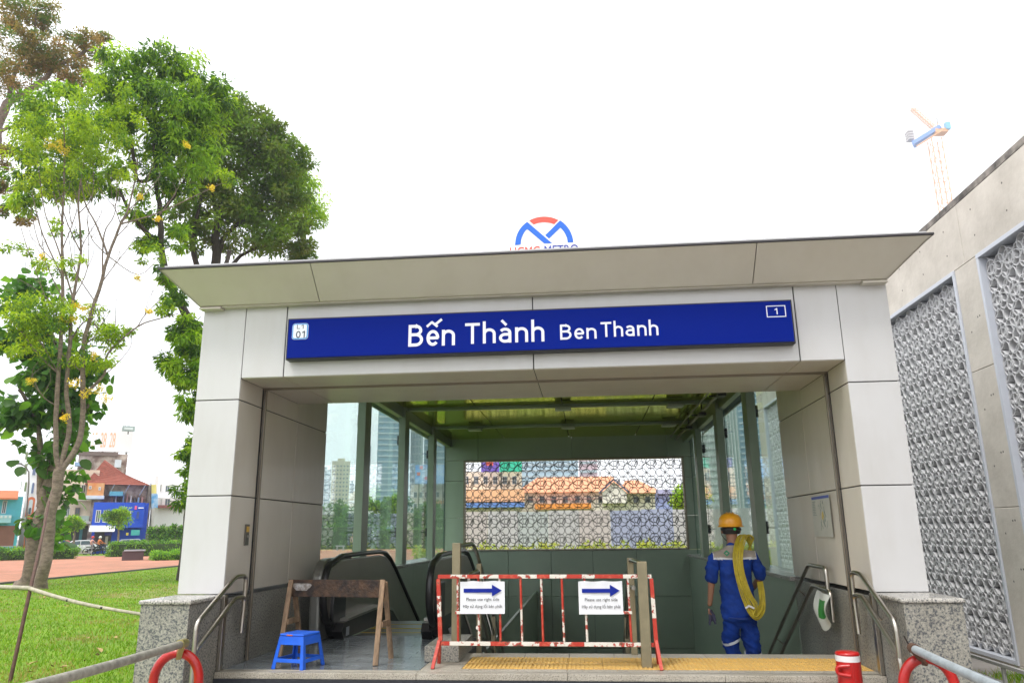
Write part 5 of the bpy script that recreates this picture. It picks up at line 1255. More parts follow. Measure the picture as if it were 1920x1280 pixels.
# its large leaves, one by one
def big_leaf(name, m):
    V = []; F = []; prof = [(0, .02), (.12, .30), (.35, .44), (.62, .42), (.85, .24), (1.0, .0)]
    for t_, w_ in prof:
        z = -.22*t_*t_; V += [(-w_, t_, z+.07*abs(w_)*1.5), (0, t_, z), (w_, t_, z+.07*abs(w_)*1.5)]
    for i in range(len(prof)-1):
        a = 3*i; F += [(a, a+1, a+4, a+3), (a+1, a+2, a+5, a+4)]
    me = bpy.data.meshes.new(name); me.from_pydata(V, [], F); me.materials.append(m); me.update()
    for p in me.polygons: p.use_smooth = True
    return me
blm = [big_leaf('large_leaf', m) for m in lt]
idx = RNG.integers(0, len(cen2), 290)
for i in idx:
    c = Vector(cen2[i])+Vector(RNG.normal(size=3)*.28); d = Vector(RNG.normal(size=3)); d.z = -abs(d.z)*.8-.25; d.y -= .5; d.normalize()
    s_ = d.cross(Vector(RNG.normal(size=3)*.5+np.array([0, 0, 1.0]))).normalized(); n_ = s_.cross(d); sc = random.uniform(.30, .50)
    o = bpy.data.objects.new('large_leaf', random.choice(blm)); COL.objects.link(o)
    o.matrix_basis = Matrix(((s_.x, d.x, n_.x, c.x), (s_.y, d.y, n_.y, c.y), (s_.z, d.z, n_.z, c.z), (0, 0, 0, 1))) @ Matrix.Scale(sc, 4); put(o, tk)
# stake and bamboo rail
stake = thing('tree_stake', 'thin rusty stake leaning from the lawn up to the pale-stemmed tree', 'stake', tuple(at_z(16, 1290, GZ)))
rust = mat('rusty_iron', (.09, .045, .03), .8, var=.3, vscale=20)
pa, pb_ = at_z(16, 1290, GZ), at_d(95, 930, 20)
a_ = at_d(14, 1290, 9.6); a_.z = GZ
put(MB().tube([at_z(17, 1285, GZ-.02), at_d(57, 1103, 11.2), at_d(78, 1010, 13.6), at_d(92, 940, 15.5)], .022, 8).build('stake_pole', rust, None), stake)
bam = mat('bamboo', (.36, .33, .24), .6, var=.25, vscale=10)
br_ = thing('bamboo_rail', 'thin bamboo rail crossing the lawn from the stake to the granite plinth', 'rail', tuple(at_d(0, 1100, 12)))
put(MB().tube([at_d(-60, 1099, 12.4), at_d(0, 1100, 11.9), at_d(57, 1102, 11.2)], .028, 8).build('bamboo_pole', bam, None), br_)
q1, q2 = at_d(57, 1103, 11.2), at_y(268, 1151, .6)
pts = [q1.lerp(q2, i/10)+Vector((0, 0, -.03*math.sin(PI*i/10))) for i in range(11)]
put(MB().tube(pts, [.026-.011*i/10 for i in range(11)], 8).build('bamboo_pole', bam, None), br_)
for i in (4, 7): put(MB().lathe([(.026, -.012), (.03, 0), (.026, .012)], 8, tuple(pts[i])).build('rope_tie', black, None), br_)
# ---------------------------------------------------------------- buildings, far things
def wm(name, c, rough=.8, var=.12, vs=.5, **k): return mat(name, c, rough, var=var, vscale=vs, **k)
winm = mat('window_glass_far', (.10, .14, .17), .15); winf = wm('window_frame_white', (.65, .65, .62))
class Facade:
    """a building whose front runs between two pixel columns; local x along the front, y away from us, z up"""
    def __init__(s, name, label, cat, px0, px1, d0, d1=None, depth=8, group=None):
        d1 = d1 or d0; a, b = at_d(px0, 1005, d0), at_d(px1, 1005, d1); s.o = Vector((a.x, a.y, GZ)); v = Vector((b.x-a.x, b.y-a.y, 0)); s.w = v.length
        s.rz = math.atan2(v.y, v.x); s.d0, s.d1, s.px0, s.px1 = d0, d1, px0, px1; s.depth = depth
        s.t = thing(name, label, cat, tuple(s.o), s.rz, group); s.M = Matrix.Rotation(s.rz, 4, 'Z')
        s.U = v.normalized(); s.N = Vector((-s.U.y, s.U.x, 0))
    def loc(s, px, py):
        """pixel -> (x, z) on the front plane"""
        d = ray(px, py); den = d.dot(s.N); t = (s.o-CAMLOC).dot(s.N)/den; p = CAMLOC+d*t-s.o
        return p.dot(s.U), p.z
    def box(s, name, m, x0, x1, y0, y1, z0, z1, parent=None, bev=0):
        o = MB().box(x0, x1, y0, y1, z0, z1).build(name, m, parent or s.t, bevel=bev); return o
    def body(s, pyt, m, name='wall', py_at=None, x0=0, x1=None, z0=0, y0=0, y1=None):
        z = s.loc(py_at or (s.px0+s.px1)/2, pyt)[1]; s.h = z
        return s.box(name, m, x0, s.w if x1 is None else x1, y0, s.depth if y1 is None else y1, z0, z)
    def rect(s, name, m, px0, py0, px1, py1, y0=-.1, y1=0.0, parent=None, bev=0):
        a, b = s.loc(px0, py1), s.loc(px1, py0); x0, x1 = sorted((a[0], b[0])); z0, z1 = sorted((a[1], b[1]))
        return s.box(name, m, x0, x1, y0, y1-.004, z0, z1, parent, bev)
    def window(s, px0, py0, px1, py1, fm=None, gm=None, f=.06, arch=False, y=0):
        a, b = s.loc(px0, py1), s.loc(px1, py0); x0, x1 = sorted((a[0], b[0])); z0, z1 = sorted((a[1], b[1])); fm = fm or winf; gm = gm or winm
        if arch:
            r = (x1-x0)/2; xc = (x0+x1)/2; pts = [(x0, z0), (x1, z0)]+[(xc+r*math.cos(R(a_)), z1-r+r*math.sin(R(a_))) for a_ in range(0, 181, 20)]
            fr_ = MB().prism(pts, 'y', y-.10, y-.004).build('window', fm, s.t); q = [(xc+(p[0]-xc)*.74, (z0+z1)/2+(p[1]-(z0+z1)/2)*.86) for p in pts]
            MB().prism(q, 'y', y-.13, y-.104).build('pane', gm, fr_); return fr_
        mb = MB(); mb.box(x0, x1, y-.10, y-.004, z0, z0+f).box(x0, x1, y-.10, y-.004, z1-f, z1).box(x0, x0+f, y-.10, y-.004, z0+f, z1-f).box(x1-f, x1, y-.10, y-.004, z0+f, z1-f).box((x0+x1)/2-f*.3, (x0+x1)/2+f*.3, y-.09, y-.004, z0+f, z1-f)
        fr_ = mb.build('window', fm, s.t); s.box('pane', gm, x0+f+.003, x1-f-.003, y-.04, y-.004, z0+f+.003, z1-f-.003, fr_); return fr_
    def grid(s, x0, x1, z0, z1, nx, nz, ww, hh, fm, gm=winm, y=0, name='window'):
        """a regular grid of one shared window"""
        mb = MB(); mb.box(-ww/2, ww/2, -.12, -.004, -hh/2, -hh/2+.12*hh).box(-ww/2, ww/2, -.12, -.004, hh/2-.12*hh, hh/2).box(-ww/2, -ww/2+.1*ww, -.12, -.004, -hh/2+.12*hh, hh/2-.12*hh).box(ww/2-.1*ww, ww/2, -.12, -.004, -hh/2+.12*hh, hh/2-.12*hh).box(-ww*.4, ww*.4, -.05, -.004, -hh*.38, hh*.38, 1)
        first = None
        for i in range(nx):
            for k in range(nz):
                L_ = (x0+(i+.5)*(x1-x0)/nx, y, z0+(k+.5)*(z1-z0)/nz)
                if first is None: first = mb.build(name, [fm, gm], s.t); first.location = L_
                else: c = copy_obj(first, s.t, L_)

# --- street on the left, about 95 m away
DS = 96
f = Facade('shophouse', 'turquoise shophouse with an orange tiled awning at the far left of the street', 'building', -45, 33, DS-2, DS-2, 8)
tq = wm('turquoise_wall', (.08, .42, .50)); f.body(930, tq); f.rect('door_shutter', wm('shutter_brown', (.22, .09, .06)), -40, 985, 30, 1024, -.08); f.rect('balcony_rail', wm('pale_turquoise', (.30, .55, .60)), -45, 965, 22, 980, -.9, -.1)
x0, z0 = f.loc(-48, 936); x1, z1 = f.loc(35, 922)
mb = MB(); mb.prism([(-1.2, z0), (.3, z1), (.3, z1+.15), (-1.2, z0+.15)], 'x', x0, x1); mb.build('roof', wm('orange_tile', (.45, .15, .06)), f.t)
f.window(-30, 938, -12, 962); f.window(2, 938, 14, 962)
for i in range(8): f.rect('rail_panel', wm('rail_white', (.6, .65, .65)), -40+i*8, 967, -35+i*8, 971, -.96, -.9); 
f.rect('eaves_trim', wm('trim_turquoise', (.12, .45, .45)), -46, 931, 33, 935, -.3)
f = Facade('white_house', 'white house with tall arched windows behind the tree trunks', 'building', 36, 92, DS+6, DS+6, 9)
wh = wm('white_wall', (.80, .80, .80), var=.03); f.body(842, wh)
gw = mat('green_window', (.20, .26, .12), .4); bw2 = mat('blue_window', (.14, .18, .30), .3)
for a in ((43, 868, 53, 890, gw), (59, 870, 70, 892, bw2), (79, 872, 87, 890, bw2), (38, 900, 42, 918, gw), (44, 902, 52, 922, gw), (57, 903, 66, 926, bw2), (76, 905, 84, 926, bw2), (46, 838+8, 54, 862, gw)): f.window(*a[:4], fm=wh, gm=a[4], arch=True)
for a in ((47, 931, 66, 990), (20, 951, 34, 980)): pass
f = Facade('orange_gate_house', 'low orange building with a round arched opening', 'building', 46, 90, DS, DS, 4)
org = wm('orange_wall', (.62, .16, .06)); f.body(962, org); f.window(52, 936+14, 60, 950+14, wm('cream_frame', (.7, .66, .6)), arch=True)
x0, z0 = f.loc(47, 965); x1, z1 = f.loc(67, 931); xc = (x0+x1)/2; r = (x1-x0)/2
mb = MB(); mb.prism([(x0, z0-.2), (x1, z0-.2)]+[(xc+r*math.cos(R(a)), z1-r+r*math.sin(R(a))) for a in range(0, 181, 15)], 'y', -.02, .5); ar_ = mb.build('arched_gable', org, f.t)
mb = MB(); r2 = r*.5; mb.prism([(xc-r2, z0+.3), (xc+r2, z0+.3)]+[(xc+r2*math.cos(R(a)), z1-r-.1+r2*math.sin(R(a))) for a in range(0, 181, 20)], 'y', -.06, -.024); mb.build('arched_window', wm('pale_pane', (.6, .64, .66)), ar_)
f.rect('shop_opening', mat('dark_opening', (.05, .045, .045), .8), 50, 992, 88, 1024, -.05)
f = Facade('shophouse', 'cream shophouse with a stained upper wall and green balcony', 'building', 92, 172, DS, DS, 9)
cr = wm('cream_wall', (.62, .53, .42), var=.25, vs=.35); st_w = mat('stained_wall', (.52, .45, .38), .9, col2=(.20, .13, .10), vscale=.8, lo=.4, hi=.6)
f.body(880, cr, py_at=150); f.window(122, 949, 132, 968); f.window(139, 951, 151, 968, mat('brown_frame', (.22, .14, .09), .7)); f.window(151, 908, 162, 924, gm=mat('dark_opening', (.05, .045, .045), .8)); f.window(139, 888, 145, 898)
f.rect('balcony', wm('balcony_green', (.42, .52, .44)), 125, 967, 167, 977, -.9); f.rect('ledge', wm('ledge_cream', (.6, .56, .48)), 92, 977, 170, 982, -1.1); f.rect('cornice', wm('ledge_cream', (.6, .56, .48)), 92, 935, 170, 938, -.4)
f.rect('shop_opening', mat('dark_opening', (.05, .045, .045), .8), 108, 985, 168, 1024, -.04); f.rect('shop_column', cr, 106, 984, 112, 1024, -.3); f.rect('shop_shutter', wm('teal_shutter', (.08, .24, .26)), 146, 988, 156, 1022, -.09)
f = Facade('apartment_block', 'old stained apartment block with a blue canopy, behind the hipped roof', 'building', 128, 222, DS+14, DS+14, 8)
f.body(848, st_w, py_at=140); f.rect('blue_canopy', wm('canopy_blue', (.25, .38, .55)), 140, 868, 172, 874, -.9); f.rect('parapet', wm('dark_parapet', (.16, .12, .10)), 130, 848, 222, 852, -.3)
f.rect('rooftop_box', wm('pale_box', (.6, .66, .68)), 214, 862, 228, 876, -.3)
# tiled hipped roof house
f = Facade('old_villa', 'old villa with a big red brown hipped roof and air conditioners', 'building', 172, 276, DS-1, DS-1, 9)
f.body(908, st_w, py_at=220, x0=f.loc(174, 920)[0]); tile_r = mat('roof_tile_red', (.28, .075, .045), .8, var=.2, vscale=3, bump=.5, bscale=8)
x0, z0 = f.loc(160, 906); x1, z1 = f.loc(280, 912); xa, za = f.loc(194, 866); xb, zb_ = f.loc(222, 888); zb_ = za-.9
ze = (z0+z1)/2
mb = MB(); y0_, y1_ = -1.2, 9.5; ym_ = 3.6
mb.add([(x0, y0_, ze), (x1, y0_, ze), (x1, y1_, ze), (x0, y1_, ze), (xa, ym_, za+.6), (xa+1.9, ym_, za-.9)], [(0, 1, 5, 4), (1, 2, 5), (2, 3, 4, 5), (3, 0, 4), (3, 2, 1, 0)])
rf = mb.build('roof', tile_r, f.t); mb = MB(); 
for k in range(1, 12):
    t_ = k/12; a = Vector((x0, y0_, ze)).lerp(Vector((xa, ym_, za+.6)), t_); b = Vector((x1, y0_, ze)).lerp(Vector((xa+1.9, ym_, za-.9)), t_); mb.bar(a+Vector((0, -.03, .03)), b+Vector((0, -.03, .03)), .05, .05)
mb.build('tile_course', tile_r, rf)
f.rect('orange_bay', mat('orange_stain', (.66, .40, .18), .8, col2=(.62, .22, .06), vscale=.7), 163, 907, 197, 932, -1.5); f.rect('bay_ledge', wm('pale_box', (.6, .66, .68)), 162, 930, 196, 936, -1.9)
f.window(167, 912, 173, 918, y=-1.5); f.window(185, 914, 190, 920, y=-1.5)
f.rect('green_awning', wm('awning_teal', (.10, .34, .40)), 205, 922, 231, 930, -1.4)
rr = random.Random(4)
for i in range(9):
    x_ = 208+i*7; f.rect('balcony_clutter', [wm('clutter_red', (.4, .2, .16)), wm('clutter_pale', (.55, .5, .45)), wm('clutter_dark', (.08, .07, .07)), wm('clutter_blue', (.2, .3, .4))][i % 4], x_, 925+rr.random()*9, x_+4.5, 944, -.5)
for x_ in (204, 232, 262): 
    a = f.loc(x_, 920); mb = MB(); mb.bar((a[0], -.2, a[1]-.5), (a[0]+.5, -1.1, ze), .07, .07); mb.build('roof_bracket', wm('pale_box', (.6, .66, .68)), f.t)
f.rect('scaffold_wall', wm('clutter_dark', (.08, .07, .07)), 270, 910, 277, 985, -.2)
f = Facade('blue_shop', 'bright blue two storey shop with a small pink logo and white awning', 'shop', 171, 273, DS-5, DS-5, 6)
blu = wm('shop_blue', (.008, .07, .52), var=.08); f.body(942, blu, py_at=222, z0=0, y0=.4); f.rect('upper_band', blu, 171, 942, 272, 1011-22, -.5, .4)
f.window(178, 956, 190, 979, y=-.5); f.window(192, 956, 206, 979, y=-.5); f.window(236, 958, 246, 968, y=-.5); f.window(254, 958, 262, 973, blu, y=-.5); f.window(212, 960, 232, 978, y=-.5)
f.rect('shop_logo', mat('logo_pink', (.75, .10, .25), .5), 252, 948, 257, 955, -.56, -.5); put_l(text('shop', 'shop_lettering', mat('letter_white', (.8, .8, .85), .5), (0, 0, 0), (1, 0, 0), (0, 0, 1), w=.01), f.t) if False else None
f.rect('logo_bar', mat('letter_white', (.8, .8, .85), .5), 259, 951, 269, 953, -.56, -.5)
a = f.loc(168, 995); b = f.loc(216, 986); mb = MB(); mb.prism([(-2.4, a[1]-.1), (-.5, b[1]), (-.5, b[1]+.08), (-2.4, a[1]-.02)], 'x', a[0], b[0]); mb.build('awning', wm('awning_white', (.78, .78, .78), var=.04), f.t)
f.rect('shop_front', mat('dark_opening', (.05, .045, .045), .8), 174, 994, 210, 1024, .38, .45); f.rect('shop_door', wm('door_cream', (.55, .5, .4)), 196, 1005, 203, 1020, .3, .4)
f.rect('hanging_sign', wm('sign_navy', (.03, .03, .18)), 196, 996, 211, 1003, -.6, -.5); f.rect('side_awning', wm('awning_green', (.06, .40, .36)), 245, 993, 262, 1003, -1.2, -.5); f.rect('yellow_sign', wm('sign_yellow', (.75, .6, .05)), 236, 998, 241, 1003, -.6, -.5)
f = Facade('white_gallery', 'white modern building with a narrow yellow and blue banner at its corner', 'building', 277, 352, DS+2, DS+2, 9)
f.body(932, wh, py_at=320); f.rect('tower_slab', wh, 281, 892, 298, 989, -.4); f.rect('tile_ledge', wm('dark_red_tile', (.28, .10, .09)), 296, 947, 352, 952, -.7); f.window(300, 920+14, 305, 932+16); f.window(308, 922+12, 320, 934+14); f.window(330, 934, 336, 944)
f.rect('upper_storey', wh, 298, 905, 352, 931, 1.5, 8)
f.window(309, 908, 319, 921, y=1.5); f.window(298.5, 906, 304, 920, y=1.5)
bn = thing('street_banner', 'tall blue and yellow banner on a pole at the white building', 'banner', tuple(at_d(283, 1020, DS-1)))
q = Facade('tmp', '', '', 283, 296, DS-1.5); bpy.data.objects.remove(q.t)
def wq(px, py, off=0): a = q.loc(px, py); return q.o+q.U*a[0]+Vector((0, 0, a[1]))-q.N*0+q.N*off
mb = MB(); v = [wq(283.5, 925), wq(296, 925), wq(296, 951), wq(283.5, 953)]; mb.add([p for p in v]+[p+q.N*.05 for p in v], [(3, 2, 1, 0), (4, 5, 6, 7), (0, 1, 5, 4), (1, 2, 6, 5), (2, 3, 7, 6), (3, 0, 4, 7)], 0)
put(mb.build('banner_cloth', mat('banner_blue', (.06, .34, .62), .6, col2=(.5, .65, .75), vscale=1.6), None), bn)
mb = MB(); v = [wq(283.5, 908), wq(293, 908), wq(293, 924.5), wq(283.5, 924.5)]; mb.add([p for p in v]+[p+q.N*.05 for p in v], [(3, 2, 1, 0), (4, 5, 6, 7), (0, 1, 5, 4), (1, 2, 6, 5), (2, 3, 7, 6), (3, 0, 4, 7)], 0)
put(mb.build('banner_cloth', wm('banner_yellow', (.80, .72, .22)), None), bn)
put(MB().tube([wq(283, 1020), wq(283, 905)], .06, 6).build('pole', steel_dk, None), bn)
f = Facade('ivy_wall', 'pale garden wall overgrown with ivy at the foot of the white building', 'wall', 276, 356, DS-6, DS-6, .4)
f.body(986, wm('stained_plaster', (.55, .50, .42), var=.3), py_at=300)
def foliage(name, label, cat, boxes, leafm, n, size, group=None, parent=None, droop=.1, kind=None, clump=.25):
    """shrubs and hedges: leaf clumps filling boxes ((x0,y0,z0),(x1,y1,z1)) or ellipsoids"""
    cs = []
    for c0, c1, k in boxes:
        u = RNG.random((k, 3)); c = np.array(c0)+u*(np.array(c1)-np.array(c0)); cs.append(c)
    cs = np.concatenate(cs); V, F, kk = leaf_arrays(cs, np.full(len(cs), clump), n, size, droop, .5)
    o = mesh_arrays(name, V, F, leafm, parent, mi=np.tile(RNG.integers(0, len(leafm), kk), 2)); return tag(o, label, cat, group, kind)
hm_ = [leafmat('hedge_green', (.10, .26, .03), .35), leafmat('hedge_lime', (.20, .40, .04), .4), leafmat('hedge_deep', (.05, .13, .025), .3)]
def loc_boxes(F_, rects, y0, y1, dens):
    out = []
    for (a, b, c, d) in rects:
        p, r_ = F_.loc(a, d), F_.loc(c, b); out.append(((p[0], y0, p[1]), (r_[0], y1, r_[1]), dens))
    return out
iv = foliage('ivy', None, None, loc_boxes(f, [(277, 988, 296, 1020, ), (300, 988, 308, 1012), (310, 990, 318, 1018), (322, 986, 327, 1005), (334, 988, 346, 1020)], -.5, -.1, 40), hm_, 14, .28, parent=f.t)
# hedges and planter before the street
def hedge(label, px0, px1, pyt, pyb, d, dep, n, lm=None, name='hedge', leafs=26, size=.16):
    F_ = Facade(name, label, 'hedge', px0, px1, d, d, dep, 'hedges round the plaza'); a = F_.loc(px0, pyt)[1]; k = F_.w
    F_.box('hedge_core', mat('hedge_core', (.03, .07, .015), .9), .25, k-.25, .2, dep-.2, 0, a-.2)
    foliage('hedge_leaves', None, None, [((0, 0, .05), (k, dep, a), n)], lm or hm_, leafs, size, parent=F_.t, clump=.22); return F_
hedge('low clipped hedge at the far left of the plaza', -60, 150, 1029, 1041, 70, 1.4, 420)
hedge('tall green hedge behind the dark planter block', 205, 352, 1016, 1034, 74, 2, 420)
hedge('bright lime hedge bed right of the dark planter block', 286, 350, 1035, 1044, 60, 2.0, 160, [hm_[1], hm_[0]])
F_ = Facade('planter_block', 'dark maroon stone bench block on the edge of the plaza', 'bench', 233, 273, 62, 62, 1.4); F_.body(1033, wm('maroon_stone', (.10, .06, .065), rough=.4)); F_.rect('seat_top', wm('grey_stone', (.35, .35, .38)), 232.5, 1030, 273, 1033, -.1, 1.5); 
# street trees
for (px, pyt, pyb, w_, d, lab) in ((139, 972, 1024, 26, 84, 'small round street tree before the cream shophouse'), (222, 956, 1024, 58, 82, 'small spreading street tree before the blue shop')):
    b = at_d(px, 1010, d); b.z = GZ
    L = [B(px-w_*.2, pyt+11, w_*.3, 10, d, 14, .5), B(px+w_*.22, pyt+9, w_*.28, 9, d, 14, .5), B(px, pyt+5, w_*.3, 7, d, 12, .5)]
    if w_ > 40: L.append(B(px+4, pyt+24, w_*.33, 9, d, 10, .5))
    make_tree('street_tree', lab, 'tree', b, [([Vector((b.x, b.y, GZ-.1))]+PD([(px, 1005), (px, pyt+24), (px+2, pyt+8)], d), .12, .05)], L, [lg[0], lg[1], lg[2]], bark_lt, leaf=.22, n_per=60, droop=.1, aspect=.5, twig=.03, group='street trees')
# street lamp, rail barriers
lamp = thing('street_lamp', 'tall grey street lamp with a curved arm before the white arched house', 'street lamp', tuple(at_d(48, 1020, 88)))
put(MB().tube(PD([(48, 1022), (50, 960), (54, 905), (54, 885), (48, 874), (38, 869), (28, 868)], 88), .07, 6).build('lamp_pole', steel_dk, None), lamp)
a = at_d(33, 868, 88); put(MB().box(a.x-.5, a.x+.4, a.y-.15, a.y+.15, a.z-.12, a.z+.02).build('lamp_head', steel_dk, None), lamp)
for i, (px0, px1, lab) in enumerate(((120, 138, 'grey traffic barrier by the hedge, left of the parked cart'), (150, 176, 'grey traffic barrier in front of the motorbikes'), (2, 40, 'long grey traffic barrier before the turquoise shophouse'))):
    F_ = Facade('traffic_barrier', lab, 'barrier', px0, px1, 79, 79, .06, 'grey traffic barriers'); w_ = F_.w
    mb = MB(); mb.box(0, w_, 0, .05, .95, 1.0).box(0, w_, 0, .05, .25, .30).box(0, .05, 0, .05, 0, .95).box(w_-.05, w_, 0, .05, 0, .95); mb.build('frame', wm('barrier_grey', (.35, .37, .4)), F_.t)
    n = max(4, int(w_/.22))
    for k in range(1, n): F_.box('bar', wm('barrier_grey', (.35, .37, .4)), w_*k/n-.012, w_*k/n+.012, .012, .037, .301, .949)
# vehicles
tyre = mat('tyre', (.02, .02, .02), .8)
def car(label, px, d, L, col, rz_off=0, name='parked_car', cat='car'):
    p = at_d(px, 1015, d); rz = math.atan2(-(p.x), (p.y-CAMLOC.y)) if False else -math.atan2(p.x, p.y-CAMLOC.y)
    t = thing(name, label, cat, (p.x, p.y, GZ), rz+rz_off, 'cars on the street'); k = L/4.5
    bm_ = mat('car_'+name+col[0], col[1], .25, coat=.6)
    body = [(-2.2, .35), (-2.25, .62), (-2.1, .85), (-1.35, .98), (1.55, 1.02), (2.12, .92), (2.22, .6), (2.15, .33)]
    MB().prism([(a*k, b*k) for a, b in body], 'y', -.86*k, .86*k).build('body', bm_, t, bevel=.08*k)
    cab = [(-1.35, .95), (-.55, 1.50), (1.15, 1.56), (1.95, .98)]
    MB().prism([(a*k, b*k) for a, b in cab], 'y', -.74*k, .74*k).build('cabin', bm_, t, bevel=.06*k)
    w = [(-1.05, 1.03), (-.48, 1.42), (.25, 1.46), (.25, 1.04)]; w2 = [(.33, 1.04), (.33, 1.46), (1.08, 1.46), (1.62, 1.06)]
    for q_ in (w, w2):
        for s_ in (-1, 1): MB().prism([(a*k, b*k) for a, b in q_], 'y', s_*.745*k, s_*.765*k).build('side_window', winm, t)
    for x in (-1.42, 1.38):
        for s_ in (-1, 1):
            o = MB().prism([(x*k+.33*k*math.cos(R(a)), .33*k+.33*k*math.sin(R(a))) for a in range(0, 360, 20)], 'y', s_*.70*k, s_*.88*k).build('wheel', tyre, t)
            MB().prism([(x*k+.2*k*math.cos(R(a)), .33*k+.2*k*math.sin(R(a))) for a in range(0, 360, 30)], 'y', s_*.882*k, s_*.895*k).build('rim', wm('rim_grey', (.5, .5, .52)), o)
    for s_ in (-1, 1): MB().box(-2.27*k, -2.2*k, s_*.55*k-.16*k, s_*.55*k+.16*k, .62*k, .75*k).build('headlight', wm('lens', (.7, .72, .75)), t)
    return t
car('white car parked in front of the cream shophouse', 146, 90, 4.0, ('w', (.75, .76, .78))); car('silver grey car half hidden by the hedge before the blue shop', 238, 88, 4.2, ('s', (.30, .33, .38))); car('white car whose tail shows just right of the tree trunks', 100, 88, 3.9, ('v', (.72, .72, .72)), PI)
def rider(px, d, shirt, helm, lab1, lab2, seed=0):
    p = at_d(px, 1015, d); rz = -math.atan2(p.x, p.y-CAMLOC.y)+.5; M = Matrix.Translation((p.x, p.y, GZ)) @ Matrix.Rotation(rz, 4, 'Z')
    b = thing('motorbike', lab2, 'motorbike', (p.x, p.y, GZ), rz, 'motorbikes on the street')
    for x in (-.6, .6): MB().tube([(x+.27*math.cos(R(a)), 0, .3+.27*math.sin(R(a))) for a in range(0, 360, 30)], .045, 6, closed=True).build('wheel', tyre, b)
    MB().tube([(-.6, 0, .32), (-.2, 0, .45), (.25, 0, .5), (.55, 0, .85), (.6, 0, .32)], [.06, .12, .1, .07, .04], 8).build('frame', black, b)
    MB().box(-.55, .05, -.11, .11, .68, .78).build('seat', black, b, bevel=.03); MB().tube([(.5, -.3, .98), (.55, 0, .95), (.5, .3, .98)], .02, 5).build('handlebar', steel_dk, b)
    q = thing('person', lab1, 'person', (p.x, p.y, GZ), rz, 'motorbike riders on the street')
    J_ = lambda x, y, z: M @ Vector((x, y, z))
    js = [(J_(-.22, 0, .88), .13), (J_(-.18, 0, 1.1), .13), (J_(-.10, 0, 1.32), .12), (J_(-.07, 0, 1.45), .055), (J_(-.04, 0, 1.58), .09), (J_(.10, -.17, .85), .08), (J_(.12, -.16, .45), .055), (J_(.2, -.16, .38), .05), (J_(.10, .17, .85), .08), (J_(.12, .16, .45), .055), (J_(.2, .16, .38), .05), (J_(-.08, -.2, 1.34), .06), (J_(.15, -.25, 1.12), .045), (J_(.45, -.25, 1.02), .035), (J_(-.08, .2, 1.34), .06), (J_(.15, .25, 1.12), .045), (J_(.45, .25, 1.02), .035)]
    es = [(0, 1), (1, 2), (2, 3), (3, 4), (0, 5), (5, 6), (6, 7), (0, 8), (8, 9), (9, 10), (2, 11), (11, 12), (12, 13), (2, 14), (14, 15), (15, 16)]
    jn = mat('trousers_dark', (.03, .035, .05), .8); sh = mat('shirt_'+shirt[0], shirt[1], .8)
    skin_mesh('body', js, es, [skin, sh, jn], q, lambda c: 0 if c.z-GZ > 1.43 else (1 if c.z-GZ > .95 else 2), 1)
    MB().lathe([(.12, -.03), (.135, .04), (.12, .11), (.07, .17), (.01, .19)], 12, (-.04, 0, 1.58)).build('helmet', mat('helm_'+helm[0], helm[1], .3), q)
rider(188, 84, ('orange', (.60, .18, .06)), ('white', (.7, .7, .7)), 'motorbike rider in an orange shirt and white helmet', 'black motorbike under the rider in orange')
rider(174, 86, ('redwhite', (.62, .30, .26)), ('red', (.6, .06, .04)), 'motorbike rider with a red helmet beside the rider in orange', 'black motorbike under the rider with the red helmet')
rider(119, 87, ('blue', (.06, .10, .24)), ('grey', (.4, .4, .42)), 'motorbike rider in a dark blue shirt just left of the white car', 'black motorbike under the rider in dark blue')
rider(127, 90, ('pink', (.5, .16, .14)), ('navy', (.5, .45, .4)), 'motorbike rider in a pinkish red shirt beside the rider in dark blue', 'black motorbike under the rider in pinkish red')
# billboard over the roofs
bb = Facade('billboard', 'white billboard with orange digits above the old roofs', 'billboard', 163, 228, DS+22, DS+22, .5)
z0 = bb.loc(200, 846)[1]; z1 = bb.loc(200, 800)[1]; bb.box('board', wm('board_white', (.84, .84, .84), var=.02), 0, bb.w, 0, .4, z0, z1)
mb = MB(); 
for x in (.6, bb.w*.5, bb.w-.6): mb.box(x-.12, x+.12, .1, .34, 0, z0-.01)
mb.build('board_posts', steel_dk, bb.t)
po_ = mat('pale_orange', (.86, .50, .28), .6)
for body, x_ in (('27', 170), ('28', 187), ('28', 204)):
    a, b = bb.loc(x_, 838), bb.loc(x_+14, 811); o = text(body, 'digits', po_, (a[0], -.01, a[1]), (1, 0, 0), (0, 0, 1), w=b[0]-a[0], h=b[1]-a[1], extrude=.02); o.parent = bb.t
sb_ = Facade('shop_sign', 'small grey green sign panel above the billboard digits', 'sign', 205, 230, DS+20, DS+20, .3); z0, z1 = sb_.loc(215, 807)[1], sb_.loc(215, 797)[1]
sb_.box('panel', wm('sign_grey_green', (.30, .38, .36)), 0, sb_.w, 0, .25, z0, z1); sb_.box('inner_panel', wm('sign_pale', (.62, .70, .68)), .25, sb_.w-.25, -.04, -.004, z0+.2, z1-.2); sb_.box('sign_post', steel_dk, sb_.w/2-.08, sb_.w/2+.08, .05, .2, bb.loc(200, 815)[1], z0-.01)

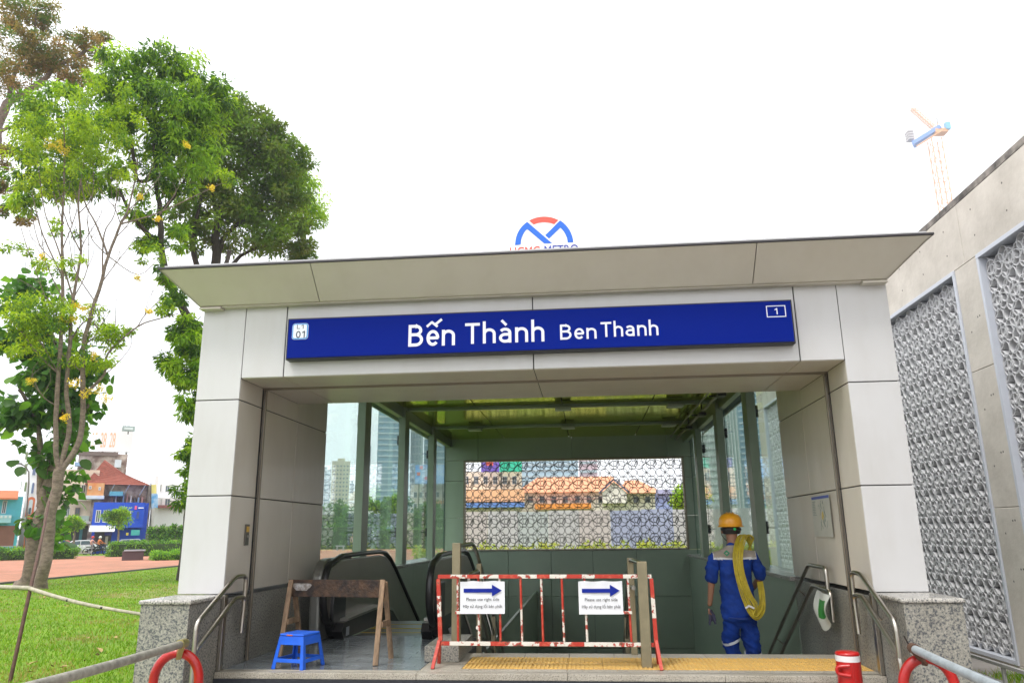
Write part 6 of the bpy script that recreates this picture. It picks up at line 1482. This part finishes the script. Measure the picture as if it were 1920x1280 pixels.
# --- towers and trees seen through the left glass
def tower(name, label, px0, px1, pyt, d, m, bands=0, fins=0, gridn=None, bm_=None, dep=25, fm=None, cat='tower'):
    F_ = Facade(name, label, cat, px0, px1, d, d, dep); F_.body(pyt, m); h = F_.h
    for i in range(bands): z = h*(i+1)/(bands+1); F_.box('floor_band', bm_, .3, F_.w-.3, -.5, -.004, z-h/bands*.13, z+h/bands*.13)
    for i in range(fins): x = F_.w*(i+.5)/fins; F_.box('fin', bm_, x-F_.w/fins*.12, x+F_.w/fins*.12, -1.0, -.504 if bands else -.004, h*.04, h*.985)
    if gridn: F_.grid(F_.w*.05, F_.w*.95, h*.15, h*.96, gridn[0], gridn[1], F_.w*.9/gridn[0]*.6, h*.81/gridn[1]*.55, fm or winf)
    F_.box('roof_plant', m, F_.w*.3, F_.w*.7, 2, dep-2, h+.01, h*1.04); return F_
blg = mat('blue_glass_tower', (.16, .30, .38), .15, .3, var=.1, vscale=.02); blg2 = mat('pale_glass_tower', (.30, .42, .48), .2, .2); bandm = wm('tower_band', (.42, .50, .52), vs=.05); crm = wm('cream_tower', (.62, .56, .38), vs=.05, var=.06); grm = wm('grey_tower', (.40, .46, .50), vs=.05)
tower('residential_tower', 'cream residential tower with many windows, leftmost seen through the glass', 616, 651, 864, 520, crm, gridn=(5, 15), fm=crm); tower('office_tower', 'slim blue grey office tower right of the cream tower', 666, 690, 835, 560, grm, bands=18, bm_=blg)
tower('office_tower', 'very tall blue glass office tower behind the second window bay', 702, 764, 620, 430, blg, bands=36, bm_=bandm, dep=40); tower('office_tower', 'pale blue tower with vertical fins beside the tallest tower', 766, 790, 690, 460, blg2, bands=22, fins=4, bm_=bandm)
tower('office_tower', 'broad blue glass tower behind the third window bay', 792, 860, 640, 500, blg, bands=30, bm_=bandm); tower('apartment_tower', 'low pale apartment block between cream tower and trees', 652, 672, 924, 420, crm, bands=4, bm_=winf)
tower('office_tower', 'distant slim pale tower at the left edge of the glass', 590, 615, 880, 640, grm, bands=12, bm_=blg); tower('office_tower', 'narrow distant tower just right of the cream tower', 652, 660, 905, 620, blg2, bands=8, bm_=bandm)
hb = Facade('hotel_building', 'cream building carrying a big blue billboard, seen through the third window', 'building', 768, 850, 190, 190, 15); hb.body(908, wm('cream_far', (.66, .62, .50))); hb.grid(.5, hb.w-.5, hb.h*.30, hb.h*.92, 7, 3, .9, 1.6, winf); hb.rect('orange_band', wm('orange_far', (.62, .28, .12)), 800, 938, 850, 944, -.6)
h2 = hb.h; bbx = Facade('billboard', 'big blue and white billboard with pink spots on top of the cream building', 'billboard', 776, 852, 188, 188, .8); z0, z1 = bbx.loc(800, 906)[1], bbx.loc(800, 871)[1]
bbx.box('board', mat('bb_blue', (.03, .28, .75), .5, col2=(.55, .70, .85), vscale=.28, detail=2), 0, bbx.w, 0, .6, z0, z1); 
for i, (px, py) in enumerate(((790, 876), (785, 888), (799, 896))): bbx.rect('spot', wm(('spot_pink', 'spot_red', 'spot_pink')[i], ((.8, .3, .4), (.75, .2, .15), (.8, .3, .4))[i]), px-3, py-3, px+3, py+3, -.06, 0)
mb = MB()
for i in range(5): x = bbx.w*(i+.5)/5; mb.box(x-.15, x+.15, .1, .5, 0, z0-.01)
mb.build('board_posts', steel_dk, bbx.t)
vd = Facade('viaduct', 'pale elevated road deck crossing behind the trees', 'bridge', 700, 900, 150, 150, 6)
z0, z1 = vd.loc(800, 968)[1], vd.loc(800, 961)[1]; vd.box('deck', wm('pale_concrete', (.60, .56, .45)), 0, vd.w, 0, 6, z0, z1); vd.box('parapet', wm('pale_concrete', (.60, .56, .45)), 0, vd.w, -.2, -.004, z1-.1, z1+.5)
for i in range(5): vd.box('pier', wm('pale_concrete', (.60, .56, .45)), vd.w*(i+.5)/5-.5, vd.w*(i+.5)/5+.5, 2, 4, 0, z0-.01)
fm_ = [leafmat('far_green', (.08, .20, .05), .3), leafmat('far_deep', (.05, .13, .035), .3), leafmat('far_lime', (.16, .30, .05), .3)]
for (px, pyt, hw, d, lab) in ((632, 940, 34, 130, 'far rounded park tree under the cream tower'), (690, 935, 32, 125, 'far park tree at the edge of the second window bay'), (742, 922, 38, 135, 'tall far park tree in the middle of the second window bay'), (800, 945, 36, 120, 'far park tree below the cream building with the billboard'), (665, 958, 24, 95, 'nearer dark park tree beside the walking figure'), (850, 950, 40, 130, 'far park tree at the rear corner of the hall'), (590, 945, 40, 128, 'far park tree hidden partly by the left pillar'), (930, 958, 40, 120, 'far park tree behind the left part of the ring screen')):
    b = at_d(px, 1010, d); b.z = GZ; hh_ = (1008-pyt)
    L = [B(px-hw*.4, pyt+hh_*.45, hw*.5, hh_*.30, d, 22, 1.1), B(px+hw*.4, pyt+hh_*.42, hw*.5, hh_*.32, d, 22, 1.1), B(px, pyt+hh_*.25, hw*.5, hh_*.24, d, 20, 1.0)]
    make_tree('park_tree', lab, 'tree', b, [([Vector((b.x, b.y, GZ-.1))]+PD([(px, 995), (px, pyt+hh_*.6), (px+1, pyt+hh_*.3)], d), .3, .12)], L, fm_, bark_dk, leaf=.55, n_per=50, droop=.1, aspect=.55, twig=.06, group='park trees beyond the plaza')
hedge('mixed shrub border seen through the left glass', 560, 700, 985, 1018, 92, 3, 420, fm_, 'shrub_border', 26, .26); hedge('shrub border behind the second and third window bay', 702, 880, 990, 1022, 88, 3, 460, fm_, 'shrub_border', 26, .26)
hedge('pale lime shrub border behind the ring screen', 882, 1000, 1000, 1020, 90, 2, 160, fm_, 'shrub_border', 20, .26)
# figure on the plaza, bench
def stander(px, d, lab, col):
    p = at_d(px, 1010, d); q = thing('person', lab, 'person', (p.x, p.y, GZ)); J_ = lambda x, y, z: Vector((p.x+x, p.y+y, GZ+z))
    js = [(J_(0, 0, .92), .14), (J_(0, 0, 1.2), .13), (J_(0, 0, 1.4), .12), (J_(0, 0, 1.5), .055), (J_(0, 0, 1.62), .095), (J_(-.09, .1, .5), .075), (J_(-.09, .2, .08), .05), (J_(.09, -.08, .5), .075), (J_(.09, -.15, .08), .05), (J_(-.2, 0, 1.38), .06), (J_(-.26, 0, 1.1), .045), (J_(-.24, .1, .85), .035), (J_(.2, 0, 1.38), .06), (J_(.26, 0, 1.1), .045), (J_(.24, .1, .85), .035)]
    skin_mesh('body', js, [(0, 1), (1, 2), (2, 3), (3, 4), (0, 5), (5, 6), (0, 7), (7, 8), (2, 9), (9, 10), (10, 11), (2, 12), (12, 13), (13, 14)], [skin, mat('shirt_'+lab[:8].replace(' ', '_'), col, .8), mat('trousers_dark', (.03, .035, .05), .8)], q, lambda c: 0 if c.z-GZ > 1.47 else (1 if c.z-GZ > .9 else 2), 1)
    put(MB().lathe([(.17, .0), (.10, .03), (.10, .10), (.05, .13)], 14, (p.x, p.y, GZ+1.66)).build('hat', wm('straw', (.6, .5, .32)), None), q)
stander(662, 78, 'figure in a tan shirt and straw hat walking on the plaza', (.42, .30, .18))
bn_ = Facade('park_bench', 'pale stone park bench before the shrubs, left of the walking figure', 'bench', 630, 648, 84, 84, .6); bn_.box('seat', wm('grey_stone', (.35, .35, .38)), 0, bn_.w, 0, .6, .42, .52, bev=.02); bn_.box('leg', wm('grey_stone', (.35, .35, .38)), .1, .25, .1, .5, 0, .418); bn_.box('leg', wm('grey_stone', (.35, .35, .38)), bn_.w-.25, bn_.w-.1, .1, .5, 0, .418)
kq = Facade('kiosk', 'small blue kiosk roof showing over the shrubs in the second window bay', 'kiosk', 716, 732, 96, 96, 1.2); kq.body(992, wm('kiosk_blue', (.04, .12, .6))); kq.rect('roof', wm('kiosk_light', (.2, .35, .75)), 713, 989, 735, 992, -.3, 1.3)

# --- seen through the ring screen
hf = thing('hoarding', 'pale mottled site hoarding behind the ring screen', 'fence', (-7, 24, GZ)); 
hcol = [mat('hoard_pink', (.50, .45, .44), .7, var=.06, vscale=.4), mat('hoard_grey', (.46, .45, .46), .7, var=.06, vscale=.4), mat('hoard_blue', (.33, .36, .50), .7, var=.08, vscale=.4), mat('hoard_teal', (.42, .45, .45), .7, var=.06, vscale=.4)]
zt_ = at_y(1070, 957, 24).z
seq = [0, 1, 3, 1, 0, 2, 2, 1, 0, 1, 0, 0]
HX = at_y(858, 990, 24).x
for i in range(12):
    x = HX+i*1.22; put(MB().box(x+.01, x+1.21, 24, 24.05, GZ, zt_+.02*math.sin(i*2.3)).build('hoarding_panel', hcol[seq[i]], None, bevel=.004), hf)
for i in range(7): put(MB().box(HX+i*2.44-.04, HX+i*2.44+.04, 24.06, 24.14, GZ, zt_-.05).build('hoarding_post', steel_dk, None), hf)
yg = [leafmat('bed_yellow', (.40, .42, .10), .35), leafmat('bed_green', (.28, .36, .08), .35)]
foliage('planting_bed', 'yellow green planting bed in front of the pale hoarding', 'plants', [((HX-1, 20.6, GZ), (HX+13, 21.6, .66), 520)], yg, 26, .16, kind='stuff', clump=.16)
mk = Facade('market_hall', 'long white market hall with orange hipped roofs beyond the hoarding', 'building', 978, 1245, 105, 105, 18)
wkm = wm('market_white', (.74, .70, .64), vs=.2); mk.body(922, wkm); ort = mat('market_roof', (.64, .29, .15), .8, var=.15, vscale=1, bump=.4, bscale=6); h_ = mk.h
ztop = mk.loc(1100, 901)[1]; w_ = mk.w
mb = MB(); mb.add([(-.8, -1, h_), (w_*.78, -1, h_), (w_*.78, 15, h_), (-.8, 15, h_), (w_*.10, 6, ztop+1), (w_*.66, 6, ztop+1)], [(0, 1, 5, 4), (1, 2, 5), (2, 3, 4, 5), (3, 0, 4), (3, 2, 1, 0)]); mb.build('roof', ort, mk.t)
z2 = mk.loc(1200, 925)[1]; mb = MB(); mb.add([(w_*.70, -2.2, z2), (w_*1.0, -2.2, z2), (w_*1.0, 12, z2), (w_*.70, 12, z2), (w_*.76, 5, ztop+.3), (w_*.86, 5, ztop+.3)], [(0, 1, 5, 4), (1, 2, 5), (2, 3, 4, 5), (3, 0, 4), (3, 2, 1, 0)]); mb.build('roof', ort, mk.t)
gx = mk.loc(1150, 910)[0]; mb = MB(); mb.prism([(gx-1.6, h_-1.6), (gx+1.6, h_-1.6), (gx+1.6, h_-.2), (gx, h_+1.2), (gx-1.6, h_-.2)], 'y', -2.4, -.1); mb.build('gable', wkm, mk.t); mb = MB(); mb.bar((gx-2, -2.6, h_-.3), (gx, -2.6, h_+1.5), .5, .2).bar((gx+2, -2.6, h_-.3), (gx, -2.6, h_+1.5), .5, .2); mb.build('gable_roof', wm('slate', (.14, .17, .26)), mk.t)
for px in range(990, 1235, 22): mk.window(px, 930, px+9, 942, mat('dark_frame', (.2, .22, .26), .6))
mk.rect('red_band', wm('red_band', (.65, .22, .18)), 978, 934, 1150, 936, -.15); mk.rect('orange_awning', mat('awning_orange', (.75, .28, .04), .7), 1005, 944, 1108, 955, -2.5)
lb = Facade('shop_block', 'cream shop block with an orange awning, left part of the ring screen', 'building', 862, 980, 100, 100, 12); lb.body(884, wm('cream_far2', (.76, .68, .55), vs=.2)); lb.rect('awning', mat('awning_orange2', (.78, .44, .24), .7), 862, 918, 982, 942, -2); lb.rect('blue_fascia', wm('fascia_blue', (.12, .25, .6)), 862, 943, 982, 952, -2.2)
for px in range(870, 975, 18): lb.window(px, 892, px+9, 908)
bs = Facade('billboard', 'purple and green billboard at the upper left of the ring screen', 'billboard', 902, 980, 98, 98, .5); z0, z1 = bs.loc(940, 884)[1], bs.loc(940, 852)[1]
bs.box('board', wm('board_purple', (.16, .10, .5)), 0, bs.w*.45, 0, .4, z0, z1); bs.box('board', wm('board_green', (.02, .48, .30)), bs.w*.45+.01, bs.w, 0, .4, z0, z1); bs.box('logo', wm('logo_red', (.75, .12, .10)), bs.w*.12, bs.w*.3, -.06, -.004, z0+.8, z1-.6); bs.box('posts', steel_dk, bs.w*.48, bs.w*.52, .1, .3, 0, z0-.01)
tower('office_tower', 'pale blue tower behind the market roof', 978, 1088, 838, 380, mat('faint_blue', (.35, .50, .58), .4), bands=14, bm_=bandm); tower('office_tower', 'pinkish pale tower right of the blue one, through the ring screen', 1090, 1125, 850, 420, wm('pinkish', (.60, .42, .45), vs=.05), bands=8, bm_=bandm)
sbh = Facade('shed', 'small blue grey shed with a pale roof at the right end of the market', 'shed', 1232, 1290, 88, 88, 5); sbh.body(925, wm('shed_blue', (.22, .30, .50))); sbh.rect('roof', wm('shed_roof', (.30, .34, .50)), 1230, 917, 1290, 926, -.6, 5)
b = at_d(1292, 1010, 50); b.z = GZ
make_tree('park_tree', 'small bright tree at the right end of the ring screen', 'tree', b, [([Vector((b.x, b.y, GZ-.1))]+PD([(1292, 995), (1290, 960), (1288, 940)], 50), .12, .06)], [B(1285, 938, 22, 22, 50, 20, .5), B(1305, 930, 20, 24, 50, 16, .5)], [lg[1], lg[0]], bark_dk, leaf=.3, n_per=60, droop=.1, aspect=.4, mix=(.5, .5), group='park trees beyond the plaza')
# --- through the right glass
tower('office_tower', 'pale green tower with vertical fins through the right glass', 1372, 1402, 740, 260, mat('green_tower', (.40, .52, .48), .5), fins=5, bm_=winf); tower('office_tower', 'broad blue green glass tower behind the fins, through the right glass', 1402, 1470, 690, 320, blg, bands=26, bm_=bandm); tower('apartment_tower', 'pale apartment tower through the second right window', 1322, 1366, 800, 280, wm('pale_apartment', (.55, .60, .55), vs=.05), bands=14, bm_=winf)
# --- tower crane above the wall
dc = 420
cr_t = thing('tower_crane', 'pale orange tower crane with a blue counter jib above the concrete wall', 'crane', tuple(at_d(1772, 1010, dc)))
cy_m = wm('crane_orange', (.72, .38, .18), var=.05); cb_m = wm('crane_blue', (.16, .30, .72), var=.05)
def lattice(a, b, w, n, r, up_=(0, 0, 1)):
    a, b = Vector(a), Vector(b); t_ = (b-a).normalized(); u = Vector((0, 1, 0)) if abs(t_.y) < .9 else Vector((1, 0, 0)); x = t_.cross(u).normalized(); y = x.cross(t_).normalized(); mb = MB(); C4 = [x*w/2+y*w/2, x*w/2-y*w/2, -x*w/2-y*w/2, -x*w/2+y*w/2]
    for c in C4: mb.bar(a+c, b+c, r*1.5, r*1.5)
    for i in range(n):
        p, q_ = a.lerp(b, i/n), a.lerp(b, (i+1)/n)
        for j in range(4):
            c, d = C4[j], C4[(j+1) % 4]; mb.bar(p+c, q_+d, r, r); mb.bar(p+c, p+d, r, r)
    return mb
topm, botm = at_d(1752, 262, dc), at_d(1783, 470, dc); topm2 = Vector((topm.x, topm.y, topm.z)); bot2 = Vector((topm.x+.3, topm.y, GZ))
K = 420/170
put(lattice(bot2, topm2, 2.0*K, 34, .10*K).build('mast', cy_m, None, kind=None), cr_t)
j0, j1 = at_d(1756, 245, dc), at_d(1709, 203, dc); put(lattice(j0, j1, .75*K, 10, .075*K).build('jib', cy_m, None), cr_t)
c0, c1 = at_d(1764, 240, dc), at_d(1712, 272, dc)
mb = MB(); mb.bar(c0, c1, 2.2*K, .8*K); put(mb.build('counter_jib', cb_m, None), cr_t)
mb = MB(); mb.bar(c0-Vector((0, 1.4, 1.0))*K, c1-Vector((0, 1.4, 1.1))*K, .25*K, .25*K); mb.bar(c0+Vector((0, -1, 1.2))*K, c1+Vector((0, -1, 1.2))*K, .08*K, .08*K)
for i in range(7): q_ = c0.lerp(c1, i/6)+Vector((0, -1*K, 0)); mb.bar(q_, q_+Vector((0, 0, 1.2*K)), .06*K, .06*K)
put(mb.build('jib_beam', cy_m, None), cr_t)
p = at_d(1707, 264, dc)
for i in range(4): put(MB().box(p.x-.6*K, p.x+.6*K, p.y-.9*K, p.y+.9*K, p.z+i*.6*K, p.z+(i*.6+.4)*K).build('counterweight', wm('weight_grey', (.5, .47, .47)), None), cr_t)
p = at_d(1776, 236, dc); put(MB().box(p.x-.45*K, p.x+.5*K, p.y-.5*K, p.y+.5*K, p.z-.9*K, p.z+.7*K).build('cab', mat('cab_blue', (.16, .46, .72), .4), None, bevel=.1), cr_t); p = at_d(1760, 247, dc)
put(MB().box(p.x-1.0*K, p.x+1.5*K, p.y-1.0*K, p.y+1.0*K, p.z-.6*K, p.z+.3*K).build('slewing_deck', cy_m, None, bevel=.1), cr_t)
tp = at_d(1757, 222, dc); put(MB().tube([tp, at_d(1758, 246, dc)], .12*K, 6).tube([tp, j1], .035*K, 5).tube([tp, c1], .035*K, 5).tube([j1, j1-Vector((0, 0, 6*K))], .03*K, 5).build('stay_cable', steel_dk, None), cr_t)

# --- metro pylon with its emblem behind the roof
YP = 10.6
py = thing('rooftop_sign', 'white board with the blue and red metro emblem standing on the roof', 'sign', (-.9, YP, FZ1+.05))
a, b = at_y(945, 372, YP), at_y(1093, 366, YP); zb0 = FZ1+.9; wpy = mat('pylon_white', (.90, .90, .90), .5)
put(MB().box(a.x, b.x, YP, YP+.3, zb0, a.z).build('board', wpy, None, bevel=.02), py)
for x_ in (a.x+.25, b.x-.25): put(MB().box(x_-.05, x_+.05, YP+.05, YP+.15, FZ1+.052, zb0-.002).build('post', steel, None), py)
emb = mat('emblem_blue', (.01, .13, .62), .5); emr = mat('emblem_red', (.78, .09, .06), .5); yP = YP-.002
def zp(zx, zy): q_ = at_y(930+zx/10.667, 360+zy/10.667, yP); return (q_.x, q_.z)
def emblem(name, m, pts):
    P2 = [zp(*p) for p in pts]; plate(name, m, [(x, z) for x, z in P2], (0, yP, 0), 0, py, .01)
def arc_pts(cx_, cy_, rx, ry, a0, a1, n=14): return [(cx_+rx*math.cos(R(a0+(a1-a0)*i/n)), cy_-ry*math.sin(R(a0+(a1-a0)*i/n))) for i in range(n+1)]
CX, CY = 965, 1040
emblem('emblem_arc', emr, arc_pts(CX, CY, 580, 545, 121, 61)+arc_pts(CX, CY-5, 470, 430, 65, 117))
emblem('emblem_leg', emb, [(380, 1062)]+arc_pts(CX, CY, 580, 545, 178, 126, 8)+[(1120, 1025), (965, 1030), (630, 745)]+arc_pts(CX, CY, 470, 440, 140, 180, 8)+[(490, 1052)])
emblem('emblem_leg', emb, [(1548, 1005)]+arc_pts(CX, CY, 583, 560, 3, 57, 8)+[(985, 865), (1060, 932), (1287, 712)]+arc_pts(CX, CY, 470, 450, 43, 3, 8)+[(1435, 1010)])
a, b = zp(280, 1290), zp(880, 1262); c = zp(290, 1110)
put(text('HCMC', 'lettering', emr, (a[0], yP, a[1]), Uv, Vv, w=b[0]-a[0], h=c[1]-a[1], extrude=.01, offset=.01), py)
a, b = zp(970, 1258), zp(1650, 1230); c = zp(980, 1075)
put(text('METRO', 'lettering', mat('emblem_navy', (.04, .06, .35), .5), (a[0], yP, a[1]), Uv, Vv, w=b[0]-a[0], h=c[1]-a[1], extrude=.01, offset=.01), py)

# ---------------------------------------------------------------- air
hz = MB().box(-905, 905, -905, 905, -3.9, 330).build('haze', bpy.data.materials.new('haze_air'), None, kind='stuff')
hm2 = hz.data.materials[0]; hm2.use_nodes = True; t = hm2.node_tree; t.nodes.clear()
pv = t.nodes.new('ShaderNodeVolumePrincipled'); pv.inputs['Color'].default_value = (.93, .96, 1, 1); pv.inputs['Density'].default_value = .0007; pv.inputs['Anisotropy'].default_value = .3
ou = t.nodes.new('ShaderNodeOutputMaterial'); t.links.new(pv.outputs[0], ou.inputs['Volume'])
